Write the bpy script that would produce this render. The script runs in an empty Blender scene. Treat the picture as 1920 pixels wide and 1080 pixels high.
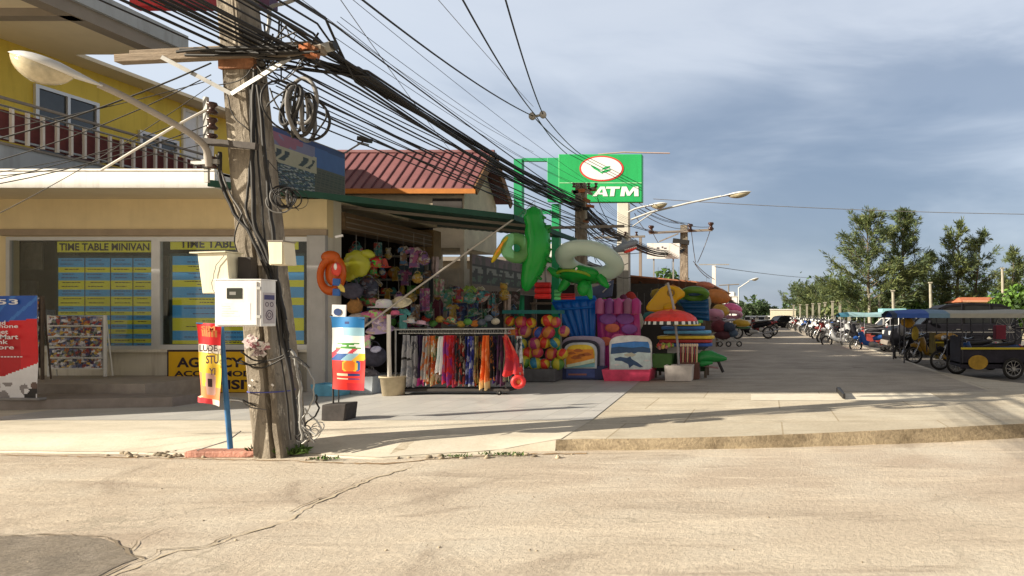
import bpy, math, random
from mathutils import Vector, Matrix, Euler
PI = math.pi
R = math.radians
random.seed(7)
SC = bpy.context.scene
COL = SC.collection
# ---------------------------------------------------------------- camera
F, CX, CY, H = 1300.0, 1440.0, 590.0, 1.6
cam_d = bpy.data.cameras.new('camera')
cam = bpy.data.objects.new('camera', cam_d); COL.objects.link(cam)
cam_d.sensor_width = 36; cam_d.lens = F / 1920 * 36
cam_d.shift_x = -(CX - 960) / 1920; cam_d.shift_y = (CY - 540) / 1920
cam_d.clip_end = 6000; cam_d.clip_start = .1
cam.location = (0, 0, H); cam.rotation_euler = (PI / 2, 0, 0)
SC.camera = cam
# ---------------------------------------------------------------- light
SUN_AZ = math.atan2(.43, .90); EL = R(24)
TRAVEL = Vector((math.cos(SUN_AZ) * math.cos(EL), math.sin(SUN_AZ) * math.cos(EL), -math.sin(EL)))
sun_d = bpy.data.lights.new('sun', 'SUN'); sun_d.energy = 5.0; sun_d.angle = R(.5); sun_d.color = (1, .89, .72)
sun = bpy.data.objects.new('sun', sun_d); COL.objects.link(sun)
sun.rotation_euler = TRAVEL.to_track_quat('-Z', 'Y').to_euler(); sun.location = (-20, -10, 20)
SC.view_settings.view_transform = 'Standard'; SC.view_settings.look = 'None'; SC.view_settings.gamma = 1
SC.view_settings.use_curve_mapping = False; SC.view_settings.exposure = .95
try: SC.cycles.max_bounces = 6; SC.cycles.transparent_max_bounces = 12
except Exception: pass
world = bpy.data.worlds.new('World'); SC.world = world; world.use_nodes = True
def build_world():
    nt = world.node_tree; N = nt.nodes; L = nt.links; N.clear()
    out = N.new('ShaderNodeOutputWorld'); bg = N.new('ShaderNodeBackground'); bg.inputs[1].default_value = .11
    L.new(bg.outputs[0], out.inputs[0])
    sky = N.new('ShaderNodeTexSky'); sky.sky_type = 'NISHITA'; sky.sun_disc = False
    sky.sun_elevation = EL; sky.sun_rotation = math.atan2(-TRAVEL.x, -TRAVEL.y)
    tc = N.new('ShaderNodeTexCoord')
    def math_(op, a, b=None, c=None):
        n = N.new('ShaderNodeMath'); n.operation = op
        for i, x in enumerate((a, b, c)):
            if x is None: continue
            if isinstance(x, (int, float)): n.inputs[i].default_value = x
            else: L.new(x, n.inputs[i])
        return n.outputs[0]
    def noise(scale, det, vec, rough=.5, dist=0):
        n = N.new('ShaderNodeTexNoise'); n.inputs['Scale'].default_value = scale; n.inputs['Detail'].default_value = det
        n.inputs['Roughness'].default_value = rough; n.inputs['Distortion'].default_value = dist
        L.new(vec, n.inputs['Vector']); return n.outputs[0]
    def ramp(f, stops):
        n = N.new('ShaderNodeValToRGB'); L.new(f, n.inputs[0]); e = n.color_ramp.elements
        while len(e) < len(stops): e.new(.5)
        for i, (p, c) in enumerate(stops): e[i].position = p; e[i].color = (*c, 1)
        n.color_ramp.interpolation = 'EASE'; return n.outputs[0]
    sep = N.new('ShaderNodeSeparateXYZ'); L.new(tc.outputs['Generated'], sep.inputs[0])
    x, y, z = sep.outputs
    zz = math_('ADD', math_('MAXIMUM', z, 0), .22)
    cmb = N.new('ShaderNodeCombineXYZ')
    L.new(math_('DIVIDE', x, zz), cmb.inputs[0]); L.new(math_('MULTIPLY', math_('DIVIDE', y, zz), .8), cmb.inputs[1])
    n1 = noise(.55, 6, cmb.outputs[0], .52, .35); n2 = noise(1.9, 7, cmb.outputs[0], .55, .2)
    mp = N.new('ShaderNodeMapping'); mp.inputs['Scale'].default_value = (1.6, 1, 5.5); L.new(tc.outputs['Generated'], mp.inputs[0])
    n3 = noise(1.5, 5, mp.outputs[0], .55, .4)
    # the storm band: a lobe of dark cloud to the right of the street, its edge broken by noise
    def lobe(d, lo, hi, sx=1.0, sz=1.0, amt=.35):
        ax = math_('MULTIPLY', math_('SUBTRACT', math_('DIVIDE', x, math_('MAXIMUM', y, .05)), d[0]), sx)
        az = math_('MULTIPLY', math_('SUBTRACT', math_('DIVIDE', z, math_('MAXIMUM', y, .05)), d[1]), sz)
        r = math_('SQRT', math_('ADD', math_('MULTIPLY', ax, ax), math_('MULTIPLY', az, az)))
        r = math_('ADD', r, math_('MULTIPLY', math_('SUBTRACT', n3, .5), amt))
        m = N.new('ShaderNodeMapRange'); m.interpolation_type = 'SMOOTHSTEP'; L.new(r, m.inputs[0])
        m.inputs[1].default_value = lo; m.inputs[2].default_value = hi; m.inputs[3].default_value = 1; m.inputs[4].default_value = 0
        return m.outputs[0]
    dark = lobe((.10, .14), .06, .44, .55, 1.35, .6)
    dark2 = lobe((.28, .32), .0, .26, .55, 1.8, .6)
    dk = math_('MAXIMUM', dark, math_('MULTIPLY', dark2, .75))
    pale = lobe((-.9, .45), .1, .8, 1, 1, .4)
    K = SKYK
    def mix(f, a, b):
        n = N.new('ShaderNodeMix'); n.data_type = 'RGBA'
        if isinstance(f, (int, float)): n.inputs[0].default_value = f
        else: L.new(f, n.inputs[0])
        for i, v in ((6, a), (7, b)):
            if isinstance(v, tuple): n.inputs[i].default_value = (*[q * K for q in v], 1)
            else: L.new(v, n.inputs[i])
        return n.outputs[2]
    g = N.new('ShaderNodeMapRange'); L.new(z, g.inputs[0]); g.inputs[1].default_value = 0; g.inputs[2].default_value = .4
    base = mix(g.outputs[0], (.44, .55, .71), (.58, .64, .745))
    cl = N.new('ShaderNodeMapRange'); cl.interpolation_type = 'SMOOTHSTEP'; L.new(math_('ADD', math_('MULTIPLY', n3, .7), math_('MULTIPLY', n2, .3)), cl.inputs[0])
    cl.inputs[1].default_value = .36; cl.inputs[2].default_value = .62
    base = mix(math_('MULTIPLY', cl.outputs[0], .62), base, (.73, .78, .86))
    base = mix(math_('MULTIPLY', pale, .6), base, (.82, .87, .94))
    storm = mix(n1, (.145, .215, .33), (.285, .35, .47))
    base = mix(math_('MULTIPLY', dk, .96), base, storm)
    # thin blue of the clear atmosphere still shows through the cloud
    bk = N.new('ShaderNodeMapRange'); L.new(y, bk.inputs[0]); bk.interpolation_type = 'SMOOTHSTEP'
    bk.inputs[1].default_value = -.35; bk.inputs[2].default_value = .45; bk.inputs[3].default_value = 0; bk.inputs[4].default_value = 1
    zn = N.new('ShaderNodeMapRange'); L.new(z, zn.inputs[0]); zn.interpolation_type = 'SMOOTHSTEP'
    zn.inputs[1].default_value = .42; zn.inputs[2].default_value = .75; zn.inputs[3].default_value = 1; zn.inputs[4].default_value = 0
    base = mix(bk.outputs[0], (.66, .56, .44), base); base = mix(zn.outputs[0], (.25, .225, .20), base)  # unseen sky behind and overhead toned to set the fill light
    fin = N.new('ShaderNodeMix'); fin.data_type = 'RGBA'; fin.inputs[0].default_value = .86
    L.new(sky.outputs[0], fin.inputs[6]); L.new(base, fin.inputs[7])
    L.new(fin.outputs[2], bg.inputs[0])
SKYK = 4.9
build_world()
# ---------------------------------------------------------------- helpers
def W(px, py, Y):            # a sight line of the photograph at distance Y
    return Vector(((px - CX) * Y / F, Y, H + (CY - py) * Y / F))
def lin(c):
    return tuple(((v / 255) / 12.92 if v / 255 <= .04045 else ((v / 255 + .055) / 1.055) ** 2.4) for v in c)
MATS = {}
def mat(name, col=(.5, .5, .5), rough=.75, var=.18, scale=5, bump=0.0, metal=0.0, col2=None, detail=5, alpha=1.0, trans=0.0, bscale=None, island=0, stretch=None, spec=.4, coat=0, stain=0):
    if name in MATS: return MATS[name]
    m = bpy.data.materials.new(name); m.use_nodes = True; nt = m.node_tree; N = nt.nodes; L = nt.links
    b = N['Principled BSDF']; b.inputs['Roughness'].default_value = rough; b.inputs['Metallic'].default_value = metal
    b.inputs['Specular IOR Level'].default_value = spec
    if coat: b.inputs['Coat Weight'].default_value = coat
    tc = N.new('ShaderNodeTexCoord'); vec = tc.outputs['Object']
    if stretch:
        mp = N.new('ShaderNodeMapping'); mp.inputs['Scale'].default_value = stretch; L.new(vec, mp.inputs[0]); vec = mp.outputs[0]
    n = N.new('ShaderNodeTexNoise'); n.inputs['Scale'].default_value = scale; n.inputs['Detail'].default_value = detail; n.inputs['Roughness'].default_value = .6
    L.new(vec, n.inputs['Vector'])
    r = N.new('ShaderNodeMapRange'); r.inputs[1].default_value = .3; r.inputs[2].default_value = .7; L.new(n.outputs[0], r.inputs[0])
    mx = N.new('ShaderNodeMix'); mx.data_type = 'RGBA'; L.new(r.outputs[0], mx.inputs[0])
    a = tuple(v * (1 - var) for v in col); c = col2 or tuple(min(1, v * (1 + var)) for v in col)
    mx.inputs[6].default_value = (*a, 1); mx.inputs[7].default_value = (*c, 1)
    o = mx.outputs[2]
    if stain:
        ms = N.new('ShaderNodeMapping'); ms.inputs['Scale'].default_value = (5, 5, .55); L.new(tc.outputs['Object'], ms.inputs[0])
        ns = N.new('ShaderNodeTexNoise'); ns.inputs['Scale'].default_value = 1.1; ns.inputs['Detail'].default_value = 7; ns.inputs['Roughness'].default_value = .65; L.new(ms.outputs[0], ns.inputs['Vector'])
        rs_ = N.new('ShaderNodeMapRange'); rs_.inputs[1].default_value = .5; rs_.inputs[2].default_value = .72; rs_.inputs[4].default_value = stain; L.new(ns.outputs[0], rs_.inputs[0])
        m2 = N.new('ShaderNodeMix'); m2.data_type = 'RGBA'; L.new(rs_.outputs[0], m2.inputs[0]); L.new(o, m2.inputs[6]); m2.inputs[7].default_value = (col[0] * .42, col[1] * .36, col[2] * .3, 1); o = m2.outputs[2]
    if island:
        ge = N.new('ShaderNodeNewGeometry'); mr = N.new('ShaderNodeMapRange'); mr.inputs[3].default_value = 1 - island; mr.inputs[4].default_value = 1 + island
        L.new(ge.outputs['Random Per Island'], mr.inputs[0])
        vm = N.new('ShaderNodeVectorMath'); vm.operation = 'SCALE'; L.new(o, vm.inputs[0]); L.new(mr.outputs[0], vm.inputs['Scale']); o = vm.outputs[0]
    L.new(o, b.inputs['Base Color'])
    if bump:
        nb = N.new('ShaderNodeTexNoise'); nb.inputs['Scale'].default_value = bscale or scale * 4; nb.inputs['Detail'].default_value = 6; L.new(vec, nb.inputs['Vector'])
        bp = N.new('ShaderNodeBump'); bp.inputs['Strength'].default_value = bump; bp.inputs['Distance'].default_value = .03
        L.new(nb.outputs[0], bp.inputs['Height']); L.new(bp.outputs[0], b.inputs['Normal'])
    if trans: b.inputs['Transmission Weight'].default_value = trans
    if alpha < 1: b.inputs['Alpha'].default_value = alpha
    MATS[name] = m; return m
def cells(name, cols, scale=(8, 8, 8), rough=.5, noise=.0, metric='CHEBYCHEV'):
    """patches of random colours (print, patterned cloth, photographs)"""
    if name in MATS: return MATS[name]
    m = bpy.data.materials.new(name); m.use_nodes = True; nt = m.node_tree; N = nt.nodes; L = nt.links
    b = N['Principled BSDF']; b.inputs['Roughness'].default_value = rough
    tc = N.new('ShaderNodeTexCoord'); mp = N.new('ShaderNodeMapping'); mp.inputs['Scale'].default_value = scale; L.new(tc.outputs['Object'], mp.inputs[0])
    vec = mp.outputs[0]
    if noise:
        nn = N.new('ShaderNodeTexNoise'); nn.inputs['Scale'].default_value = 1.5; L.new(vec, nn.inputs['Vector'])
        mm = N.new('ShaderNodeMix'); mm.data_type = 'RGBA'; mm.inputs[0].default_value = noise; L.new(vec, mm.inputs[6]); L.new(nn.outputs[1], mm.inputs[7]); 
        ad = N.new('ShaderNodeVectorMath'); ad.operation = 'MULTIPLY_ADD'; L.new(nn.outputs[1], ad.inputs[0]); ad.inputs[1].default_value = (noise * 3,) * 3; L.new(vec, ad.inputs[2]); vec = ad.outputs[0]
    v = N.new('ShaderNodeTexVoronoi'); v.distance = metric; v.inputs['Scale'].default_value = 1; L.new(vec, v.inputs['Vector'])
    s = N.new('ShaderNodeSeparateXYZ'); L.new(v.outputs['Color'], s.inputs[0])
    rp = N.new('ShaderNodeValToRGB'); rp.color_ramp.interpolation = 'CONSTANT'; e = rp.color_ramp.elements
    while len(e) < len(cols): e.new(.5)
    for i, c in enumerate(cols): e[i].position = i / len(cols); e[i].color = (*c, 1)
    L.new(s.outputs[0], rp.inputs[0]); L.new(rp.outputs[0], b.inputs['Base Color'])
    MATS[name] = m; return m
def glass(name, tint=(1, 1, 1), refl=.12, rough=.03):
    if name in MATS: return MATS[name]
    m = bpy.data.materials.new(name); m.use_nodes = True; nt = m.node_tree; N = nt.nodes; L = nt.links; N.clear()
    o = N.new('ShaderNodeOutputMaterial'); t = N.new('ShaderNodeBsdfTransparent'); t.inputs[0].default_value = (*tint, 1)
    g = N.new('ShaderNodeBsdfGlossy'); g.inputs['Roughness'].default_value = rough
    lw = N.new('ShaderNodeLayerWeight'); lw.inputs[0].default_value = .35
    ma = N.new('ShaderNodeMath'); ma.operation = 'MULTIPLY_ADD'; L.new(lw.outputs['Fresnel'], ma.inputs[0]); ma.inputs[1].default_value = .18; ma.inputs[2].default_value = refl * .2
    mx = N.new('ShaderNodeMixShader'); L.new(ma.outputs[0], mx.inputs[0]); L.new(t.outputs[0], mx.inputs[1]); L.new(g.outputs[0], mx.inputs[2]); L.new(mx.outputs[0], o.inputs[0])
    MATS[name] = m; return m
def vinyl(name, col, alpha=.75, rough=.12):
    """soft inflatable plastic: thin, glossy, lets some light through"""
    if name in MATS: return MATS[name]
    m = bpy.data.materials.new(name); m.use_nodes = True; nt = m.node_tree; N = nt.nodes; L = nt.links
    b = N['Principled BSDF']; b.inputs['Base Color'].default_value = (*col, 1); b.inputs['Roughness'].default_value = rough
    o = N['Material Output']; tl = N.new('ShaderNodeBsdfTranslucent'); tl.inputs[0].default_value = (*col, 1)
    tr = N.new('ShaderNodeBsdfTransparent'); tr.inputs[0].default_value = (*[min(1, .4 + v) for v in col], 1)
    m1 = N.new('ShaderNodeMixShader'); m1.inputs[0].default_value = .35; L.new(b.outputs[0], m1.inputs[1]); L.new(tl.outputs[0], m1.inputs[2])
    m2 = N.new('ShaderNodeMixShader'); m2.inputs[0].default_value = 1 - alpha; L.new(m1.outputs[0], m2.inputs[1]); L.new(tr.outputs[0], m2.inputs[2]); L.new(m2.outputs[0], o.inputs[0])
    n = N.new('ShaderNodeTexNoise'); n.inputs['Scale'].default_value = 9; bp = N.new('ShaderNodeBump'); bp.inputs['Strength'].default_value = .25; bp.inputs['Distance'].default_value = .02
    L.new(n.outputs[0], bp.inputs['Height']); L.new(bp.outputs[0], b.inputs['Normal'])
    MATS[name] = m; return m
_TX = {}
class MB:
    def __init__(s): s.v = []; s.f = []; s.mi = []; s.sm = []; s.mats = []
    def add(s, verts, faces, m, smooth=False):
        if m not in s.mats: s.mats.append(m)
        k = s.mats.index(m); o = len(s.v); s.v += [Vector(p) for p in verts]
        for f in faces: s.f.append([i + o for i in f]); s.mi.append(k); s.sm.append(smooth)
        return s
    def box(s, x0, x1, y0, y1, z0, z1, m):
        v = [(x0, y0, z0), (x1, y0, z0), (x1, y1, z0), (x0, y1, z0), (x0, y0, z1), (x1, y0, z1), (x1, y1, z1), (x0, y1, z1)]
        return s.add(v, [(0, 3, 2, 1), (4, 5, 6, 7), (0, 1, 5, 4), (1, 2, 6, 5), (2, 3, 7, 6), (3, 0, 4, 7)], m)
    def obox(s, c, d, m, rot=(0, 0, 0), taper=1.0):
        M = rot if isinstance(rot, Matrix) else Euler(rot).to_matrix()
        c = Vector(c); hx, hy, hz = [q / 2 for q in d]
        v = []
        for zz in (-1, 1):
            t = taper if zz > 0 else 1
            for a, b in ((-1, -1), (1, -1), (1, 1), (-1, 1)): v.append(c + M @ Vector((a * hx * t, b * hy * t, zz * hz)))
        return s.add(v, [(0, 3, 2, 1), (4, 5, 6, 7), (0, 1, 5, 4), (1, 2, 6, 5), (2, 3, 7, 6), (3, 0, 4, 7)], m)
    def tube(s, pts, r, m, seg=8, caps=True, sq=None):
        pts = [Vector(p) for p in pts]; n = len(pts)
        rs = list(r) if isinstance(r, (list, tuple)) else [r] * n
        t0 = (pts[1] - pts[0]).normalized(); up = Vector((0, 0, 1)) if abs(t0.z) < .9 else Vector((0, 1, 0))
        a = t0.cross(up).normalized(); V = []
        for i in range(n):
            t = (pts[min(i + 1, n - 1)] - pts[max(i - 1, 0)]).normalized()
            a = (a - t * a.dot(t)); a = a.normalized() if a.length > 1e-6 else t.orthogonal().normalized()
            b = t.cross(a)
            for k in range(seg):
                th = 2 * PI * k / seg + (PI / 4 if seg == 4 else 0)
                V.append(pts[i] + (a * math.cos(th) + b * math.sin(th) * (sq or 1)) * rs[i])
        Fs = [(i * seg + k, i * seg + (k + 1) % seg, (i + 1) * seg + (k + 1) % seg, (i + 1) * seg + k) for i in range(n - 1) for k in range(seg)]
        s.add(V, Fs, m, seg > 4)
        if caps:
            s.add([V[k] for k in range(seg)][::-1], [tuple(range(seg))], m); s.add(V[-seg:], [tuple(range(seg))], m)
        return s
    def lathe(s, c, prof, m, seg=20, M=None, sx=1.0, sy=1.0, smooth=True):
        c = Vector(c); M = M or Matrix.Identity(3); V = []; n = len(prof)
        for r, z in prof:
            for k in range(seg):
                th = 2 * PI * k / seg; V.append(c + M @ Vector((r * sx * math.cos(th), r * sy * math.sin(th), z)))
        Fs = [(i * seg + k, i * seg + (k + 1) % seg, (i + 1) * seg + (k + 1) % seg, (i + 1) * seg + k) for i in range(n - 1) for k in range(seg)]
        s.add(V, Fs, m, smooth)
        if prof[0][0] > 1e-4: s.add(V[:seg][::-1], [tuple(range(seg))], m)
        if prof[-1][0] > 1e-4: s.add(V[-seg:], [tuple(range(seg))], m)
        return s
    def ell(s, c, r, m, M=None, seg=16, rings=9, rough=0):
        if isinstance(r, (int, float)): r = (r, r, r)
        M = M or Matrix.Identity(3); c = Vector(c); V = []
        for i in range(rings + 1):
            ph = -PI / 2 + PI * i / rings
            for k in range(seg):
                th = 2 * PI * k / seg; q = 1 + (random.uniform(-rough, rough) if rough else 0)
                V.append(c + M @ Vector((r[0] * math.cos(ph) * math.cos(th) * q, r[1] * math.cos(ph) * math.sin(th) * q, r[2] * math.sin(ph) * q)))
        Fs = [(i * seg + k, i * seg + (k + 1) % seg, (i + 1) * seg + (k + 1) % seg, (i + 1) * seg + k) for i in range(rings) for k in range(seg)]
        return s.add(V, Fs, m, True)
    def torus(s, c, Rr, r, m, M=None, seg=28, sub=10, sx=1.0, sz=1.0, a0=0, a1=2 * PI):
        M = M or Matrix.Identity(3); c = Vector(c); V = []; full = abs(a1 - a0 - 2 * PI) < 1e-6; n = seg if full else seg + 1
        for i in range(n):
            a = a0 + (a1 - a0) * i / seg
            for k in range(sub):
                b = 2 * PI * k / sub; q = Rr + r * math.cos(b)
                V.append(c + M @ Vector((q * math.cos(a) * sx, q * math.sin(a), r * math.sin(b) * sz)))
        Fs = [(i * sub + k, ((i + 1) % n) * sub + k, ((i + 1) % n) * sub + (k + 1) % sub, i * sub + (k + 1) % sub) for i in range(seg) for k in range(sub)]
        return s.add(V, Fs, m, True)
    def prism(s, pts, off, m, smooth=False):
        pts = [Vector(p) for p in pts]; off = Vector(off); n = len(pts)
        V = pts + [p + off for p in pts]
        return s.add(V, [tuple(range(n))[::-1], tuple(range(n, 2 * n))] + [(i, (i + 1) % n, (i + 1) % n + n, i + n) for i in range(n)], m, smooth)
    def quad(s, a, b, c, d, m): return s.add([a, b, c, d], [(0, 1, 2, 3)], m)
    def grid(s, fn, nu, nv, m, thick=None, smooth=True, mfn=None):
        V = [Vector(fn(i / nu, j / nv)) for j in range(nv + 1) for i in range(nu + 1)]
        Fs = [(j * (nu + 1) + i, j * (nu + 1) + i + 1, (j + 1) * (nu + 1) + i + 1, (j + 1) * (nu + 1) + i) for j in range(nv) for i in range(nu)]
        if mfn:
            for f in range(len(Fs)):
                j, i = divmod(f, nu)
                s.add([V[q] for q in Fs[f]], [(0, 1, 2, 3)], mfn((i + .5) / nu, (j + .5) / nv), False)
        else: s.add(V, Fs, m, smooth)
        if thick:
            t = Vector(thick); s.add([v + t for v in V], [f[::-1] for f in Fs], m, smooth)
            e = [i for i in range(nu + 1)] + [j * (nu + 1) + nu for j in range(1, nv + 1)] + [nv * (nu + 1) + i for i in range(nu - 1, -1, -1)] + [j * (nu + 1) for j in range(nv - 1, 0, -1)]
            k = len(e); s.add([V[q] for q in e] + [V[q] + t for q in e], [(i, i + k, (i + 1) % k + k, (i + 1) % k) for i in range(k)], m)
        return s
    def text(s, txt, O, U, V_, m, bold=.012, depth=0):
        key = (txt, bold)
        if key not in _TX:
            cu = bpy.data.curves.new('lettering', 'FONT'); cu.body = txt; cu.offset = bold; cu.resolution_u = 3
            ob = bpy.data.objects.new('lettering', cu); me = ob.to_mesh()
            vs = [v.co.copy() for v in me.vertices]; fs = [tuple(p.vertices) for p in me.polygons]
            ob.to_mesh_clear(); bpy.data.objects.remove(ob); bpy.data.curves.remove(cu)
            x0 = min(v.x for v in vs); x1 = max(v.x for v in vs); y0 = min(v.y for v in vs); y1 = max(v.y for v in vs)
            _TX[key] = ([((v.x - x0) / (x1 - x0), (v.y - y0) / (y1 - y0)) for v in vs], fs)
        vs, fs = _TX[key]; O, U, V_ = Vector(O), Vector(U), Vector(V_)
        return s.add([O + U * a + V_ * b for a, b in vs], fs, m)
    def build(s, name, parent=None, bevel=0, label=None, origin=None, recalc=False):
        me = bpy.data.meshes.new(name)
        if parent is not None: loc = Vector(parent['_w'])
        elif origin is not None: loc = Vector(origin)
        else:
            xs = [v.x for v in s.v]; ys = [v.y for v in s.v]; zs = [v.z for v in s.v]
            loc = Vector(((min(xs) + max(xs)) / 2, (min(ys) + max(ys)) / 2, min(zs)))
        me.from_pydata([v - loc for v in s.v], [], s.f)
        for m in s.mats: me.materials.append(m)
        me.polygons.foreach_set('material_index', s.mi); me.polygons.foreach_set('use_smooth', s.sm); me.update()
        ob = bpy.data.objects.new(name, me); COL.objects.link(ob)
        if parent is not None:
            ob.parent = parent; ob['_w'] = tuple(loc)
            pr = parent
        else: ob.location = loc; ob['_w'] = tuple(loc)
        if bevel:
            md = ob.modifiers.new('bevel', 'BEVEL'); md.width = bevel; md.segments = 2; md.limit_method = 'ANGLE'; md.angle_limit = R(40)
        if label: ob['label'] = label
        return ob
def tag(o, label=None, cat=None, group=None, kind=None):
    if label: o['label'] = label
    if cat: o['category'] = cat
    if group: o['group'] = group
    if kind: o['kind'] = kind
    return o
def thing(name, label, cat, loc, group=None):
    o = bpy.data.objects.new(name, None); COL.objects.link(o); o.location = loc; o['_w'] = tuple(loc); o.empty_display_size = .2
    return tag(o, label, cat, group)
def struct(mb, name, kind='structure'): o = mb.build(name); o['kind'] = kind; return o
def kids(o): return [c for c in COL.objects if c.parent == o]
def copy_tree(o, loc=None, rz=None, label=None, sc=None, par=None):
    c = o.copy(); COL.objects.link(c)
    if par is not None: c.parent = par
    if loc is not None: c.location = loc
    if rz is not None: c.rotation_euler = (0, 0, rz)
    if sc is not None: c.scale = sc if not isinstance(sc, (int, float)) else (sc,) * 3
    if label: c['label'] = label
    for k in kids(o): copy_tree(k, par=c)
    return c
def noisef(x, seed=0):
    return math.sin(x * 1.7 + seed) * .5 + math.sin(x * 3.9 + seed * 2.3) * .3 + math.sin(x * 9.1 + seed * 5.1) * .2
# ---------------------------------------------------------------- ground materials
def ground_mat(name, a, b, c, s1=.35, s2=2.2, s3=26, rough=.9, bump=.5, joints=None, jcol=(.2, .17, .13), cracks=0, streak=0, speck=.5, blot=0):
    m = bpy.data.materials.new(name); m.use_nodes = True; nt = m.node_tree; N = nt.nodes; L = nt.links
    p = N['Principled BSDF']; p.inputs['Roughness'].default_value = rough; p.inputs['Specular IOR Level'].default_value = .25
    tc = N.new('ShaderNodeTexCoord'); vec = tc.outputs['Object']
    def noise(sc, det=5, v=None, ro=.6, di=0):
        n = N.new('ShaderNodeTexNoise'); n.inputs['Scale'].default_value = sc; n.inputs['Detail'].default_value = det; n.inputs['Roughness'].default_value = ro; n.inputs['Distortion'].default_value = di
        L.new(v or vec, n.inputs['Vector']); return n.outputs[0]
    def rng(x, lo, hi):
        r = N.new('ShaderNodeMapRange'); L.new(x, r.inputs[0]); r.inputs[1].default_value = lo; r.inputs[2].default_value = hi; return r.outputs[0]
    def mix(f, x, y, blend='MIX'):
        n = N.new('ShaderNodeMix'); n.data_type = 'RGBA'; n.blend_type = blend
        if isinstance(f, (int, float)): n.inputs[0].default_value = f
        else: L.new(f, n.inputs[0])
        for i, v in ((6, x), (7, y)):
            if isinstance(v, tuple): n.inputs[i].default_value = (*v, 1)
            else: L.new(v, n.inputs[i])
        return n.outputs[2]
    o = mix(rng(noise(s1, 4, di=.6), .36, .64), a, b)
    o = mix(rng(noise(s2, 6), .45, .75), o, c)
    if streak:
        mp = N.new('ShaderNodeMapping'); mp.inputs['Scale'].default_value = (.5, 2.6, 1); mp.inputs['Rotation'].default_value = (0, 0, .25); L.new(vec, mp.inputs[0])
        o = mix(rng(noise(1.3, 7, mp.outputs[0], .7, .8), .5, .72), o, tuple(min(1, v * (1 + streak)) for v in a))
        o = mix(rng(noise(.8, 7, mp.outputs[0], .7, .8), .30, .46), tuple(v * (1 - streak) for v in b), o)
    if blot:
        o = mix(rng(noise(.5, 6, ro=.62, di=1.2), .60, .74), o, tuple(v * (1 - blot) for v in b))
        o = mix(rng(noise(.33, 6, ro=.6, di=.8), .62, .80), o, tuple(min(1, v * (1 + blot * .5)) for v in c))
        o = mix(rng(noise(3.1, 4, ro=.6, di=.5), .70, .76), o, tuple(v * (1 - blot * 1.2) for v in b))
    fine = noise(s3, 6, ro=.75)
    n = N.new('ShaderNodeMapRange'); L.new(fine, n.inputs[0]); n.inputs[1].default_value = .3; n.inputs[2].default_value = .7; n.inputs[3].default_value = 1 - speck * .5; n.inputs[4].default_value = 1 + speck * .35
    vm = N.new('ShaderNodeVectorMath'); vm.operation = 'SCALE'; L.new(o, vm.inputs[0]); L.new(n.outputs[0], vm.inputs['Scale']); o = vm.outputs[0]
    if cracks:
        ad = N.new('ShaderNodeVectorMath'); ad.operation = 'MULTIPLY_ADD'; nn = N.new('ShaderNodeTexNoise'); nn.inputs['Scale'].default_value = 1.6; nn.inputs['Detail'].default_value = 6; L.new(vec, nn.inputs['Vector'])
        L.new(nn.outputs[1], ad.inputs[0]); ad.inputs[1].default_value = (.9,) * 3; L.new(vec, ad.inputs[2])
        v = N.new('ShaderNodeTexVoronoi'); v.feature = 'DISTANCE_TO_EDGE'; v.inputs['Scale'].default_value = .27; L.new(ad.outputs[0], v.inputs['Vector'])
        cr = rng(v.outputs['Distance'], .0, .006)
        k = rng(noise(.5, 3), .42, .6)
        mx = N.new('ShaderNodeMath'); mx.operation = 'MAXIMUM'; L.new(cr, mx.inputs[0]); L.new(k, mx.inputs[1])
        o = mix(mx.outputs[0], tuple(q * .72 for q in a), o)
    if joints:
        bt = N.new('ShaderNodeTexBrick'); bt.inputs['Scale'].default_value = 1; bt.offset = joints[3] if len(joints) > 3 else 0
        bt.inputs['Brick Width'].default_value = joints[0]; bt.inputs['Row Height'].default_value = joints[1]; bt.inputs['Mortar Size'].default_value = joints[2]
        bt.inputs['Color1'].default_value = (1, 1, 1, 1); bt.inputs['Color2'].default_value = (.88, .88, .88, 1); bt.inputs['Mortar'].default_value = (*[j for j in jcol], 1)
        L.new(vec, bt.inputs['Vector']); o = mix(1.0, o, bt.outputs[0], 'MULTIPLY')
    L.new(o, p.inputs['Base Color'])
    bp = N.new('ShaderNodeBump'); bp.inputs['Strength'].default_value = bump; bp.inputs['Distance'].default_value = .02
    L.new(fine, bp.inputs['Height']); L.new(bp.outputs[0], p.inputs['Normal'])
    MATS[name] = m; return m
M_road = ground_mat('worn_concrete_road', (.57, .50, .40), (.47, .39, .31), (.62, .57, .48), s1=.16, s2=.7, s3=20, streak=.2, cracks=1, speck=.38, blot=.22, bump=.7)
M_patch = ground_mat('old_tar_patch', (.20, .175, .145), (.28, .24, .19), (.34, .30, .25), s1=1.2, s2=5, s3=30, speck=.7, streak=.2)
M_pave = ground_mat('pavement_concrete', (.58, .52, .41), (.49, .43, .33), (.63, .58, .47), s1=.4, s2=1.6, s3=24, joints=(2.1, 1.45, .012, .37), jcol=(.68, .64, .58), speck=.35, streak=.14, bump=.3, blot=.25)
M_apron = ground_mat('smooth_cement_apron', (.64, .59, .49), (.56, .51, .41), (.68, .63, .53), s1=.5, s2=2, s3=30, speck=.2, streak=.12, bump=.2, blot=.2)
M_tile = ground_mat('pale_grey_tile', (.58, .57, .55), (.50, .50, .49), (.61, .60, .57), s1=.5, s2=2, s3=30, rough=.45, joints=(.42, .42, .008, 0), jcol=(.75, .74, .72), speck=.12, bump=.1, blot=.15)
M_kerb = ground_mat('weathered_kerb', (.42, .34, .23), (.20, .155, .10), (.36, .29, .19), s1=1.5, s2=5, s3=30, speck=.9, bump=1)
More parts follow.
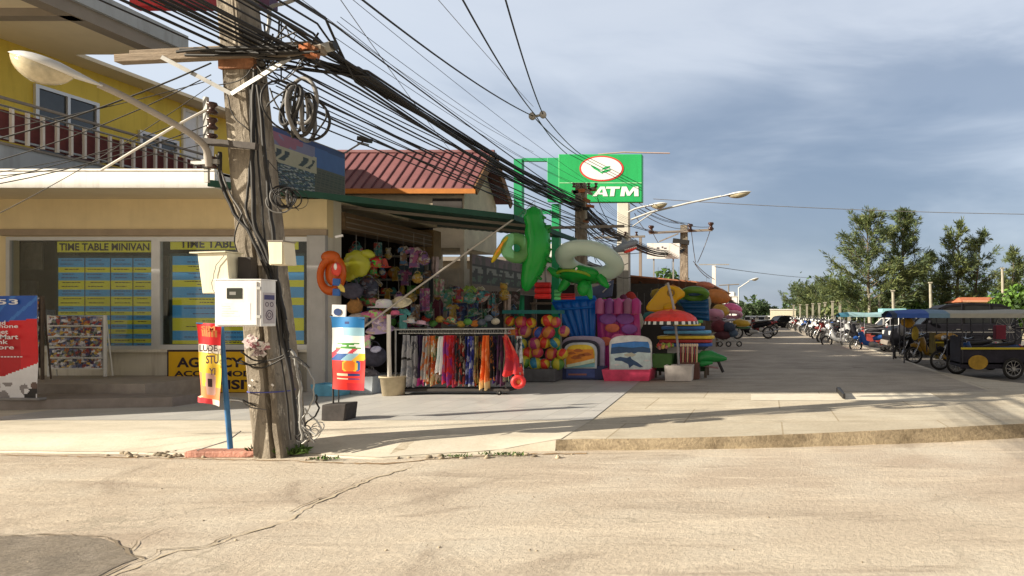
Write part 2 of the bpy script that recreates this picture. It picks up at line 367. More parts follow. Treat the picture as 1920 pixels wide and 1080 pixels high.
M_shade_pave = ground_mat('shade_toned_paving', (.44, .39, .32), (.34, .30, .25), (.50, .45, .37), s1=.2, s2=1.4, s3=22, speck=.4, streak=.2, blot=.3)  # grey darkened to stand in for shade along the street
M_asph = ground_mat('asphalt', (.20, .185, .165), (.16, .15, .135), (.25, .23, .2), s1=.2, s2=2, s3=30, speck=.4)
M_sand = ground_mat('sandy_ground', (.52, .44, .32), (.44, .38, .26), (.34, .36, .16), s1=.12, s2=.5, s3=8, speck=.4)
# ---------------------------------------------------------------- ground
PZ = .13
g = MB(); g.quad((-2500, -600, -.03), (2500, -600, -.03), (2500, 4000, -.03), (-2500, 4000, -.03), M_sand); struct(g, 'ground')
kpx = [(-900, 850), (0, 848), (250, 851), (450, 855), (570, 852), (640, 858), (720, 861), (850, 852), (980, 846), (1098, 843), (1200, 843), (1400, 840), (1600, 834), (1750, 829), (1920, 820)]
def edge_line():
    pts = [(-60, 8.0), (-30, 8.0)]
    for x, y in kpx: Y = 2080 / (y - CY); pts.append(((x - CX) * Y / F, Y))
    pts += [(4.6, 9.45), (6.0, 10.3), (7.0, 11.3), (7.3, 12.4), (6.6, 13.4)]
    return pts
KP = edge_line()
def kerb_y(X):
    for (a, b), (c, d) in zip(KP[:-4], KP[1:-4]):
        if a <= X <= c: return b + (d - b) * (X - a) / (c - a)
    return KP[-5][1]
g = MB()
def roadp(u, v):
    X = -60 + u * 85; Y = -25 + v * 36
    return (X, Y, 0)
g.grid(roadp, 4, 4, M_road); struct(g, 'side_road')
# pavement: outline follows the kerb
def smooth(v): v = max(0, min(1, v)); return v * v * (3 - 2 * v)
g = MB(); XR = 4.4
def topz(X, Y):
    e = kerb_y(X) if X < 5 else 9.8
    extra = .05 * smooth((X + 2) / 5) * (1 - smooth((Y - e) / 3.5))
    ramp = 1.0
    if X < -2.32:                        # left of the kerb the apron slopes to the road
        k = smooth((X + 9) / 3) if X < -6 else 1
        d = (Y - e) / .55; ramp = smooth(d) * .86 + .14 if d < 1 else 1
        w = smooth((X + 3.3) / .95); ramp = ramp * (1 - w) + w
    return PZ * ramp + extra
xs = [-60, -40, -30, -24, -20, -17] + [-15 + i * .25 for i in range(0, 81)] + [5.3, 5.7, 6.2, 6.6]
xs = [x for x in xs if x <= 5.0]
offs = [0, .05, .12, .2, .3, .42, .56, .8, 1.2, 1.8, 2.6, 3.6]
V = []
for x in xs:
    e = kerb_y(x) + .02 * noisef(x * 3, 2) * (1 if x < -2.3 else .35)
    for o in offs: V.append((x, e + o, topz(x, e + o)))
    V.append((x, 13.6, PZ))
n = len(offs) + 1
g.add(V, [(i * n + j, (i + 1) * n + j, (i + 1) * n + j + 1, i * n + j + 1) for i in range(len(xs) - 1) for j in range(n - 1)], M_pave, True)
# bulge past the right of the picture and the strip along the main street
e5 = [(5.0, kerb_y(5.0)), (6.0, 10.3), (7.0, 11.3), (7.3, 12.4), (6.6, 13.6)]
g.add([(5.0, 13.6, PZ), (5.0, 9.9, topz(4.99, 9.9))] + [(a, b, PZ + .05) for a, b in e5[1:-1]] + [(6.6, 13.6, PZ)], [(0, 1, 2, 3, 4, 5)], M_pave)
g.add([(-60, 13.6, PZ), (XR, 13.6, PZ), (XR, 420, PZ), (-60, 420, PZ)], [(0, 1, 2, 3)], M_pave)
g.add([(XR, 13.6, PZ), (6.6, 13.6, PZ), (5.6, 14.6, PZ), (4.9, 16, PZ), (XR, 18, PZ)], [(0, 1, 2, 3, 4)], M_pave)
# kerb faces
fx = [x for x in xs if x >= -2.51]
V = []
for x in fx:
    e = kerb_y(x) + .02 * noisef(x * 3, 2) * .35; zt = topz(x, e)
    V += [(x, e - .04 - .022 * noisef(x * 9, 5), -.01), (x, e - .02 - .012 * noisef(x * 17, 3), zt - .035), (x, e - .004, zt - .008), (x, e, zt)]
g.add(V, [(i * 4 + j, (i + 1) * 4 + j, (i + 1) * 4 + j + 1, i * 4 + j + 1) for i in range(len(fx) - 1) for j in range(3)], M_kerb, True)
lx = [x for x in xs if x <= -2.3]; V = []
for x in lx:
    e = kerb_y(x) + .02 * noisef(x * 3, 2); V += [(x, e - .03 - .02 * noisef(x * 9, 1), -.01), (x, e, topz(x, e))]
g.add(V, [(i * 2, (i + 1) * 2, (i + 1) * 2 + 1, i * 2 + 1) for i in range(len(lx) - 1)], M_apron, True)
ed = [(4.99, kerb_y(5.0) - .02), (6.0, 10.3), (7.0, 11.3), (7.3, 12.4), (6.6, 13.6), (5.6, 14.6), (4.9, 16), (XR, 18), (XR, 420)]
V = []
for a, b in ed: V += [(a + .02, b, -.01), (a, b, PZ + (.07 if b < 12.5 else 0))]
g.add(V, [(i * 2, i * 2 + 2, i * 2 + 3, i * 2 + 1) for i in range(len(ed) - 1)], M_kerb)
struct(g, 'pavement')
# kerb stone line, pale, along the main street
g = MB(); g.box(XR - .13, XR + .012, 18, 300, 0, PZ + .006, mat('kerb_stone', (.5, .46, .38), var=.25, scale=3)); struct(g, 'street_kerb')
# the shopfront apron: cement to the left, grey tile further in
def aproner(x0, x1, y0f, y1, m, name, dz):
    g = MB(); X = []; x = x0
    while x < x1: X.append(x); x += .3
    X.append(x1); V = []; oo = [0, .1, .2, .3, .42, .56, .8, 1.2]
    for x in X:
        s = y0f(x); ys = [s + o for o in oo if s + o < y1 - .1]; ys = (ys + [y1] * 9)[:9]
        for yy in ys: V.append((x, yy, topz(x, yy) + dz))
    g.add(V, [(i * 9 + j, (i + 1) * 9 + j, (i + 1) * 9 + j + 1, i * 9 + j + 1) for i in range(len(X) - 1) for j in range(8)], m, True)
    return struct(g, name)
aproner(-40, -2.45, lambda x: kerb_y(x) + .02 * noisef(x * 3, 2) + .002, 9.75, M_apron, 'cement_apron', .004)
g = MB(); g.add([(-11, 9.62, PZ + .008), (-2.45, 9.62, PZ + .008), (-2.85, 15.8, PZ + .008), (-3.3, 24, PZ + .008), (-14, 24, PZ + .008), (-14, 13.2, PZ + .008), (-11, 13.2, PZ + .008)], [(0, 1, 2, 3, 4, 5, 6)], M_tile); struct(g, 'shop_floor')
g = MB(); g.add([(-40, 9.7, PZ + .008), (-11, 9.62, PZ + .0085), (-11, 13.2, PZ + .0085), (-40, 13.2, PZ + .008)], [(0, 1, 2, 3)], M_apron); struct(g, 'terrace')
g = MB(); g.add([(-3.4, 13.25, PZ + .003), (4.25, 13.25, PZ + .003), (4.25, 420, PZ + .003), (-3.4, 420, PZ + .003)], [(0, 1, 2, 3)], M_shade_pave); struct(g, 'street_shade_sheet')  # darker overlay: the street's shade put into the paving colour
# pale slabs set in the pavement
Mslab = mat('pale_slab', (.66, .61, .5), var=.12, scale=4, rough=.9)
def slab(p, name='paving_slab'):
    g = MB(); q = []
    for x, y in p: Y = (H - PZ) * F / (y - CY); q.append(((x - CX) * Y / F, Y, PZ + .005))
    g.add(q, [tuple(range(len(q)))], Mslab); struct(g, name)
slab([(1408, 751), (1770, 752), (1745, 738), (1408, 739)])
Msl = ground_mat('joint_grime', (.3, .24, .16), (.36, .29, .2), (.4, .33, .24), s2=9)
# main street
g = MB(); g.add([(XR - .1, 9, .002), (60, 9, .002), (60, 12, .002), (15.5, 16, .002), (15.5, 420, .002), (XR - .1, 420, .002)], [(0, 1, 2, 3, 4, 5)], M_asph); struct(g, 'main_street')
g = MB(); g.add([(15.5, 16, -.005), (60, 12, -.005), (90, 420, -.005), (15.5, 420, -.005)], [(0, 1, 2, 3)], M_sand); struct(g, 'beach_verge')
# road repairs: an old tar patch and the seam that runs from it to the kerb
def groundpt(x, y, z=0.0): Y = (H - z) * F / (y - CY); return Vector(((x - CX) * Y / F, Y, z))
pp = [(-160, 1030), (-60, 1008), (0, 1005), (70, 1006), (130, 1003), (190, 1009), (225, 1022), (240, 1038), (258, 1047), (232, 1056), (210, 1066), (175, 1085), (120, 1110), (40, 1150), (-200, 1180)]
g = MB(); q = [groundpt(x, y, .004) for x, y in pp]; g.add(q, [tuple(range(len(q)))], M_patch); struct(g, 'tar_patch')
def strip(pxs, w, name, m, z=.006, seed=1):
    rnd = random.Random(seed); P = []
    for (a, b), (c, d) in zip(pxs, pxs[1:]):
        A, B = groundpt(a, b, z), groundpt(c, d, z); n = max(3, int((B - A).length / .07))
        for i in range(n): P.append(A.lerp(B, i / n) + Vector((rnd.uniform(-.02, .02), rnd.uniform(-.02, .02), 0)))
    P.append(groundpt(*pxs[-1], z)); V = []
    for i, p in enumerate(P):
        t = (P[min(i + 1, len(P) - 1)] - P[max(i - 1, 0)]); t.z = 0; t.normalize(); nn = Vector((-t.y, t.x, 0)); ww = w * rnd.uniform(.15, 1.2)
        V += [p + nn * ww, p - nn * ww * rnd.uniform(.2, 1)]
    g = MB(); g.add(V, [(i * 2, i * 2 + 1, i * 2 + 3, i * 2 + 2) for i in range(len(P) - 1)], m)
    return struct(g, name)
Mcr = mat('crack_dirt', (.22, .18, .13), var=.3, scale=8, rough=1)
Mcl = mat('seam_mortar', (.50, .43, .32), var=.15, scale=8, rough=1)
strip([(-160, 1028), (0, 1004), (130, 1001), (195, 1008), (228, 1022), (243, 1038), (262, 1049), (230, 1058), (178, 1086)], .013, 'patch_edge', Mcr, .007, 3)
strip([(190, 1090), (262, 1058), (330, 1034), (390, 1026), (430, 1008), (500, 988), (545, 972), (580, 950), (640, 922), (700, 897), (770, 876)], .020, 'road_seam', Mcl, .006, 4)
strip([(262, 1054), (300, 1030), (390, 1022), (425, 1006), (470, 992)], .010, 'road_crack', Mcr, .009, 5)
strip([(540, 960), (580, 943), (640, 917), (700, 893)], .011, 'road_crack', Mcr, .009, 6)
strip([(250, 1030), (262, 1012), (300, 992), (360, 985)], .007, 'road_crack', Mcr, .009, 7)
# grime that collects where the apron meets the road
Mgr = mat('gutter_dirt', (.30, .20, .11), var=.35, scale=6, rough=1)
strip([(560, 866), (640, 868), (720, 870), (800, 862), (900, 855), (1000, 851), (1100, 850)], .035, 'gutter_dirt', Mgr, .005, 8)
strip([(0, 853), (120, 855), (250, 858), (450, 862), (560, 864)], .022, 'gutter_dirt', Mgr, .005, 9)
rn = random.Random(11)
Mst = mat('loose_stone', (.36, .3, .22), var=.4, scale=20, rough=1, island=.4)
g = MB()
for i in range(110):
    if i < 55: x = rn.gauss(320, 50); y = 853 + rn.uniform(-3, 5)
    elif i < 80: x = rn.uniform(560, 1100); y = 862 + rn.uniform(-6, 3) - (x - 560) * .012
    else: x = rn.uniform(0, 1900); y = rn.uniform(880, 1060)
    p = groundpt(x, y, 0); s = rn.uniform(.008, .035) if i < 80 else rn.uniform(.004, .010)
    g.ell(p + Vector((0, 0, s * .3)), (s * 1.3, s, s * .7), Mst, Euler((0, 0, rn.uniform(0, 3))).to_matrix(), 6, 4, rough=.3)
o = g.build('gravel'); o['kind'] = 'stuff'; tag(o, 'loose stones and rubble along the kerb and on the road', None)
# fallen red kerb block
g = MB(); p = groundpt(348, 858); p2 = groundpt(486, 856)
g.obox((p + p2) / 2 + Vector((0, .06, .035)), ((p2 - p).length, .2, .07), mat('red_painted_concrete', (.42, .2, .15), var=.35, scale=6, bump=.6), (0, 0, .02))
tag(g.build('kerb_block', bevel=.012), 'faded red concrete block lying in front of the big pole', 'kerb block')
# weeds at the pole foot and along the apron edge
Mgrass = mat('weed_blade', (.08, .15, .03), var=.4, scale=5, island=.45, rough=.7)
def weeds(cx, cy, spread, n, h, label, name='weed_clump'):
    g = MB(); c = groundpt(cx, cy, .02)
    for i in range(n):
        a = rn.uniform(0, 2 * PI); r = rn.random() ** .7 * spread; b = c + Vector((math.cos(a) * r * 1.8, math.sin(a) * r * .6, 0))
        d = Vector((rn.gauss(0, .6), rn.gauss(0, .6), rn.uniform(.5, 1.2))).normalized(); l = h * rn.uniform(.4, 1.1); s = d.cross(Vector((0, 0, 1))); s = (s.normalized() if s.length > .01 else Vector((1, 0, 0))) * rn.uniform(.004, .009)
        m = b + d * l * .55; t = b + d * l + Vector((0, 0, -l * .25))
        g.add([b - s, b + s, m + s * .8, t, m - s * .8], [(0, 1, 2, 3, 4)], Mgrass)
    tag(g.build(name), label, 'weeds')
weeds(525, 850, .19, 420, .17, 'green weeds growing at the foot of the big pole')
weeds(610, 860, .10, 50, .06, 'small weeds between the big pole and the apron edge')
weeds(945, 852, .16, 90, .06, 'short grass tuft at the apron edge below the sarong rack')
weeds(860, 856, .10, 50, .05, 'sparse grass tuft at the apron edge left of the larger tuft')
SHADE_ROOF_Y = 1.0
# ---------------------------------------------------------------- corner building (travel agency)
YW, XS = 13.2, -8.4
M_wall = mat('beige_plaster', (.78, .65, .40), var=.08, scale=1.5, rough=.85, bump=.15, stain=.1)
M_low = mat('cream_plaster', (.74, .70, .60), var=.08, scale=1.5, rough=.85, bump=.15, stain=.4)
M_yel = mat('yellow_plaster', (.72, .55, .09), var=.07, scale=1.2, rough=.8, bump=.12, stain=.3)
M_soff = mat('soffit_board', (.74, .65, .48), var=.05, scale=2)
M_wht = mat('white_painted_fascia', (.80, .80, .78), var=.05, scale=3, rough=.6, stain=.4)
M_grey = mat('grey_blue_paint', (.36, .39, .42), var=.08, scale=2, stain=.4)
M_gbr = mat('grey_brown_beam', (.24, .21, .18), var=.12, scale=2)
M_alu = mat('aluminium_frame', (.62, .63, .64), var=.05, rough=.4, metal=.3)
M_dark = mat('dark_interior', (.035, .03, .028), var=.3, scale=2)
M_brn = mat('brown_shutter', (.16, .105, .06), var=.2, scale=3, stretch=(1, 1, 6))
M_conc = mat('grey_concrete', (.36, .34, .31), var=.18, scale=3, bump=.4)
M_mar = mat('maroon_board', (.13, .032, .03), var=.3, scale=4)
G1 = glass('window_glass', (.9, .93, .92), .10)
B = thing('corner_building', 'yellow and beige two storey travel agency building on the corner', 'building', (-12, YW, 0))
b = MB()
# front wall with a wide window opening  (opening x 15..583, y 447..655)
zt, zb_ = 3.08, .94
xl, xr = W(15, 0, YW).x, W(583, 0, YW).x
b.box(-30, xl, YW, YW + .2, 0, 3.8, M_wall)
b.box(xl, XS, YW, YW + .2, zt, 3.8, M_wall)
b.box(xl, xr, YW, YW + .2, 0, zb_, M_low)
b.box(xr, XS, YW, YW + .2, 0, zt, M_low)
b.box(XS - .2, XS, YW + .2, YW + .45, 0, 3.8, M_low)
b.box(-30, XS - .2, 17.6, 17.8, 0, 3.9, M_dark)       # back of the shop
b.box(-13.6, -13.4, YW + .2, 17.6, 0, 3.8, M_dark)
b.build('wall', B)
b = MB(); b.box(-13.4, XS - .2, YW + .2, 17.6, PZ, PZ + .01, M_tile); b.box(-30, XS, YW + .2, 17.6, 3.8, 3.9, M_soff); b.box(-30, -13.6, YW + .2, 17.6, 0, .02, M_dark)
b.build('floor', B)
# brown shutter boxes over the open side
b = MB(); b.box(XS - .35, XS + .06, YW + .46, 17.55, 3.28, 3.62, M_brn)
for i in range(3): b.box(XS + .06, XS + .075, YW + .5, 17.5, 3.32 + i * .1, 3.34 + i * .1, M_gbr)
b.box(XS - .3, XS + .1, 17.2, 17.6, 3.0, 3.7, mat('timber_block', (.3, .2, .1), var=.2)); b.build('shutter_box', B)
# door posts / column at the corner
b = MB(); b.box(XS - .32, XS + .03, YW - .10, YW - .003, PZ, 3.1, mat('grey_column', (.44, .44, .44), var=.08, stain=.4)); b.build('column', B, bevel=.01)
b = MB(); b.box(xl - .1, XS + .03, YW - .06, YW - .003, 3.10, 3.22, mat('brown_trim', (.34, .27, .2), var=.1)); b.build('lintel', B)
# canopy: flat soffit with white fascia
YC = 11.9
b = MB(); b.box(-30, -9.5, YC + .06, YW, 3.8, 3.86, M_soff); b.box(-30, -9.5, YC + .06, 17.6, 4.02, 4.06, M_grey); b.build('canopy_soffit', B)
b = MB(); b.box(-30, -9.5, YC, YC + .055, 3.78, 4.07, M_wht); b.box(-9.555, -9.5, YC + .055, 17.6, 3.78, 4.07, M_wht); b.box(-30, -9.49, YC - .02, YC + .07, 4.07, 4.10, M_wht); b.build('canopy_fascia', B)
# shop windows
def frame(x0, x1, y, z0, z1, w=.07, nm='window'):
    f = MB()
    f.box(x0, x1, y - .04, y + .03, z1 - w, z1, M_alu); f.box(x0, x1, y - .04, y + .03, z0, z0 + w, M_alu)
    f.box(x0, x0 + w, y - .04, y + .03, z0 + w, z1 - w, M_alu); f.box(x1 - w, x1, y - .04, y + .03, z0 + w, z1 - w, M_alu)
    o = f.build('shop_window', B)
    p = MB(); p.box(x0 + w, x1 - w, y - .004, y + .004, z0 + w, z1 - w, G1); p.build('pane', o); return o
xm = W(294, 0, YW).x
frame(xl, xm, YW, zb_, zt); frame(xm + .002, xr + .06, YW, zb_, zt, .09)
b = MB(); b.box(xl - .1, xr + .12, YW - .09, YW - .002, zb_ - .05, zb_, M_low); b.build('window_sill', B)
# upper storey, its side wall faces the main street
XW2, XB = -15.0, -13.5
b = MB(); b.box(XW2 - .2, XW2, 12.0, 19.6, 4.062, 7.0, M_yel); b.box(-32, XW2 - .2, 12.0, 12.2, 4.062, 7.0, M_yel); b.box(-32, XW2 - .2, 19.4, 19.6, 0, 7.0, M_yel); b.build('upper_wall', B)
b = MB(); b.box(XW2, XB, 12.0, 17.0, 4.101, 4.6, M_grey); b.box(XW2, XB + .04, 11.97, 17.04, 4.6, 4.64, M_gbr); b.build('balcony_slab', B)
b = MB(); b.box(-32, -12.25, 9.6, 14.4, 7.0, 7.08, M_soff); b.box(-32, XW2 + .6, 14.4, 19.6, 7.0, 7.08, M_soff)
for yy in (9.8, 12.2): b.box(-32, -12.25, yy, yy + .22, 6.86, 7.0, M_gbr)
b.build('roof_soffit', B)
b = MB(); b.box(-12.5, -12.2, 9.6, 14.4, 6.86, 7.1, M_gbr); b.box(-12.28, -12.12, 9.6, 14.5, 7.1, 7.42, M_grey); b.box(-32, -12.28, 14.4, 14.5, 7.08, 7.42, M_grey); b.box(-32, -12.2, 9.5, 9.6, 6.86, 7.42, M_grey); b.box(-32, -12.28, 9.6, 14.4, 7.3, 7.36, M_grey); b.build('roof_edge', B)
def side_window(y0, y1, z0, z1, nm='upper_window', white=False):
    f = MB(); w = .07; x = XW2
    for a in ((y0, y1, z0, z0 + w), (y0, y1, z1 - w, z1), (y0, y0 + w, z0 + w, z1 - w), (y1 - w, y1, z0 + w, z1 - w), ((y0 + y1) / 2 - .03, (y0 + y1) / 2 + .03, z0 + w, z1 - w)): f.box(x + .003, x + .06, *a, M_alu if not white else M_wht)
    o = f.build(nm, B)
    p = MB(); p.box(x + .006, x + .02, y0 + w, y1 - w, z0 + w, z1 - w, mat('dark_pane', (.05, .06, .07), rough=.08, var=.3, scale=1) if not white else mat('white_curtain', (.75, .78, .82), var=.06, rough=.5)); p.build('pane', o)
side_window(14.15, 15.5, 4.9, 6.32); side_window(16.5, 17.6, 4.9, 6.0); side_window(17.72, 18.7, 4.6, 6.9, 'balcony_door', True)
# balcony railing
b = MB()
b.tube([(XB + .03, 12, 5.42), (XB + .03, 17, 5.42)], .03, M_gbr); b.tube([(XB + .03, 12, 5.28), (XB + .03, 17, 5.28)], .022, M_grey); b.tube([(XB + .03, 12, 4.72), (XB + .03, 17, 4.72)], .022, M_grey); rl = b.build('balcony_rail', B)
Mbp = mat('pale_baluster', (.66, .62, .56), var=.1)
yy = 12.02
while yy < 16.95:
    m = MB(); m.box(XB + .055, XB + .105, yy, yy + .042, 4.66, 5.27, Mbp); m.build('baluster', B)
    m = MB(); m.box(XB - .02, XB + .005, yy - .13, yy + .10, 4.68, 5.22, M_mar); m.build('railing_board', B)
    yy += .262
# ledge, dark sign and parapet glimpsed at the very top
b = MB(); b.box(-10.5, -8.2, 11.4, 11.6, 6.68, 7.5, cells('red_blue_banner', [lin((120, 20, 40)), lin((60, 20, 60)), lin((170, 30, 40)), lin((30, 30, 80))], (1.2, 1, 3)))
b.box(-12.12, -10.5, 11.45, 11.5, 7.3, 7.36, M_gbr)
tag(b.build('roof_banner'), 'dark red and blue banner hung at the roof edge above the cables', 'banner')
# added box and roof slabs, out of view, shaped to shade the street
b = MB(); b.box(-34, -16.5, 9.7, 12.0, 7.42, 12.5, M_yel); b.box(-26.4, -15, SHADE_ROOF_Y, 12.4, 12.5, 12.7, M_grey); b.box(-36, -26.4, SHADE_ROOF_Y, 3.3, 12.5, 12.7, M_grey); b.build('added_shade_roof', B)
b = MB(); b.box(-30, -16, 7.0, YC - .01, 0, 4.4, M_low); b.build('added_shade_wing', B)  # unseen wing added to throw shade on the floor at the left
# entrance steps
b = MB(); Mst1 = mat('dark_step_tile', (.27, .235, .215), var=.15, scale=6); Mst2 = mat('brown_step_tile', (.36, .32, .29), var=.15, scale=6)
b.box(-30, -10.33, 11.5, YW - .1, PZ, .45, Mst2); b.build('entrance_steps')
st = COL.objects['entrance_steps']; tag(st, 'two dark tiled steps up to the agency door at the left', 'steps')
b = MB(); b.prism([(-30, 10.3, PZ), (-13.2, 10.3, PZ), (-9.45, 11.0, PZ), (-9.45, 11.5, PZ), (-30, 11.5, PZ)], (0, 0, .16), Mst1); o = b.build('lower_step', st)
# ---------------------------------------------------------------- timetable posters inside the windows
Y_, Bl, Dk = mat('poster_yellow', (.85, .80, .05), var=.08, scale=1.5), mat('poster_blue', (.09, .42, .95), var=.1, scale=1.5), mat('poster_ink', (.03, .02, .03), var=.1)
Dg = mat('poster_dark_green', (.02, .05, .06), var=.2)
def timetable(x0, x1, xh0, xh1, xc0, xc1, ptop, hb, pt, pb, cols, txt, tx, rows, label, Y=YW + .035):
    t = thing('timetable_poster', label, 'poster', W((x0 + x1) / 2, 655, Y), 'timetable posters in the agency windows')
    z = lambda py: H + (CY - py) * Y / F; X = lambda px: (px - CX) * Y / F
    m = MB(); m.box(X(x0) - .02, X(x1) + .02, Y, Y + .01, z(pb) - .03, z(pt) + .05, Dg); m.build('backing', t)
    m = MB(); m.box(X(xh0), X(xh1), Y - .008, Y - .001, z(hb), z(ptop), Y_)
    m.text(txt, (X(tx[0]), Y - .011, z(hb - 3)), (X(tx[1]) - X(tx[0]), 0, 0), (0, 0, z(ptop + 3) - z(hb - 3)), Dk, .03); m.build('header', t)
    m = MB(); y = pt; k = 0; r = random.Random(3 + x0)
    for hgt in rows:
        if y >= pb - 1: break
        y2 = min(pb, y + hgt); m.box(X(xc0), X(xc1), Y - .006, Y - .001, z(y2), z(y), (Bl, Y_)[k % 2])
        nl = 1 if hgt < 11 else 2
        for q in range(nl):
            zz = z(y + (q + .62) * (y2 - y) / (nl + .3))
            for a, c in zip(cols, cols[1:]):
                if r.random() < .12 and nl == 1: continue
                w = (X(c) - X(a)); s = X(a) + w * r.uniform(.08, .25); e = X(a) + w * r.uniform(.55, .92); xx = s
                while xx < e:
                    d = r.uniform(.02, .07); m.box(xx, min(xx + d, e), Y - .0085, Y - .0065, zz, zz + .016, Dk if k % 2 else mat('poster_red_ink', (.05, .05, .2))); xx += d + .014
        y = y2; k += 1
    m.build('table_rows', t)
    m = MB()
    for c in cols[1:-1]: m.box(X(c) - .008, X(c) + .008, Y - .0095, Y - .0086, z(pb), z(pt), Dk)
    m.build('column_rules', t); return t
rws = [17, 10, 15, 17, 13, 18, 10, 7, 9, 8, 9, 9, 9, 8, 9, 9, 9, 9, 9]
timetable(108, 287, 108, 284, 110, 288, 453, 473, 484, 650, [110, 160, 208, 250, 288], 'TIME TABLE MINIVAN', (112, 281), rws, 'yellow and blue minivan timetable poster in the left shop window')
timetable(320, 570, 320, 560, 324, 570, 447, 468, 480, 645, [324, 570], 'TIME TABLE MINIVAN', (338, 545), [17, 13, 15, 13, 20, 14, 24, 24, 18, 12, 12], 'yellow and blue timetable poster behind the big pole, single column')
# dim things behind the glass
rn = random.Random(5)
for i, (px, py, w, h) in enumerate([(60, 480, 40, 50), (55, 540, 30, 28), (78, 600, 50, 40), (310, 500, 12, 40), (306, 570, 14, 60)]):
    p = W(px, py, YW + .5); s = (YW + .5) / F; m = MB()
    m.obox(p, (w * s, .03, h * s), mat('dim_notice_%d' % (i % 3), [(.2, .17, .14), (.12, .1, .1), (.1, .13, .2)][i % 3], var=.3, scale=9), (0, rn.uniform(-.06, .06), 0))
    tag(m.build('notice_sheet', bevel=.002), ['pale sheet hung highest at the left edge of the left window', 'small dark sheet below the pale one in the left window', 'wide sheet low at the left edge of the left window', 'narrow sheet high beside the mullion in the right window', 'narrow bluish sheet low beside the mullion in the right window'][i], 'notice')
# ---------------------------------------------------------------- yellow agency board on the floor
def board(name, label, cat, x0, x1, y0, y1, Y, face, edge, lean=.0, thick=.05):
    t = thing(name, label, cat, W((x0 + x1) / 2, y1, Y)); z = lambda py: H + (CY - py) * Y / F; X = lambda px: (px - CX) * Y / F
    m = MB(); m.box(X(x0), X(x1), Y, Y + thick, z(y1), z(y0), edge); m.build('panel', t, bevel=.006)
    m = MB(); e = .035; m.box(X(x0) + e, X(x1) - e, Y - .004, Y - .0005, z(y1) + e, z(y0) - e, face)
    return t, m, X, z
t, m, X, z = board('agency_board', 'yellow board lettered agency accommodation leaning below the window behind the pole', 'sign board', 313, 556, 656, 739, 12.95, mat('board_yellow', (.72, .42, .01), var=.05), Dk)
for s, a, c, y0, y1 in (('AGENCY', 332, 456, 670, 689), ('ACCOMMODATION', 327, 548, 695, 706), ('TRANSIT', 337, 482, 712, 730)):
    m.text(s, (X(a), 12.943, z(y1)), (X(c) - X(a), 0, 0), (0, 0, z(y0) - z(y1)), Dk, .035)
m.build('lettering_face', t)
# ---------------------------------------------------------------- brochure stands
Mbro = cells('brochure_print', [lin(c) for c in ((190, 190, 200), (70, 80, 120), (150, 60, 60), (110, 120, 160), (200, 170, 90), (60, 70, 70), (160, 150, 150), (220, 220, 225), (90, 60, 80), (180, 110, 50), (50, 60, 100), (130, 140, 120))], (17, 17, 25), rough=.4, noise=.3)
def brochure_stand(name, label, px0, px1, pt, pb, pf, Y, darkm=None):
    z = lambda py: H + (CY - py) * Y / F; X = lambda px: (px - CX) * Y / F
    t = thing(name, label, 'brochure stand', (X((px0 + px1) / 2), Y, z(pf)), 'brochure stands')
    w = mat('stand_white', (.7, .7, .68), var=.06) if not darkm else darkm
    for xx in (X(px0), X(px1) - .04):
        m = MB(); m.box(xx, xx + .035, Y, Y + .035, z(pf), z(pt) + .01, w); m.build('leg', t)
        m = MB(); m.tube([(xx + .017, Y + .03, z(pt)), (xx + .017, Y + .16, z(pf))], .012, w, 6); m.build('rear_strut', t)
    m = MB(); m.box(X(px0) + .036, X(px1) - .041, Y + .012, Y + .03, z(pb), z(pt), w); m.build('back_panel', t)
    n = 5
    for i in range(n):
        za = z(pb) + (z(pt) - z(pb)) * i / n; hh = (z(pt) - z(pb)) / n
        m = MB(); m.box(X(px0) + .037, X(px1) - .042, Y - .035, Y - .028, za, za + hh * .12, w); m.box(X(px0) + .037, X(px1) - .042, Y - .028, Y + .01, za, za + .01, w); o = m.build('shelf', t)
        m = MB(); k = 9; ww = (X(px1) - X(px0) - .09) / k
        for j in range(k):
            a = X(px0) + .042 + j * ww; dz = random.uniform(-.02, .01)
            m.add([(a, Y - .024, za + .012), (a + ww * .93, Y - .024, za + .012), (a + ww * .97, Y - .006, za + hh * 1.0 + dz), (a, Y - .006, za + hh * 1.0 + dz)], [(0, 1, 2, 3)], Mbro)
        m.build('leaflets', t)
brochure_stand('brochure_stand', 'white legged rack full of colourful leaflets standing on the steps', 88, 198, 592, 692, 706, 12.4)
brochure_stand('brochure_stand', 'narrow dark leaflet rack half hidden behind the red banner', 52, 80, 556, 690, 712, 11.8, mat('dark_rack', (.12, .09, .07), var=.2))
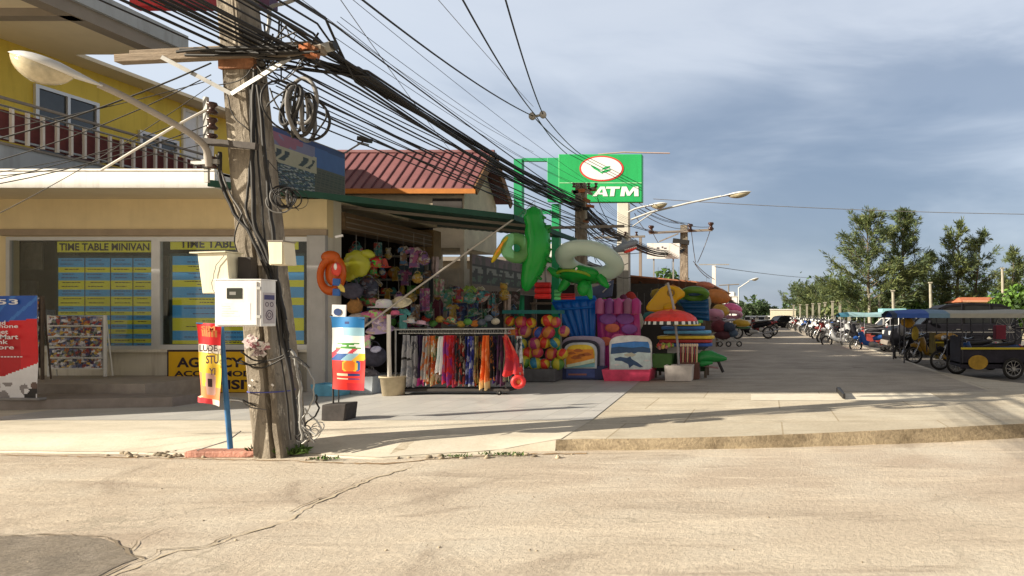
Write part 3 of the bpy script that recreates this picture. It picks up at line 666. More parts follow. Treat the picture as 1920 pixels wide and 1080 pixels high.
# ---------------------------------------------------------------- the big utility pole
def mat_pole(name='pole_concrete', a=(.31, .27, .215), b=(.16, .135, .105), c=(.54, .48, .39)):
    m = mat(name, a, rough=.95, var=.1, scale=2); nt = m.node_tree; N = nt.nodes; L = nt.links; p = N['Principled BSDF']
    tc = N.new('ShaderNodeTexCoord'); mp = N.new('ShaderNodeMapping'); mp.inputs['Scale'].default_value = (6, 6, 1.3); L.new(tc.outputs['Object'], mp.inputs[0])
    def nz(s, d, v): n = N.new('ShaderNodeTexNoise'); n.inputs['Scale'].default_value = s; n.inputs['Detail'].default_value = d; n.inputs['Roughness'].default_value = .68; L.new(v, n.inputs['Vector']); return n.outputs[0]
    def rg(x, lo, hi): r = N.new('ShaderNodeMapRange'); L.new(x, r.inputs[0]); r.inputs[1].default_value = lo; r.inputs[2].default_value = hi; return r.outputs[0]
    def mix(f, x, y):
        n = N.new('ShaderNodeMix'); n.data_type = 'RGBA'; L.new(f, n.inputs[0])
        for i, v in ((6, x), (7, y)):
            if isinstance(v, tuple): n.inputs[i].default_value = (*v, 1)
            else: L.new(v, n.inputs[i])
        return n.outputs[2]
    o = mix(rg(nz(1.2, 7, mp.outputs[0]), .4, .62), a, b); o = mix(rg(nz(2.3, 6, mp.outputs[0]), .56, .66), o, c)
    o = mix(rg(nz(14, 5, tc.outputs['Object']), .6, .75), o, tuple(v * .35 for v in b))
    L.new(o, p.inputs['Base Color'])
    bp = N.new('ShaderNodeBump'); bp.inputs['Strength'].default_value = .9; bp.inputs['Distance'].default_value = .03; L.new(nz(7, 8, tc.outputs['Object']), bp.inputs['Height']); L.new(bp.outputs[0], p.inputs['Normal'])
    return m
M_pole = mat_pole()
M_cab = mat('black_cable', (.018, .017, .017), rough=.55, var=.3, scale=3)
M_cab2 = mat('grey_cable', (.16, .155, .15), rough=.6, var=.3, scale=3)
M_galv = mat('galvanised_steel', (.36, .36, .35), rough=.5, metal=.35, var=.2, scale=6)
M_rust = mat('rusty_steel', (.22, .10, .05), rough=.9, var=.5, scale=7, bump=.5)
M_wood = mat('weathered_timber', (.25, .20, .15), rough=.95, var=.3, scale=4, stretch=(.6, 4, 4), bump=.5)
PY = 7.70
bc, tc_ = W(498, 838, PY), W(424, 0, PY)
def pole_c(z): t = (z - .13) / (tc_.z - .13); return bc.lerp(tc_, t)
def pole_mesh(ztop, m):
    b = MB(); V = []; zs = [-.1, .1, .3, .6, .9, 1.2, 1.5, 1.8, 2.1, 2.4, 2.45, 3, 3.6, 4.2, 4.8, 5.4, ztop]
    for k, z in enumerate(zs):
        c = pole_c(z); t = z / 5.2; wx = .165 - .04 * t; wy = .225 - .06 * t; gd = .07 if z < 2.42 else .0
        j = lambda: random.uniform(-.006, .006)
        gx0, gx1 = .25 * wx * 1, .58 * wx
        wy0 = wy; pr = [(-wx + .02, -wy), (gx0, -wy), (gx0 + .004, -wy + gd), (gx1 - .004, -wy + gd), (gx1, -wy), (wx - .02, -wy), (wx, -wy + .02), (wx, wy), (-wx, wy), (-wx, -wy + .02)]
        V += [(c.x + x + j(), PY + .005 + wy0 + y + j(), z) for x, y in pr]
    n = 10
    b.add(V, [(i * n + k, i * n + (k + 1) % n, (i + 1) * n + (k + 1) % n, (i + 1) * n + k) for i in range(len(zs) - 1) for k in range(n)], m)
    b.add(V[-n:], [tuple(range(n))], m); return b
P1 = thing('utility_pole', 'big leaning weathered concrete power pole with meter boxes and tangled cables', 'utility pole', (bc.x, PY + .17, .1))
pole_mesh(6.3, M_pole).build('shaft', P1)
CZ = 4.52
def bar(a, b, w, h, m, mb=None):
    mb = mb or MB(); a, b = Vector(a), Vector(b); d = b - a
    mb.obox((a + b) / 2, (d.length, w, h), m, d.to_track_quat('X', 'Z').to_matrix()); return mb
bar(W(222, 112, PY - .05), W(608, 94, PY - .05), .11, .085, M_wood).build('crossarm', P1, bevel=.006)
bar(W(250, 104, PY + .42), W(600, 86, PY + .42), .11, .085, M_wood).build('crossarm', P1, bevel=.006)
m = bar(W(303, 107, PY - .12), W(434, 176, PY - .04), .012, .045, M_galv); m.build('brace', P1)
m = bar(W(434, 176, PY - .05), W(545, 108, PY - .12), .012, .045, M_galv); m.build('brace', P1)
def insulator(c, M=None, s=1.0, m=None):
    b = MB(); m = m or mat('brown_porcelain', (.06, .03, .025), rough=.2, var=.2)
    b.lathe(c, [(.012 * s, -.05 * s), (.035 * s, -.05 * s), (.042 * s, -.03 * s), (.022 * s, -.01 * s), (.022 * s, .01 * s), (.042 * s, .03 * s), (.035 * s, .05 * s), (.012 * s, .05 * s)], m, 14, M); return b
# the secondary rack on the left of the pole
m = bar(W(386, 182, PY - .02), W(388, 342, PY - .02), .03, .045, M_galv); m.build('insulator_rack', P1)
for y in (203, 232, 262, 305): insulator(W(398, y, PY - .04), s=1.25).build('insulator', P1)
m = bar(W(370, 264, PY - .1), W(482, 275, PY - .1), .06, .07, mat('dark_strap', (.07, .06, .055), var=.4, scale=8)); m.build('clamp', P1)
m = bar(W(360, 305, PY - .06), W(410, 303, PY - .06), .04, .05, M_galv); m.build('bracket', P1)
m = bar(W(412, 118, PY - .01), W(478, 116, PY - .01), .05, .14, M_rust); m.build('rusty_collar', P1)
Mor = mat('orange_rust', (.35, .12, .05), rough=.95, var=.5, scale=9, bump=.6)
m = MB()
for i in range(7): a = W(random.uniform(572, 598), random.uniform(84, 112), PY - .1 + random.uniform(-.05, .05)); m.obox(a, (random.uniform(.06, .15), .06, random.uniform(.03, .07)), [Mor, M_rust][i % 2], (0, random.uniform(-.5, .5), random.uniform(-.4, .4)))
m.build('rusty_clamps', P1, bevel=.004)
m = MB(); m.tube([W(600, 92, PY), W(624, 86, PY)], [.05, .055], mat('grey_cap', (.35, .35, .33), var=.2), 14); m.tube([W(623, 86, PY), W(629, 85, PY)], [.057, .05], M_cab, 14); m.build('end_spool', P1)
# blue string, old paper scraps
m = MB(); c = pole_c(.75); m.torus((c.x, PY + .17, .74), .22, .008, mat('blue_string', (.08, .09, .3), rough=.8), Matrix.Identity(3), 28, 6, 1.0); m.build('blue_string', P1)
Mpap = cells('torn_paper', [(.6, .5, .5), (.25, .18, .18), (.65, .62, .6), (.3, .12, .14), (.5, .46, .44)], (22, 22, 26), noise=.8, rough=.9)
m = MB(); r = random.Random(4)
for i in range(11):
    px = r.uniform(463, 505); py = r.uniform(634, 664); p = W(px, py, PY - .008 - i * .0012); w, h = r.uniform(.03, .09), r.uniform(.02, .07); a = r.uniform(-.7, .7)
    cs = [(-w, -h), (w, -h * r.uniform(.4, 1)), (w * r.uniform(.5, 1), h), (-w * r.uniform(.3, 1), h * r.uniform(.5, 1))]
    m.add([p + Vector((x * math.cos(a) - y * math.sin(a), r.uniform(-.006, 0), x * math.sin(a) + y * math.cos(a))) for x, y in cs], [(0, 1, 2, 3)], Mpap); m.build('paper_scrap', P1); m = MB()
for px, py in ((473, 713), (468, 723), (511, 722), (506, 680), (533, 604)):
    m.obox(W(px, py, PY - .012 if px < 530 else PY + .0), (.03, .004, .02), mat('paper_white', (.75, .73, .7)), (0, .6, 0)); m.build('paper_scrap', P1); m = MB()
# cables stapled down the shaft, some hanging clear
def sagline(a, b, sag, n=14):
    a, b = Vector(a), Vector(b); return [a.lerp(b, i / n) - Vector((0, 0, sag * 4 * (i / n) * (1 - i / n))) for i in range(n + 1)]
def wig(pxs, Y, seed=0, amp=.01, sub=6):
    P = [W(x, y, Y if not isinstance(Y, (list, tuple)) else Y[i]) for i, (x, y) in enumerate(pxs)]; o = []
    for i in range(len(P) - 1):
        for k in range(sub):
            t = k / sub; p0 = P[max(i - 1, 0)]; p1 = P[i]; p2 = P[i + 1]; p3 = P[min(i + 2, len(P) - 1)]
            q = .5 * ((2 * p1) + (p2 - p0) * t + (2 * p0 - 5 * p1 + 4 * p2 - p3) * t * t + (-p0 + 3 * p1 - 3 * p2 + p3) * t ** 3)
            o.append(q + Vector((amp * noisef(i * 3 + t * 3, seed), 0, 0)))
    o.append(P[-1]); return o
runs = [([(412, 285), (415, 340), (440, 400), (470, 440), (505, 520), (530, 600), (545, 700), (556, 800)], .020, M_cab),
        ([(470, 150), (472, 250), (468, 330), (462, 390), (480, 440), (512, 520), (536, 610), (540, 640)], .014, M_cab),
        ([(478, 130), (474, 240), (474, 330), (478, 420), (500, 470), (520, 530), (535, 600)], .022, M_cab),
        ([(405, 290), (425, 350), (448, 390), (462, 420), (486, 470), (500, 500)], .010, M_cab2),
        ([(455, 400), (440, 440), (446, 480), (455, 520)], .007, M_cab),
        ([(484, 160), (494, 260), (503, 360), (512, 440), (522, 560), (530, 640), (548, 720), (555, 815)], .020, M_cab), ([(478, 200), (486, 320), (494, 420), (506, 520), (520, 620), (534, 720), (545, 825)], .010, M_cab),
        ([(425, 175), (440, 220), (475, 250)], .006, M_cab), ([(405, 160), (450, 150), (480, 120)], .006, M_cab)]
for i, (p, rr, mm) in enumerate(runs):
    m = MB(); m.tube(wig(p, PY - .03 - .012 * (i % 3), i, .008), rr, mm, 7); m.build('down_cable', P1)
for i, p in enumerate([[(452, 660), (480, 676), (520, 672), (545, 655)], [(450, 676), (490, 690), (545, 668), (580, 690)], [(445, 680), (470, 684), (500, 678)], [(418, 750), (452, 752), (470, 764), (500, 768)], [(430, 745), (455, 750), (480, 762)]]):
    m = MB(); m.tube(wig(p, PY - .05, i), .009 if i < 3 else .007, M_cab if i != 3 else M_cab2, 6); m.build('tie_wire', P1)
# ---------------------------------------------------------------- hanging cable coils
def coil(name, label, c, R0, n, spread, thick, tails, seed):
    r = random.Random(seed); b = MB()
    for i in range(n):
        M = Euler((PI / 2 + r.uniform(-.22, .22), r.uniform(-.22, .22), r.uniform(0, 3))).to_matrix()
        b.torus(c + Vector((r.gauss(0, spread), r.gauss(0, .05), r.gauss(0, spread))), R0 * r.uniform(.8, 1.06), thick * r.uniform(.5, 1.6), [M_cab, M_cab, M_cab2][i % 3], M, 30, 6, r.uniform(.85, 1.15))
    for t in tails: b.tube(wig(t, c.y, seed), thick * .6, M_cab, 6)
    tag(b.build(name), label, 'cable coil', 'spare cable coils hanging from the big pole')
coil('cable_coil', 'large loose coil of black cable hanging right of the big pole', W(553, 203, 7.55), .27, 9, .055, .014, [[(500, 200), (520, 180), (545, 165)], [(590, 175), (612, 215), (585, 262)], [(505, 165), (540, 230), (600, 255)], [(502, 300), (510, 355), (530, 372)]], 3)
coil('cable_coil', 'small dark cable coil hanging lower beside the sign board edge', W(538, 372, 7.7), .12, 12, .03, .006, [[(518, 300), (530, 350), (560, 395)], [(500, 300), (545, 345), (560, 370)]], 8)
# cable tangle at the foot of the pole
r = random.Random(9); b = MB()
for i, p in enumerate([[(558, 690), (566, 720), (558, 750), (570, 800), (590, 830)], [(545, 670), (575, 690), (590, 740), (565, 790), (580, 820), (566, 832)], [(592, 740), (596, 770), (570, 800), (560, 820)], [(570, 765), (600, 800), (590, 815), (560, 790)], [(560, 670), (568, 686), (572, 690)], [(545, 655), (556, 680), (563, 740), (566, 825)]]):
    b.tube(wig(p, 7.75, i, .02), .009 if i < 5 else .016, [M_cab2, M_galv, M_cab, mat('pale_cable', (.5, .5, .48))][i % 4], 6)
for i in range(9):
    M = Euler((PI / 2 + r.uniform(-.6, .6), r.uniform(-.8, .8), 0)).to_matrix(); b.torus(W(r.uniform(565, 598), r.uniform(800, 826), 7.8), r.uniform(.04, .1), .006, [M_cab, M_cab2, MATS['pale_cable']][i % 3], M, 18, 5)
tag(b.build('cable_tangle'), 'tangle of loose grey and black cable ends at the foot of the big pole', 'cables')
# ---------------------------------------------------------------- meter boxes
Mbx = mat('white_enamel', (.78, .79, .80), var=.05, rough=.35, stain=.3); Mcb = mat('cream_plastic', (.74, .71, .56), var=.05, rough=.45, stain=.35); Mcb2 = mat('cream_box_side', (.74, .66, .48), var=.06, rough=.5)
t = thing('meter_box', 'large white electricity meter box with small dark window, strapped to the pole', 'meter box', W(445, 612, 7.4))
x0, x1 = W(400, 0, 7.3).x, W(487, 0, 7.3).x; z0, z1 = 1.475, 1.965
m = MB(); m.box(x0, x1, 7.32, 7.54, z0, z1, Mbx); m.box(x0 - .01, x1 + .01, 7.31, 7.55, z1, z1 + .012, Mbx); m.build('housing', t, bevel=.008)
m = MB(); m.box(x0 + .015, x1 - .035, 7.306, 7.319, z0 + .015, z1 - .015, Mbx); m.build('door', t, bevel=.004)
m = MB(); w0 = W(425, 0, 7.3).x; w1 = W(453, 0, 7.3).x; m.box(w0, w1, 7.300, 7.3055, W(0, 560, 7.3).z, W(0, 540, 7.3).z, mat('meter_window', (.03, .035, .03), rough=.1)); m.box(w0 + .03, w1 - .06, 7.2985, 7.2999, W(0, 553, 7.3).z, W(0, 547, 7.3).z, mat('dial', (.2, .2, .19))); m.build('meter_window', t)
m = MB(); m.box(w0 - .07, w1 + .09, 7.3035, 7.3058, W(0, 600, 7.3).z, W(0, 568, 7.3).z, mat('faint_print', (.74, .75, .77))); 
for k in range(5): m.box(w0 - .05, w0 + random.uniform(.02, .14), 7.3015, 7.3033, W(0, 575 + k * 4.5, 7.3).z, W(0, 573.8 + k * 4.5, 7.3).z, mat('grey_print', (.55, .56, .58)))
m.build('notice', t)
for zz in (z0 + .09, z1 - .1):
    m = MB(); m.box(x1 - .03, x1 + .004, 7.300, 7.318, zz, zz + .03, M_galv); m.build('hinge', t)
m = MB(); ls = mat('sticker_grey', (.46, .43, .46), var=.12, scale=30); m.box(x1 + .0015, x1 + .004, 7.35, 7.52, z0 + .03, z0 + .36, ls); m.box(x1 + .0045, x1 + .006, 7.36, 7.51, z0 + .285, z0 + .335, mat('sticker_navy', (.08, .08, .2)))
dk = mat('sticker_ink', (.12, .1, .14))
for k in range(2): m.torus((x1 + .005, 7.40 + k * .07, z0 + .235), .022, .004, dk, Euler((0, PI / 2, 0)).to_matrix(), 16, 4)
m.torus((x1 + .005, 7.435, z0 + .12), .05, .005, dk, Euler((0, PI / 2, 0)).to_matrix(), 18, 4); m.torus((x1 + .005, 7.435, z0 + .12), .025, .005, dk, Euler((0, PI / 2, 0)).to_matrix(), 18, 4)
m.build('sticker', t)
m = MB(); m.tube([W(484, 555, 7.42), W(500, 545, 7.5), W(505, 525, 7.6), W(500, 500, 7.66)], .012, M_cab, 7); m.build('conduit', t)
t = thing('junction_box', 'cream junction box with overhanging lid on the left side of the pole', 'junction box', W(398, 550, 7.4))
x0, x1 = W(372, 0, 7.35).x, W(425, 0, 7.35).x
m = MB(); m.prism([(x0 + .035, 7.36, 1.825), (x1 + .03, 7.36, 1.84), (x1 - .005, 7.36, 2.26), (x0 - .02, 7.36, 2.25)], (0, .2, 0), Mcb); m.build('housing', t, bevel=.006)
m = MB(); m.prism([(x0 - .08, 7.33, 2.25), (x1 + .0, 7.33, 2.262), (x1 + .0, 7.33, 2.275), (x0 - .08, 7.33, 2.263)], (0, .26, 0), Mcb); m.build('lid', t)
m = MB(); m.tube(wig([(420, 478), (405, 500), (398, 530), (402, 552)], 7.345), .0035, M_cab2, 5); m.build('seal_wire', t)
m = MB(); m.box(x1 + .035, x1 + .17, 7.46, 7.56, 1.86, 2.22, M_dark); m.build('backing_plate', t)
t = thing('junction_box', 'small cream junction box on the right side of the pole', 'junction box', W(520, 495, 7.5))
x0, x1 = W(501, 0, 7.45).x, W(531, 0, 7.45).x
m = MB(); m.prism([(x0 + .02, 7.46, 2.135), (x1 + .015, 7.46, 2.14), (x1 - .01, 7.46, 2.385), (x0, 7.46, 2.385)], (0, .18, 0), Mcb2); m.box(x0 + .021, x1 - .013, 7.448, 7.458, 2.145, 2.38, Mcb); m.build('housing', t)
m = MB(); m.box(x0 - .0, x1 + .0, 7.445, 7.65, 2.386, 2.40, M_gbr); m.build('lid', t)
# ---------------------------------------------------------------- near street lamp on the pole
def lamp_head(t, N_, T_, wid, hgt, whitem, roll=0.0):
    N_, T_ = Vector(N_), Vector(T_); d = T_ - N_; Lh = d.length; d.normalize(); side = d.cross(Vector((0, 0, 1))).normalized(); up = side.cross(d)
    def loft(fw, fh0, fh1, t0, t1, m, nm, n=12, par=t):
        b = MB(); V = []; K = 16
        for i in range(n + 1):
            u = t0 + (t1 - t0) * i / n; w = fw(u); 
            for k in range(K):
                a = 2 * PI * k / K; s, c = math.sin(a), math.cos(a)
                V.append(N_ + d * (u * Lh) + side * (w * c) + up * (s * (fh1(u) if s > 0 else fh0(u))))
        b.add(V, [(i * K + k, i * K + (k + 1) % K, (i + 1) * K + (k + 1) % K, (i + 1) * K + k) for i in range(n) for k in range(K)], m, True)
        b.add(V[:K][::-1], [tuple(range(K))], m); b.add(V[-K:], [tuple(range(K))], m); return b.build(nm, par)
    prof = lambda u: max(.02, math.sin(min(1, u * .62 + .38) * PI)) ** .55 if u > .3 else (.25 + u * 2.2)
    env = lambda u: min(1.0, .18 + u * 1.6) * (1 - max(0, (u - .62) / .38) ** 2.4 * .93)
    loft(lambda u: wid * env(u), lambda u: hgt * .12 * env(u), lambda u: hgt * .42 * env(u), 0, 1, whitem, 'lamp_housing')
    env2 = lambda u: max(.02, math.sin(PI * max(0, min(1, (u - .3) / .68))) ** .6)
    loft(lambda u: wid * .9 * env2(u), lambda u: hgt * .95 * env2(u), lambda u: .001, .31, .965, mat('lamp_bowl', (.50, .44, .30), rough=.12, var=.3, scale=9, coat=.6), 'lamp_bowl')
SL = thing('street_lamp', 'large near street lamp with a glass bowl on a curved arm from the big pole', 'street lamp', W(392, 310, 7.6))
m = MB(); m.tube(wig([(392, 312), (388, 282), (372, 262), (340, 240), (290, 212), (235, 182), (184, 158)], [7.62, 7.58, 7.5, 7.4, 7.25, 7.1, 6.95], 0, 0), [.034] * 37, mat('lamp_arm_grey', (.34, .31, .28), var=.15, rough=.5), 10); m.build('arm', SL)
lamp_head(SL, W(192, 162, 6.95), W(16, 98, 6.7), .17, .20, mat('lamp_white', (.66, .67, .67), var=.1, rough=.35))
m = MB(); m.tube([W(190, 319, 7.3), W(325, 238, 7.35), W(388, 205, 7.5)], .012, mat('stay_white', (.72, .7, .66), var=.1), 8); m.build('stay_rod', SL)
# ---------------------------------------------------------------- overhead cables
CG = 'overhead cables along the street'
def cable(P, r, label, m=None, group=CG, name='overhead_cable'):
    b = MB(); b.tube(P, r, m or M_cab, 5, False); return tag(b.build(name), label, 'cable', group)
r = random.Random(21)
P2 = Vector((-5.1, 19, 4.6)); P3 = Vector((-5.2, 25, 4.5)); P4 = Vector((-4.6, 38, 5.2))
def run(pts, sags):
    o = []
    for (a, b), s in zip(zip(pts, pts[1:]), sags): o += sagline(a, b, s, 12)[:-1]
    o.append(Vector(pts[-1])); return o
for i in range(26):
    t = i / 25; X = -6.25 + t * 1.35 + r.uniform(-.06, .06); Z = CZ + r.uniform(-.05, .34) if i % 3 else CZ + r.uniform(.05, .5)
    ex = Vector((r.gauss(0, .07), 0, r.gauss(0, .09)))
    q = Vector((-5.02 + r.gauss(0, .07), 8.5, CZ + .02 + r.gauss(0, .06))) if i % 5 else None
    A = [Vector((X, -14, Z + .3)), Vector((X, PY + r.uniform(-.1, .45), Z))]
    pts = A + ([q] if q else []) + [P2 + ex, P3 + ex * .8 + Vector((0, 0, -.1)), P4 + ex]
    s = [.25] + ([.02] if q else []) + [r.uniform(0, .18), r.uniform(.05, .3), .4]
    cable(run(pts, s), r.uniform(.009, .019), 'black cable in the thick bundle running from the big pole down the street', group='cables of the thick bundle')
for i in range(8):
    z = 3.85 + i * .06; ex = Vector((r.gauss(0, .1), 0, r.gauss(0, .12)))
    cable(run([Vector((-5.45 + r.uniform(-.1, .1), PY, z + .05)), Vector((-5.2, 19, 3.9 + r.uniform(-.1, .35))) + ex, Vector((-5.2, 25, 4.0)) + ex], [r.uniform(.0, .14), .2]), r.uniform(.006, .014), 'black cable of the lower set running beneath the thick bundle', group='cables of the lower set')
for i in range(4):
    z = CZ + .25 + (0, .17, .22, .5)[i]
    cable(run([Vector((-4.95 + i * .04, PY + .2, z)), Vector((-4.9, 19, 5.0 + i * .08)), Vector((-4.9, 25, 4.9 + i * .05))], [r.uniform(.05, .3), .2]), .004, 'thin wire running just above the thick bundle', group='thin wires above the bundle')
# slack jumpers and loops round the crossarm
for i in range(22):
    a = W(r.uniform(395, 600), r.uniform(20, 120), PY + r.uniform(-.15, .5)); b_ = W(r.uniform(420, 620), r.uniform(60, 160), PY + r.uniform(-.15, .4))
    cable(sagline(a, b_, r.uniform(.02, .25), 12), r.uniform(.004, .011), 'slack jumper wire looped round the head of the big pole', [M_cab, M_cab, M_cab2][i % 3], 'jumper wires at the big pole')
for i in range(12):
    xa = r.uniform(330, 470); xb = r.uniform(480, 615); a = W(xa, 112 - (xa - 222) * .045 + r.uniform(-16, 4), PY - r.uniform(.1, .2)); b_ = W(xb, 112 - (xb - 222) * .045 + r.uniform(-14, 8), PY - r.uniform(.1, .2))
    cable(sagline(a, b_, r.uniform(-.03, .07), 8), r.uniform(.010, .022), 'thick black cable tied along the crossarm of the big pole', group='cables tied along the crossarm')
# wires leaving left along the side street
for i, (y0, y1, sg, rr) in enumerate([(118, 150, .1, .009), (140, 168, .12, .006), (150, 190, .05, .005), (205, 200, .12, .005), (232, 232, .1, .006), (268, 262, .06, .005), (306, 185, .0, .008), (318, 196, .0, .006), (160, 300, .1, .004), (250, 330, .0, .004)]):
    a = W(396, y0, PY - .05); c = W(-40, y1, PY - .6); d = (c - a); cable(sagline(a, a + d * 3.5, sg * 8, 22), rr, 'wire strung left from the big pole across the yellow building', group='wires strung left from the big pole')
# the high lines on their spacer, and thin lines above the roofs
HG = 'high lines above the street'
Lh = [((680, 0, 7.5), (1000, 218, 16), (1085, 292, 21)), ((868, 0, 8.5), (1004, 216, 16), (1062, 288, 21)), ((948, 0, 9), (1018, 214, 16), (1090, 290, 21))]
for i, L_ in enumerate(Lh):
    P = [W(*q) for q in L_]; d = (P[0] - P[1]).normalized() * 18
    cable(run([P[0] + d, P[0], P[1], P[2], Vector((-4.9 + i * .3, 38, 6.6))], [.1, .1, .08, .5]), .013, ['leftmost of the three heavy lines meeting at the mid-air spacer', 'middle of the three heavy lines meeting at the mid-air spacer', 'rightmost of the three heavy lines meeting at the mid-air spacer'][i], group=HG)
m = MB(); m.tube([W(992, 220, 16), W(1024, 214, 16)], .03, M_galv, 8); m.ell(W(998, 218, 16), (.08, .08, .09), mat('spacer_grey', (.4, .38, .35))); m.ell(W(1018, 215, 16), (.08, .08, .09), MATS['spacer_grey'])
tag(m.build('line_spacer'), 'grey spacer clamp joining the three high lines in mid-air', 'spacer')
cable(sagline(W(625, -20, 9), W(845, 283, 20), .05), .006, 'thin steep wire crossing the pale sky above the maroon roof', M_cab2, HG)
cable(sagline(W(805, -20, 9), W(1000, 200, 16), .02), .005, 'thin wire left of the heavy lines, ending at the spacer', M_cab2, HG)
cable(sagline(W(540, -20, 8.4), W(1000, 285, 19), .15), .005, 'thin wire from the top left to the bank sign', M_cab2, HG)
cable(sagline(W(1225, 373, 30), W(2300, 402, 30), .25), .014, 'long single cable crossing the sky to the right edge', M_cab2, HG)
cable(sagline(W(1340, 500, 42), W(1560, 522, 90), .2), .02, 'faint distant cable over the far end of the street', M_cab2, HG)
# another lamp arm above the pole top
t = thing('street_lamp', 'lamp arm just visible at the top edge above the big pole', 'street lamp', W(508, 30, 9.0))
m = MB(); m.tube(wig([(505, 40), (508, 14), (540, 4), (600, -20)], 8.2, 0, 0), .022, M_galv, 8); m.tube([W(505, 40, 8.2), Vector((W(505, 0, 8.2).x, 8.1, 4.6)), Vector((-5.8, 7.95, 4.5))], .02, M_galv, 8); m.build('arm', t)
lamp_head(t, W(600, -20, 8.2), W(720, -60, 8.2), .11, .13, MATS['lamp_white'])
# ---------------------------------------------------------------- banners
def cloth(name, par, x0, x1, y0, y1, Y, fn, wob=.02, nu=24, nv=34, shape=None, label=None, seed=0):
    """hanging printed sheet: fn(u, v) gives the colour; u across, v down"""
    def p(u, v):
        px = x0 + (x1 - x0) * u; py = y0 + (y1 - y0) * v
        if shape: px, py = shape(px, py, u, v)
        q = W(px, py, Y); q.y += wob * (math.sin(u * 7 + v * 3 + seed) + .6 * math.sin(v * 9 - u * 4 + seed * 2)); return q
    m = MB(); m.grid(p, nu, nv, None, mfn=fn)
    m2 = MB(); m2.grid(lambda u, v: p(u, v) + Vector((0, .006, 0)), nu, nv, mat('banner_back', (.5, .48, .46), var=.1)); 
    for vv, ff in ((m2.v, m2.f),): m.add(vv, ff, MATS['banner_back'], True)
    return m
CLR = lambda n, c, **k: mat('ink_' + n, lin(c), var=.08, rough=.45, **k)
# red flag on the blue post
FL = thing('flag_post', 'leaning blue steel post with a small red and yellow flag', 'flag post', W(431, 840, 7.6))
m = MB(); m.tube([W(432, 841, 7.6), W(422, 720, 7.55), W(414, 606, 7.5)], .026, mat('blue_paint', (.04, .16, .36), var=.25, scale=7, rough=.5), 12); m.build('post', FL)
m = MB(); m.tube([W(370, 844, 7.6), W(428, 826, 7.62), W(452, 808, 7.7)], .007, M_cab2, 6); m.build('guy_wire', FL)
def f_red(u, v):
    if v < .27: return CLR('red', (200, 20, 30)) if not (.08 < v < .17 and .15 < u < .9 and (int(u * 24) % 3)) else CLR('dull_orange', (190, 120, 60))
    if v < .37: return CLR('offwhite', (225, 215, 205))
    if v < .62: return CLR('flag_yellow', (235, 195, 60)) if u < .8 or v > .5 else CLR('pale_yellow', (225, 210, 120))
    a = abs(u - .55)
    if v < .88 and a < .2 * (1 - abs(v - .76)): return CLR('grey_pink', (200, 160, 150)) if not (a < .08 and .68 < v < .78) else CLR('dark', (50, 25, 30))
    if v > .93: return CLR('red2', (200, 50, 60)) if u < .6 else CLR('offwhite', (225, 215, 205))
    return CLR('orange_pink', (235, 140, 90)) if v > .78 or u < .15 else CLR('flag_yellow', (235, 195, 60))
m = cloth('flag', FL, 368, 413, 607, 756, 7.46, f_red, .012, 24, 60, lambda px, py, u, v: (px + v * 8 * (1 - u) - (6 if v > .93 and u < .2 else 0), py - (1 - u) * 2 + (6 * u * v)))
ink = CLR('dark', (50, 25, 30))
for s, a, c, y0, y1 in (('SIM', 377, 403, 611, 620), ('LUDE', 374, 407, 647, 659), ('STU', 386, 410, 666, 682), ('YI', 392, 404, 690, 703)):
    m.text(s, W(a, y1, 7.425), W(c, y1, 7.425) - W(a, y1, 7.425), W(a, y0, 7.425) - W(a, y1, 7.425), ink if s != 'SIM' else CLR('dull_orange', (190, 120, 60)), .03)
m.build('flag', FL)
m = MB(); m.tube([W(368, 606, 7.46), W(415, 608, 7.5)], .008, MATS['blue_paint'], 6); m.build('rod', FL)
# ice cream pennant in a black block
IC = thing('pennant_stand', 'tall ice cream pennant on a thin pole standing in a black block', 'banner', W(625, 790, 9.65))
m = MB(); m.prism([W(602, 789, 9.55), W(645, 790, 9.55), W(649, 757, 9.55), W(603, 759, 9.55)], (0, .28, 0), mat('black_block', (.035, .03, .03), var=.4, scale=9)); m.build('base_block', IC, bevel=.012)
m = MB(); m.tube([W(625, 762, 9.66), W(622, 590, 9.66)], .012, M_dark, 8); m.build('pole', IC)
def f_ice(u, v):
    c = lambda n, q: CLR(n, q)
    if v < .14: return c('sky_blue', (35, 120, 185)) if not (abs(u - .5) < .07 and abs(v - .08) < .02) else c('navy', (25, 50, 110))
    if v < .26: return c('pale_blue', (150, 195, 215)) if u > .35 else c('ice_white', (235, 240, 240))
    if v < .36: return c('ice_white', (235, 240, 240))
    if v < .43: return c('leaf_green', (70, 140, 60)) if (u - .5) ** 2 < .1 + .1 * math.sin(v * 60) else c('ice_white', (235, 240, 240))
    if v < .50: return c('ice_white', (235, 240, 240)) if (u + v * 2) % .5 > .15 else c('pinkred', (205, 70, 90))
    if v < .60: return [c('mid_blue', (40, 90, 160)), c('pale_blue', (150, 195, 215)), c('warm_yellow', (240, 190, 60)), c('pinkred', (205, 70, 90))][int((u * 3 + v * 7)) % 4]
    if v < .74:
        d = math.hypot(u - .55, (v - .67) * 1.9)
        return c('warm_orange', (240, 120, 40)) if d < .16 else c('warm_yellow', (240, 190, 60)) if d < .22 else c('mid_blue', (40, 90, 160)) if d < .3 and u > .5 else c('flame_red', (215, 40, 35))
    if v < .90: return c('flame_red', (215, 40, 35)) if int(v * 50) % 3 or u < .15 or u > .85 else c('pale_peach', (245, 200, 170)) if u < .5 else c('navy', (25, 50, 110))
    return c('deep_red', (190, 25, 40)) if u > .45 else c('flame_red', (215, 40, 35))
m = cloth('pennant', IC, 621, 682, 595, 729, 9.6, f_ice, .015, 26, 62, lambda px, py, u, v: (px + v * 2, py + u * v * 3 + 2 * math.sin(u * 3) * (v - .5)))

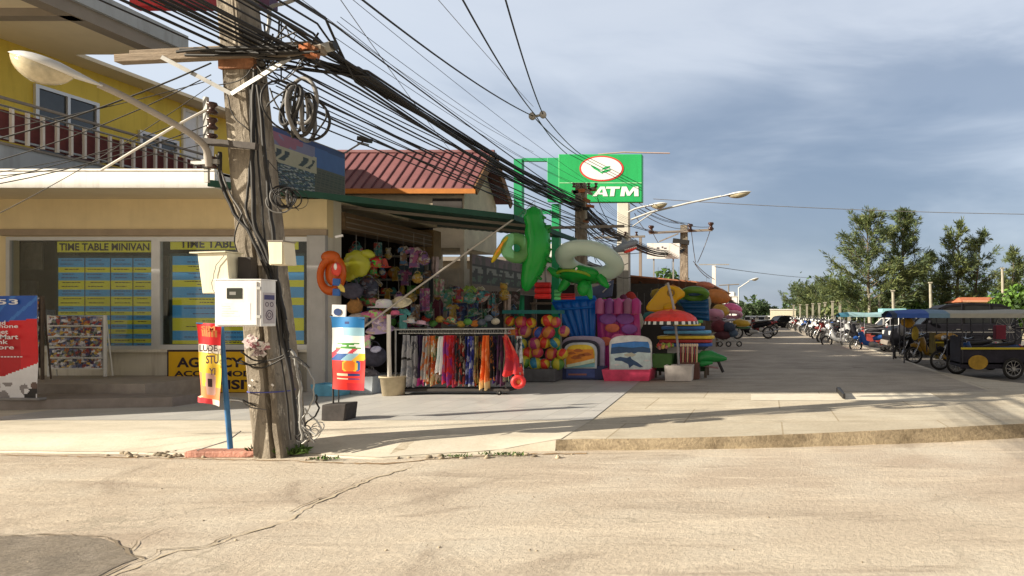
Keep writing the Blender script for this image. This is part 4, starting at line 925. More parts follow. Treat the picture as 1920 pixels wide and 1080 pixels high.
m.build('pennant', IC)
m = MB(); m.tube([W(619, 594, 9.62), W(684, 597, 9.6)], .009, mat('blue_cap', (.03, .14, .32)), 6); m.build('top_rod', IC)
t = thing('small_sign', 'small white sign with a dark blue dot above the ice cream pennant', 'sign', W(635, 596, 9.9))
m = MB(); m.obox(W(636, 584, 9.85), (.2, .02, .19), mat('sign_white', (.7, .7, .72), var=.04), (0, .03, 0)); m.build('panel', t, bevel=.003)
m = MB(); c = W(633, 585, 9.835); m.prism([c + Vector((.055 * math.cos(a), 0, .05 * math.sin(a))) for a in [i * PI / 10 for i in range(20)]], (0, -.004, 0), mat('dot_navy', (.02, .05, .16))); m.build('dot', t)
m = MB(); m.tube([W(635, 596, 9.86), Vector((W(635, 0, 9.86).x, 9.86, PZ))], .01, M_dark, 6); m.build('rod', t)
# roll-up banner at the left edge
RB = thing('roll_up_banner', 'red, white and blue printed banner standing on the steps at the left edge', 'banner', W(0, 750, 10.6))
def f_rb(u, v):
    c = lambda n, q: CLR(n, q); e = .30 - .10 * math.sin((u) * 1.9); e = .22 + .05 * (1 - u) ** 2 + .02 * u
    if v < .215 - .0 + .03 * math.sin(u * 3): return c('banner_blue', (25, 80, 170)) if (u * 3 + v * 5) % 1 > .2 else c('banner_blue2', (50, 110, 190))
    if v < .24: return c('banner_white', (225, 225, 230)) if u < .62 else c('banner_red', (205, 20, 35))
    if v < .78 - .13 * max(0, u - .5) * 2: return c('banner_red', (205, 20, 35)) if u > .75 or v < .4 else c('banner_red2', (178, 18, 32))
    if v < .84: return c('banner_white', (225, 225, 230))
    k = math.sin(u * 23 + v * 9) + math.sin(v * 41 - u * 13) * .8
    if u > .8 and v > .9: return c('banner_black', (40, 38, 42)) if k < .6 else c('banner_white', (225, 225, 230))
    return c('banner_grey', (140, 135, 138)) if k > .5 else c('banner_brown', (105, 85, 80)) if k < -.9 and v < .9 else c('banner_white', (225, 225, 230))
m = cloth('print', RB, -62, 68, 556, 750, 10.6, f_rb, .012, 60, 80, lambda px, py, u, v: (px + 3 * v, py - 2 * u))
wht = CLR('banner_white', (225, 225, 230))
Yt = 10.565
def tl(s, a, c, y0, y1, mm=None): m.text(s, W(a, y1, Yt), W(c, y1, Yt) - W(a, y1, Yt), W(a, y0, Yt) - W(a, y1, Yt), mm or wht, .015)
for s, a, c, y0, y1 in (('253', -30, 34, 561, 571), ('Thailand', -40, 10, 601, 609), ('Telephone', -44, 34, 608, 617), ('Internet', -38, 15, 618, 626), ('Mini Mart', -36, 34, 627, 636), ('Drink', -30, 15, 637, 645), ('Store', -20, 26, 647, 655)): tl(s, a, c, y0, y1)
for k in range(14): m.box(W(-40 + k * 6, 0, Yt).x, W(-36 + k * 6, 0, Yt).x, Yt - .002, Yt, W(0, 670, Yt).z, W(0, 668, Yt).z, wht)
m.build('print', RB)
m = MB(); m.box(W(-66, 0, 10.6).x, W(76, 0, 10.6).x, 10.57, 10.70, .291, .33, mat('banner_foot', (.25, .24, .24), var=.1)); m.build('foot', RB, bevel=.01)
m = MB(); m.tube([(W(0, 0, 10.63).x, 10.66, .33), (W(0, 0, 10.63).x, 10.66, 1.86)], .012, M_galv, 6); m.build('mast', RB)
# ---------------------------------------------------------------- green awning of the souvenir shop
M_grn = mat('green_awning_sheet', (.015, .075, .05), var=.2, scale=3, rough=.5); M_grn2 = mat('green_gutter', (.012, .06, .042), var=.15)
AW = thing('shop_awning', 'dark green metal awning over the open side of the souvenir shop', 'awning', (-7, 15, 3.5))
a0, a1, a2, a3 = Vector((-9.49, 11.75, 3.86)), Vector((-5.15, 14.0, 3.6)), Vector((-5.1, 18.4, 3.6)), Vector((-9.0, 18.4, 3.95))
m = MB()
def aw(u, v):
    p = (a0.lerp(a1, u)).lerp(a3.lerp(a2, u), v); p.z += .012 * math.sin(u * 150); return p
m.grid(aw, 90, 3, M_grn, thick=(0, 0, .02)); m.build('sheet', AW)
m = MB()
for p, q in ((a0, a1), (a1, a2)): bar(p + Vector((0, 0, -.03)), q + Vector((0, 0, -.03)), .05, .11, M_grn2, m)
m.build('edge_trim', AW)
m = MB()
for v in (.3, .65): bar(aw(.05, v) - Vector((0, 0, .07)), aw(.97, v) - Vector((0, 0, .07)), .04, .06, M_gbr, m)
m.build('rafter', AW)
m = MB(); m.tube([W(680, 615, 12.6), W(770, 548, 13.0), a1 + Vector((0, 0, -.08))], .018, mat('pale_tube', (.46, .42, .37), var=.1), 8); m.build('prop_bar', AW)
m = MB(); m.tube([W(875, 612, 14.6), W(975, 542, 17.8)], .010, MATS['pale_tube'], 6); m.build('rear_prop_bar', AW)
m = MB(); m.obox(W(636, 443, 12.9), (.13, .05, .04), mat('white_tube_lamp', (.8, .8, .8)), (0, -.3, .4)); tag(m.build('lamp_tube'), 'short white lamp tube fixed under the awning near the corner column', 'lamp')
# ---------------------------------------------------------------- photographic hoarding above the awning
HB = thing('hoarding', 'travel hoarding with pink and blue top and photos, above the awning beside the pole', 'billboard', (-9.3, 14, 3.95))
cb = lambda n, c: CLR(n, tuple(v * .82 for v in c) if 'hoard' in n else c)
def f_h(u, v):
    k = math.sin(u * 5 + v * 6) + .5 * math.sin(u * 17 + v * 11) + .35 * math.sin(u * 43 - v * 31); q = math.sin(u * 61 + 3 * math.sin(v * 13)) + math.sin(u * 23 + v * 7); pc = math.sin(u * 37 + 5 * math.sin(v * 29)) + math.sin(v * 53 + u * 11)
    if v < .06 + u * .05: return cb('hoard_navy', (40, 60, 125))
    if v < .30 - .04 * u: return cb('hoard_pink', (165, 95, 120)) if k > .25 and u < .85 else cb('hoard_blue', (60, 95, 165)) if u > .6 else cb('hoard_lilac', (130, 125, 160))
    if v < .58 and u < .62: return cb('hoard_ink', (40, 45, 50)) if q > .35 and .34 < v < .52 else cb('hoard_cream', (190, 180, 150))
    if v < .45: return cb('hoard_blue', (60, 95, 165))
    if u > .60: return cb('hoard_brown', (55, 48, 40)) if int(v * 44) % 2 and int(u * 90 + v * 7) % 5 else cb('hoard_tan', (85, 75, 60))
    return [cb('hoard_green', (70, 85, 70)), cb('hoard_white', (175, 175, 170)), cb('hoard_darkblue', (45, 60, 90)), cb('hoard_teal', (85, 105, 115)), cb('hoard_brown', (55, 48, 40))][int((pc + 2) * 1.24) % 5]
m = MB(); m.grid(lambda u, v: Vector((-9.28, 12.7 + 2.5 * u, 5.13 - 1.12 * v)), 90, 56, None, mfn=f_h); m.build('print', HB)
m = MB(); m.box(-9.34, -9.285, 12.68, 15.22, 3.98, 5.15, M_gbr)
for yy in (12.8, 13.95, 15.1): m.box(-9.44, -9.345, yy, yy + .06, 3.84, 5.1, M_gbr)
m.build('frame', HB)
FLD = thing('floodlight', 'black floodlight on an arm above the end of the hoarding', 'floodlight', (-9.3, 15.2, 5.1))
m = MB(); m.tube([W(644, 288, 15.2), W(664, 276, 15.0), W(680, 266, 14.9)], .018, M_galv, 6); m.build('arm', FLD)
m = MB(); m.obox(W(684, 262, 14.9), (.24, .2, .09), M_cab, (.2, .25, .1)); m.build('lamp_body', FLD, bevel=.01)
m = MB(); m.obox(W(681, 270, 14.85), (.17, .16, .05), M_galv, (.2, .25, .1)); m.build('reflector', FLD, bevel=.008)
# ---------------------------------------------------------------- house with the maroon metal roof
M_mr = mat('maroon_roof_sheet', (.21, .09, .095), var=.15, scale=2, rough=.45); M_or = mat('orange_fascia', (.50, .18, .03), var=.12); M_bw = mat('brown_board', (.16, .08, .035), var=.25, scale=5)
HS = thing('house', 'house with maroon ribbed metal roof and orange fascia behind the souvenir shop', 'house', (-12, 21.4, 0))
ez, rz_, y0, yr, y1, xr_ = 5.22, 6.58, 20.0, 21.4, 22.8, -8.46
m = MB(); X0 = -16.5
for (ya, za, yb, zb2) in ((y0, ez, yr, rz_), (y1, ez, yr, rz_)):
    m.add([(X0, ya, za), (xr_, ya, za), (xr_, yb, zb2), (X0, yb, zb2), (X0, ya, za + .03), (xr_, ya, za + .03), (xr_, yb, zb2 + .03), (X0, yb, zb2 + .03)], [(0, 3, 2, 1), (4, 5, 6, 7), (0, 1, 5, 4), (1, 2, 6, 5), (2, 3, 7, 6), (3, 0, 4, 7)], M_mr)
    k = X0 + .1
    while k < xr_ - .05:
        m.add([(k, ya, za + .031), (k + .06, ya, za + .031), (k + .06, yb, zb2 + .031), (k, yb, zb2 + .031), (k + .015, ya, za + .075), (k + .045, ya, za + .075), (k + .045, yb, zb2 + .075), (k + .015, yb, zb2 + .075)], [(4, 5, 6, 7), (0, 1, 5, 4), (1, 2, 6, 5), (2, 3, 7, 6), (3, 0, 4, 7)], mat('maroon_rib', (.10, .035, .045), var=.1)); k += .29
m.tube([(X0, yr, rz_ + .04), (xr_ + .02, yr, rz_ + .04)], .07, M_mr, 8); m.build('roof', HS)
m = MB(); m.box(X0, xr_ + .03, y0 - .04, y0, ez - .13, ez + .01, M_or); m.build('fascia', HS)
m = MB()
for a, b_ in (((xr_ + .02, y0, ez - .05), (xr_ + .02, yr, rz_ - .05)), ((xr_ + .02, y1, ez - .05), (xr_ + .02, yr, rz_ - .05))): bar(a, b_, .05, .26, M_bw, m)
m.build('bargeboard', HS)
m = MB(); xw = -8.85
Mrd = mat('pale_render', (.50, .44, .34), var=.2, scale=2, bump=.3)
m.prism([(X0 + .3, 20.2, 3.55), (X0 + .3, 20.2, 5.1), (X0 + .3, 21.4, 6.4), (X0 + .3, 22.6, 5.1), (X0 + .3, 22.6, 3.55)], (xw - X0 - .3, 0, 0), Mrd)
m.box(X0 + .3, xw, 20.2, 22.6, 0, 2.95, Mrd); m.box(X0 + .3, -10.6, 20.2, 22.6, 2.95, 3.55, Mrd); m.box(xw - .12, xw, 20.2, 20.4, 2.95, 3.55, Mrd)
m.build('wall', HS)
m = MB(); m.box(X0 + .4, -9.8, 20.16, 20.197, 4.32, 4.80, mat('light_concrete_band', (.62, .57, .47), var=.15, scale=3)); m.box(X0 + .4, -9.5, 20.14, 20.197, 4.20, 4.27, M_wht); m.build('concrete_band', HS)
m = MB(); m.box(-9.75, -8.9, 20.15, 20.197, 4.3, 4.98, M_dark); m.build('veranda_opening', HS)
m = MB(); m.box(-11.5, -8.86, 20.06, 20.10, 4.22, 4.26, M_galv); m.build('gutter_pipe', HS)
# ---------------------------------------------------------------- row of low shops along the street
M_ter = mat('terracotta_sheet', (.42, .17, .09), var=.25, scale=4); M_stall = mat('stall_timber', (.17, .13, .10), var=.3, scale=3)
SB = thing('souvenir_stall', 'dark open fronted stall with a grey lettered board over its front', 'shop', (-8, 19, 0))
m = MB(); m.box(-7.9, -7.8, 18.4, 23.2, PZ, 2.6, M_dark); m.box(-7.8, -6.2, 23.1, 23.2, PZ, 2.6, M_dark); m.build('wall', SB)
m = MB(); m.prism([(-7.6, 20.9, 3.35), (-5.5, 20.9, 3.15), (-5.5, 20.9, 3.22), (-7.6, 20.9, 3.42)], (0, 2.4, 0), mat('grey_roof_sheet', (.22, .22, .21), var=.2)); m.build('roof', SB)
def f_b(u, v):
    k = math.sin(u * 31 + 2 * math.sin(v * 9)) + math.sin(u * 67 + 1)
    if v < .25: return cb('board_pinkgrey', (120, 100, 105)) if k > -.2 else cb('board_grey', (92, 88, 84))
    if .32 < v < .5: return cb('board_pale', (135, 135, 128)) if k > -.1 else cb('board_dark', (60, 58, 54))
    if .56 < v < .72: return cb('board_greenish', (85, 100, 85)) if k > .1 else cb('board_dark', (60, 58, 54))
    if v > .84: return cb('board_trim', (105, 88, 74))
    return cb('board_dark', (60, 58, 54))
m = MB(); m.grid(lambda u, v: Vector((-6.995, 16.4 + 4.6 * u, 3.02 - .84 * v)), 60, 16, None, mfn=f_b); m.box(-7.05, -6.998, 16.38, 21.02, 2.16, 3.04, M_gbr); m.build('name_board', SB)
for yy in (16.5, 20.9): m = MB(); m.box(-7.07, -6.99, yy, yy + .08, PZ, 2.16, M_stall); m.build('post', SB)
def stall(name, label, x0, x1, y0_, y1_, zr, rm, group='low shops along the street'):
    t = thing(name, label, 'shop', ((x0 + x1) / 2, (y0_ + y1_) / 2, 0), group)
    m = MB(); m.prism([(x0 - .4, y0_, zr + .55), (x1 + .3, y0_, zr), (x1 + .3, y0_, zr + .05), (x0 - .4, y0_, zr + .60)], (0, y1_ - y0_, 0), rm); m.build('roof', t)
    m = MB(); m.box(x0, x0 + .1, y0_ + .1, y1_ - .1, PZ, zr + .5, M_stall); m.box(x0 + .1, x1 - .9, y1_ - .2, y1_ - .1, PZ, zr + .02, M_stall); m.box(x0 + .1, x1 - 1.3, y0_ + .12, y0_ + .2, PZ, zr + .02, M_dark); m.build('wall', t)
    for yy in (y0_ + .1, y1_ - .2):
        m = MB(); m.box(x1, x1 + .09, yy, yy + .09, PZ, zr, M_stall); m.build('post', t)
    return t
stall('market_stall', 'stall with a terracotta roof edge beside the white lamp pole', -7.5, -2.4, 25.3, 32, 2.72, M_ter)
stall('market_stall', 'second stall with an orange roof, past the yellow float', -7.5, -2.5, 33, 41, 2.8, mat('orange_sheet', (.45, .2, .1), var=.25))
stall('market_stall', 'third low stall, beyond the pink float', -8.5, -3.1, 45, 58, 2.7, M_ter)
stall('market_stall', 'last low stall at the far end of the row', -9, -3.6, 62, 80, 2.8, M_gbr)
# billboards further off
def small_sign(label, x0, x1, y0_, y1_, Y, marks, posts=True, face=M_wht):
    t = thing('white_sign', label, 'sign', W((x0 + x1) / 2, y1_, Y)); A, C = W(x0, y1_, Y), W(x1, y0_, Y)
    m = MB(); m.box(A.x, C.x, Y, Y + .08, A.z, C.z, face); m.build('panel', t)
    m = MB()
    for (u, v, w, h) in marks: m.box(A.x + (C.x - A.x) * u, A.x + (C.x - A.x) * (u + w), Y - .006, Y - .001, A.z + (C.z - A.z) * v, A.z + (C.z - A.z) * (v + h), mat('sign_mark', (.12, .11, .12)))
    m.build('marks', t)
    if posts:
        for u in (.2, .8):
            m = MB(); xx = A.x + (C.x - A.x) * u; m.box(xx - .03, xx + .03, Y + .085, Y + .14, 0, C.z, M_galv); m.build('post', t)
small_sign('large white sign board behind the green inflatable and the pole', 1006, 1082, 457, 501, 24.4, [(.55, .62, .05, .1), (.62, .6, .05, .12), (.7, .62, .1, .1), (.84, .64, .05, .08)])
small_sign('small white hanging sign beside the far pole with the crossarm', 1213, 1274, 456, 485, 33, [(.3, .62, .08, .12), (.45, .68, .05, .12), (.52, .62, .08, .1), (.2, .3, .2, .03), (.5, .28, .3, .03)])
# ---------------------------------------------------------------- bank machine sign
GA = mat('sign_green', (.02, .42, .12), var=.08, rough=.35, stain=.25, scale=1.5); GF = mat('frame_green', (.02, .36, .14), var=.08, rough=.4); GW = mat('sign_white_face', (.85, .86, .85), var=.02, rough=.4); GR = mat('sign_red', (.6, .05, .04), var=.03)
YA = 20.5
AT = thing('bank_sign', 'tall green bank machine sign with oval white leaf emblem and ATM lettering', 'sign', W(1100, 700, YA))
zA = lambda py: H + (CY - py) * YA / F; XA = lambda px: (px - CX) * YA / F
m = MB(); m.box(XA(1047), XA(1204), YA, YA + .22, zA(379), zA(289), GA); m.build('sign_box', AT, bevel=.02)
m = MB(); m.box(XA(1025), XA(1047) - .002, YA + .05, YA + .2, zA(378), zA(295), GF); m.build('side_panel', AT, bevel=.01)
def disc(mb, cx, cy, rx, ry, y, m, n=40): mb.prism([(XA(cx) + rx * YA / F * math.cos(i * 2 * PI / n), y, zA(cy) + ry * YA / F * math.sin(i * 2 * PI / n)) for i in range(n)], (0, .006, 0), m)
m = MB(); disc(m, 1128, 316, 41.5, 24, YA - .010, GR); disc(m, 1128, 316, 38, 21.2, YA - .018, GW)
def leaf(x, y, l, w, a):
    P = []
    for u, q in ((0, 0), (.25, .8), (.6, 1), (1, .5), (1, -.2), (.6, -.6), (.25, -.5)): P.append((u * l, q * w))
    ca, sa = math.cos(a), math.sin(a)
    m.prism([(XA(x + (p * ca - q * sa)), YA - .026, zA(y - (p * sa + q * ca))) for p, q in P], (0, .006, 0), GA)
leaf(1128, 318, 17, 2.7, R(18)); leaf(1130, 324, 16, 2.6, R(20)); leaf(1126, 321, 20, 3.0, R(148)); m.prism([(XA(x), YA - .026, zA(y)) for x, y in ((1121, 321), (1129, 326), (1136, 318), (1129, 322))], (0, .006, 0), GA)
m.build('emblem', AT)
m = MB(); m.box(XA(1049), XA(1203), YA - .006, YA - .001, zA(343.6), zA(342.2), mat('sign_line', (.35, .65, .4))); m.build('divider_line', AT)
m = MB()
def st(pts): m.prism([(XA(x), YA - .012, zA(y)) for x, y in pts], (0, .008, 0), GW)
st([(1111, 368), (1126, 350), (1134, 350), (1140, 368), (1131, 368), (1130, 364.5), (1121, 364.5), (1118.5, 368)])
m.prism([(XA(x), YA - .02, zA(y)) for x, y in ((1124, 361), (1129.5, 361), (1128.8, 354.5))], (0, .007, 0), GA)
st([(1137, 350), (1163, 350), (1162, 354), (1153.5, 354), (1151.5, 368), (1143.5, 368), (1145.5, 354), (1136, 354)])
st([(1163, 368), (1166, 350), (1175, 350), (1180, 360), (1188, 350), (1197, 350), (1197.5, 368), (1189.5, 368), (1189, 357), (1181, 367), (1176, 367), (1172, 357), (1171, 368)])
m.text('K', (XA(1079), YA - .006, zA(368)), (XA(1098) - XA(1079), 0, 0), (0, 0, zA(350) - zA(368)), GW, .05)
m.prism([(XA(x), YA - .012, zA(y)) for x, y in ((1101, 361), (1108, 361), (1108, 364), (1101, 364))], (0, .008, 0), GW)
m.build('lettering', AT)
m = MB(); m.box(XA(962), XA(977), YA + .05, YA + .27, 0, zA(297), GF); m.build('post', AT)
m = MB(); m.box(XA(1030), XA(1044), YA + .21, YA + .42, 0, zA(380), GF); m.build('post', AT)
m = MB(); m.box(XA(977) + .002, XA(1025) - .002, YA + .08, YA + .2, zA(301), zA(295), GF); m.build('crossbar', AT); m = MB(); m.box(XA(977) + .002, XA(1030) - .002, YA + .1, YA + .2, zA(400), zA(392), GF); m.build('crossbar', AT)
m = MB(); m.tube([(XA(1120), YA + .1, zA(288)), (XA(1168), YA + .1, zA(284)), (XA(1255), YA + .1, zA(286))], .02, mat('pinkish_pipe', (.45, .33, .28), var=.1), 6); m.build('top_pipe', AT)
# ---------------------------------------------------------------- the other poles and lamps
t = thing('utility_pole', 'second power pole in front of the bank sign, cluttered with rusty clamps', 'utility pole', (P2.x, 19, 0))
m = MB(); m.obox((P2.x - .02, 19, 2.6), (.34, .3, 5.2), M_pole, (0, 0, 0), .8); m.build('shaft', t, bevel=.02)
r = random.Random(2); m = MB()
for i in range(16): m.obox((P2.x + r.uniform(-.18, .3), 18.8, 3.2 + r.random() * 1.9), (r.uniform(.1, .3), .1, r.uniform(.04, .1)), [M_rust, M_cab, Mor, M_gbr][i % 4], (0, r.uniform(-.5, .5), 0)); m.build('clamp', t); m = MB()
m = bar((P2.x - .1, 18.8, 4.95), (P2.x + .45, 18.8, 5.0), .08, .08, M_rust); m.build('crossarm', t)
m = bar((P2.x - 1.0, 18.8, 3.95), (P2.x + 1.2, 18.8, 4.0), .08, .07, M_gbr); m.build('crossarm', t)
for i in range(4): insulator((P2.x - .15 + .2 * i, 18.75, 5.1), s=1.2).build('insulator', t)
for i in range(20):
    a = Vector((P2.x + r.uniform(-.3, .5), 18.9, 3.2 + r.random() * 1.6)); b_ = a + Vector((r.uniform(-.2, 1.6), r.uniform(-.2, 3), r.uniform(-.9, .3)))
    cable(sagline(a, b_, r.uniform(.02, .3), 8), .010, 'loose wire tangled round the second pole by the bank sign', group='tangled wires at the second pole')
t = thing('utility_pole', 'pale whitewashed concrete pole right of the bank sign carrying two street lamps', 'utility pole', (-5.2, 25, 0))
m = MB(); m.obox((-5.2, 25, 2.0), (.44, .34, 4.0), mat('grey_pole', (.34, .32, .29), var=.2, scale=3), (0, 0, 0), .97); m.obox((-5.2, 25, 4.8), (.42, .33, 1.6), mat('white_pole', (.66, .63, .55), var=.12, scale=3), (0, 0, 0), .96); m.build('shaft', t, bevel=.02)
m = bar((-6.2, 24.8, 4.35), (-4.4, 24.8, 4.4), .08, .07, M_gbr); m.build('crossarm', t)
for i in range(4): insulator((-5.9 + .4 * i, 24.78, 4.5), s=1.3).build('insulator', t)
for i, (pts, hd, lab) in enumerate([([(1178, 398), (1190, 392), (1212, 386)], ((1206, 388), (1252, 381)), 'nearer of the two street lamps on the pale pole, with a short arm'), ([(1183, 412), (1220, 398), (1290, 381), (1352, 368)], ((1345, 370), (1409, 359)), 'street lamp on the long pale arm reaching out over the street from the pale pole')]):
    t = thing('street_lamp', lab, 'street lamp', W(*pts[0], 24.8)); m = MB(); m.tube([W(x, y, 24.8) for x, y in pts], .035, mat('arm_pale', (.6, .6, .58), var=.08), 8); m.build('arm', t)
    if i: m = MB(); m.tube([W(1185, 425, 24.8), W(1225, 398, 24.8)], .02, MATS['arm_pale'], 6); m.build('stay_rod', t)
    lamp_head(t, W(*hd[0], 24.8), W(*hd[1], 24.6), .16, .17, MATS['lamp_white'])
t = thing('utility_pole', 'far power pole with a wide crossarm and three insulators', 'utility pole', (-4.6, 38, 0))
m = MB(); m.obox((-4.6, 38, 3.25), (.5, .4, 6.5), M_pole, (0, 0, 0), .75); m.build('shaft', t)
bar(W(1217, 437, 37.7), W(1336, 431, 37.7), .12, .12, M_gbr).build('crossarm', t)
for x, y in ((1221, 430), (1294, 427), (1333, 424)): insulator(W(x, y, 37.7), s=4).build('insulator', t)
bar(W(1236, 453, 37.7), W(1272, 438, 37.7), .06, .06, M_gbr).build('brace', t)
bar(W(1262, 451, 37.7), W(1292, 455, 37.7), .2, .25, M_cab).build('fuse_box', t)
for a, b_ in (((1221, 430), (1245, 470)), ((1296, 430), (1304, 492)), ((1333, 428), (1308, 492)), ((1300, 490), (1340, 524)), ((1303, 495), (1330, 522))):
    cable(sagline(W(*a, 37.6), W(*b_, 39), .1, 8), .02, 'dropper wire hanging from the crossarm of the far pole', M_cab2, 'droppers of the far pole')
for i, (a, b_) in enumerate([((1190, 400), (1221, 432)), ((1195, 395), (1294, 428)), ((1210, 390), (1333, 425)), ((1180, 420), (1294, 429))]):
    cable(sagline(W(*a, 25), W(*b_, 37.6), .25, 10), .015, 'sagging wire between the pale pole and the far crossarm', M_cab2, 'wires to the far crossarm')
t = thing('steel_post', 'thin dark steel post rising beside the small white sign', 'post', W(1201, 560, 30)); m = MB(); m.box(W(1198, 0, 30).x, W(1203, 0, 30).x, 30, 30.1, 0, W(0, 444, 30).z, M_gbr); m.build('post', t)
t = thing('white_pillar', 'white square pillar far down the street', 'pillar', W(1339, 600, 60)); m = MB(); m.box(W(1335, 0, 60).x, W(1342, 0, 60).x, 60, 60.3, 0, W(0, 498, 60).z, M_wht); m.build('shaft', t); m = MB(); m.box(W(1310, 0, 60).x, W(1367, 0, 60).x, 60.31, 60.36, W(0, 496.5, 60).z, W(0, 494.5, 60).z, M_galv); m.build('cross_piece', t)
t = thing('street_lamp', 'tiny far street lamp at the end of the street', 'street lamp', W(1400, 600, 80))
m = MB(); m.tube([W(1385, 592, 80), W(1385, 540, 80), W(1405, 527, 80)], .07, MATS['arm_pale'], 6); m.build('arm', t); lamp_head(t, W(1403, 526, 80), W(1423, 521, 80), .3, .25, MATS['lamp_white'])
t = thing('steel_mast', 'small distant mast with a crossarm above the white house', 'mast', W(1365, 600, 70)); m = MB(); m.tube([W(1366, 592, 70), W(1366, 533, 70)], .07, M_gbr, 6); m.tube([W(1348, 535, 70), W(1386, 533, 70)], .06, M_gbr, 6); m.build('mast', t)
# ================================================================ the souvenir goods
rg = random.Random(31)
C = lambda n, c, **k: mat('goods_' + n, tuple(min(.85, v * 1.2 + .01) for v in c), var=.22, rough=k.pop('rough', .5), **k)
# ---- clothes rack with sarongs
YR = 12.6
RK = thing('clothes_rack', 'grey wheeled clothes rack full of hanging patterned sarongs', 'clothes rack', W(860, 740, YR))
m = MB(); m.tube([W(738, 618, YR), W(965, 616, YR)], .014, M_galv, 8); m.tube([W(738, 618, YR + .35), W(965, 616, YR + .35)], .014, M_galv, 8); m.build('top_rail', RK)
for px in (742, 948):
    m = MB(); m.tube([W(px, 616, YR + .17), W(px, 736, YR + .17)], .016, M_galv, 8); m.tube([W(px, 618, YR), W(px, 618, YR + .35)], .012, M_galv, 6); m.build('upright', RK)
m = MB(); m.box(W(738, 0, YR).x, W(955, 0, YR).x, YR + .02, YR + .4, .20, .25, M_dark); m.build('base', RK, bevel=.008)
for px in (750, 936):
    for dy in (0, .36):
        m = MB(); p = W(px, 735, YR + dy); m.torus((p.x, p.y, PZ + .045), .032, .013, M_cab, Euler((PI / 2, 0, .5)).to_matrix(), 14, 6); m.box(p.x - .012, p.x + .012, p.y - .012, p.y + .012, PZ + .04, .2, M_galv); m.build('caster', RK)
for i in range(30):
    px = 752 + i * 7.0; m = MB(); p = W(px, 617, YR + .02)
    m.tube([p + Vector((-.022, -.0, -.07)), p + Vector((0, -.01, .018)), p + Vector((.022, 0, -.07))], .004, M_galv, 4); m.box(p.x - .028, p.x + .028, YR - .01, YR + .03, p.z - .085, p.z - .068, M_galv); m.build('clip_hanger', RK)
def fab(n, cols, sc=(14, 14, 9), noise=.8): return cells('fabric_' + n, cols, sc, rough=.85, noise=noise, metric='EUCLIDEAN')
SAR = [('pale grey sarong with a dark band', [(.3, .3, .32), (.18, .19, .22), (.36, .36, .37)]), ('silver grey patterned sarong', [(.28, .28, .3), (.10, .10, .12), (.34, .34, .34)]), ('dark purple sarong with a magenta hem', [(.03, .015, .06), (.05, .02, .09), (.02, .02, .05)]), ('grey and orange mottled sarong', [(.4, .36, .34), (.5, .16, .05), (.3, .3, .3)]),
       ('orange and white flowered sarong', [(.6, .16, .03), (.7, .68, .62), (.45, .08, .03), (.5, .4, .2)]), ('green and orange sarong', [(.06, .14, .05), (.5, .15, .03), (.5, .45, .3)]), ('plain white narrow sarong', [(.75, .78, .78), (.7, .75, .76), (.78, .78, .76)]), ('bright red sarong with purple print', [(.6, .03, .02), (.5, .04, .12), (.25, .04, .25)]),
       ('scarlet sarong with a pink hem', [(.62, .02, .03), (.55, .1, .15), (.4, .02, .02)]), ('black sarong with red dots', [(.02, .015, .015), (.35, .03, .02), (.03, .03, .04)]), ('black sarong with cream and red print', [(.03, .02, .02), (.4, .35, .25), (.3, .04, .03)]), ('navy blue sarong', [(.02, .03, .12), (.03, .05, .25), (.02, .02, .06)]),
       ('indigo and white sarong', [(.04, .05, .3), (.4, .42, .5), (.03, .03, .12)]), ('olive and tan patterned sarong', [(.25, .2, .07), (.1, .1, .05), (.4, .35, .2)]), ('dark sarong with red and gold stripes', [(.05, .02, .02), (.35, .05, .02), (.4, .28, .06)]), ('brilliant plain orange sarong', [(.75, .17, .03), (.7, .14, .02), (.8, .3, .12)]),
       ('black and orange thin sarong', [(.03, .02, .02), (.5, .18, .04), (.02, .02, .02)]), ('black sarong with violet hem', [(.02, .015, .03), (.08, .03, .14), (.02, .02, .02)]), ('dark plum sarong', [(.06, .02, .06), (.03, .02, .03), (.1, .03, .08)]), ('khaki green folded sarong', [(.25, .26, .18), (.2, .22, .15), (.32, .32, .24)]),
       ('slate blue grey sarong', [(.12, .15, .18), (.08, .1, .13), (.2, .22, .25)]), ('white and black print sarong', [(.42, .42, .42), (.04, .04, .05), (.25, .25, .27)])]
def sarong(i, lab, cols, px0, px1, y0, y1, Y, hem=None):
    fm = fab('sarong_%d' % i, cols); ph = rg.uniform(0, 6); w = (px1 - px0); sk = rg.uniform(-3, 3)
    def p(u, v):
        q = W(px0 + w * (.5 + (u - .5) * (.62 + .42 * v)) + sk * v, y0 + (y1 - y0) * v + (2.2 * math.sin(u * 9 + ph) * v), Y)
        q.y += (.035 + .03 * v) * math.sin(u * 12 + ph + v * 1.5) + .01 * math.sin(v * 11 + ph); return q
    m = MB()
    if hem: m.grid(p, 18, 20, None, mfn=lambda u, v: hem if (v > .84 if i != 0 else .44 < v < .52) else fm)
    else: m.grid(p, 18, 20, fm, thick=(0, .012, 0))
    tag(m.build('sarong'), lab + (' hanging on the wheeled rack'), 'sarong', 'sarongs on the wheeled rack')
x = 752
hems = {0: C('band_black', (.02, .02, .02)), 2: C('magenta', (.4, .03, .2)), 8: C('hotpink', (.65, .06, .12)), 6: C('white_hem', (.8, .8, .78)), 15: C('pale_orange', (.85, .5, .25)), 17: C('violet', (.12, .04, .3))}
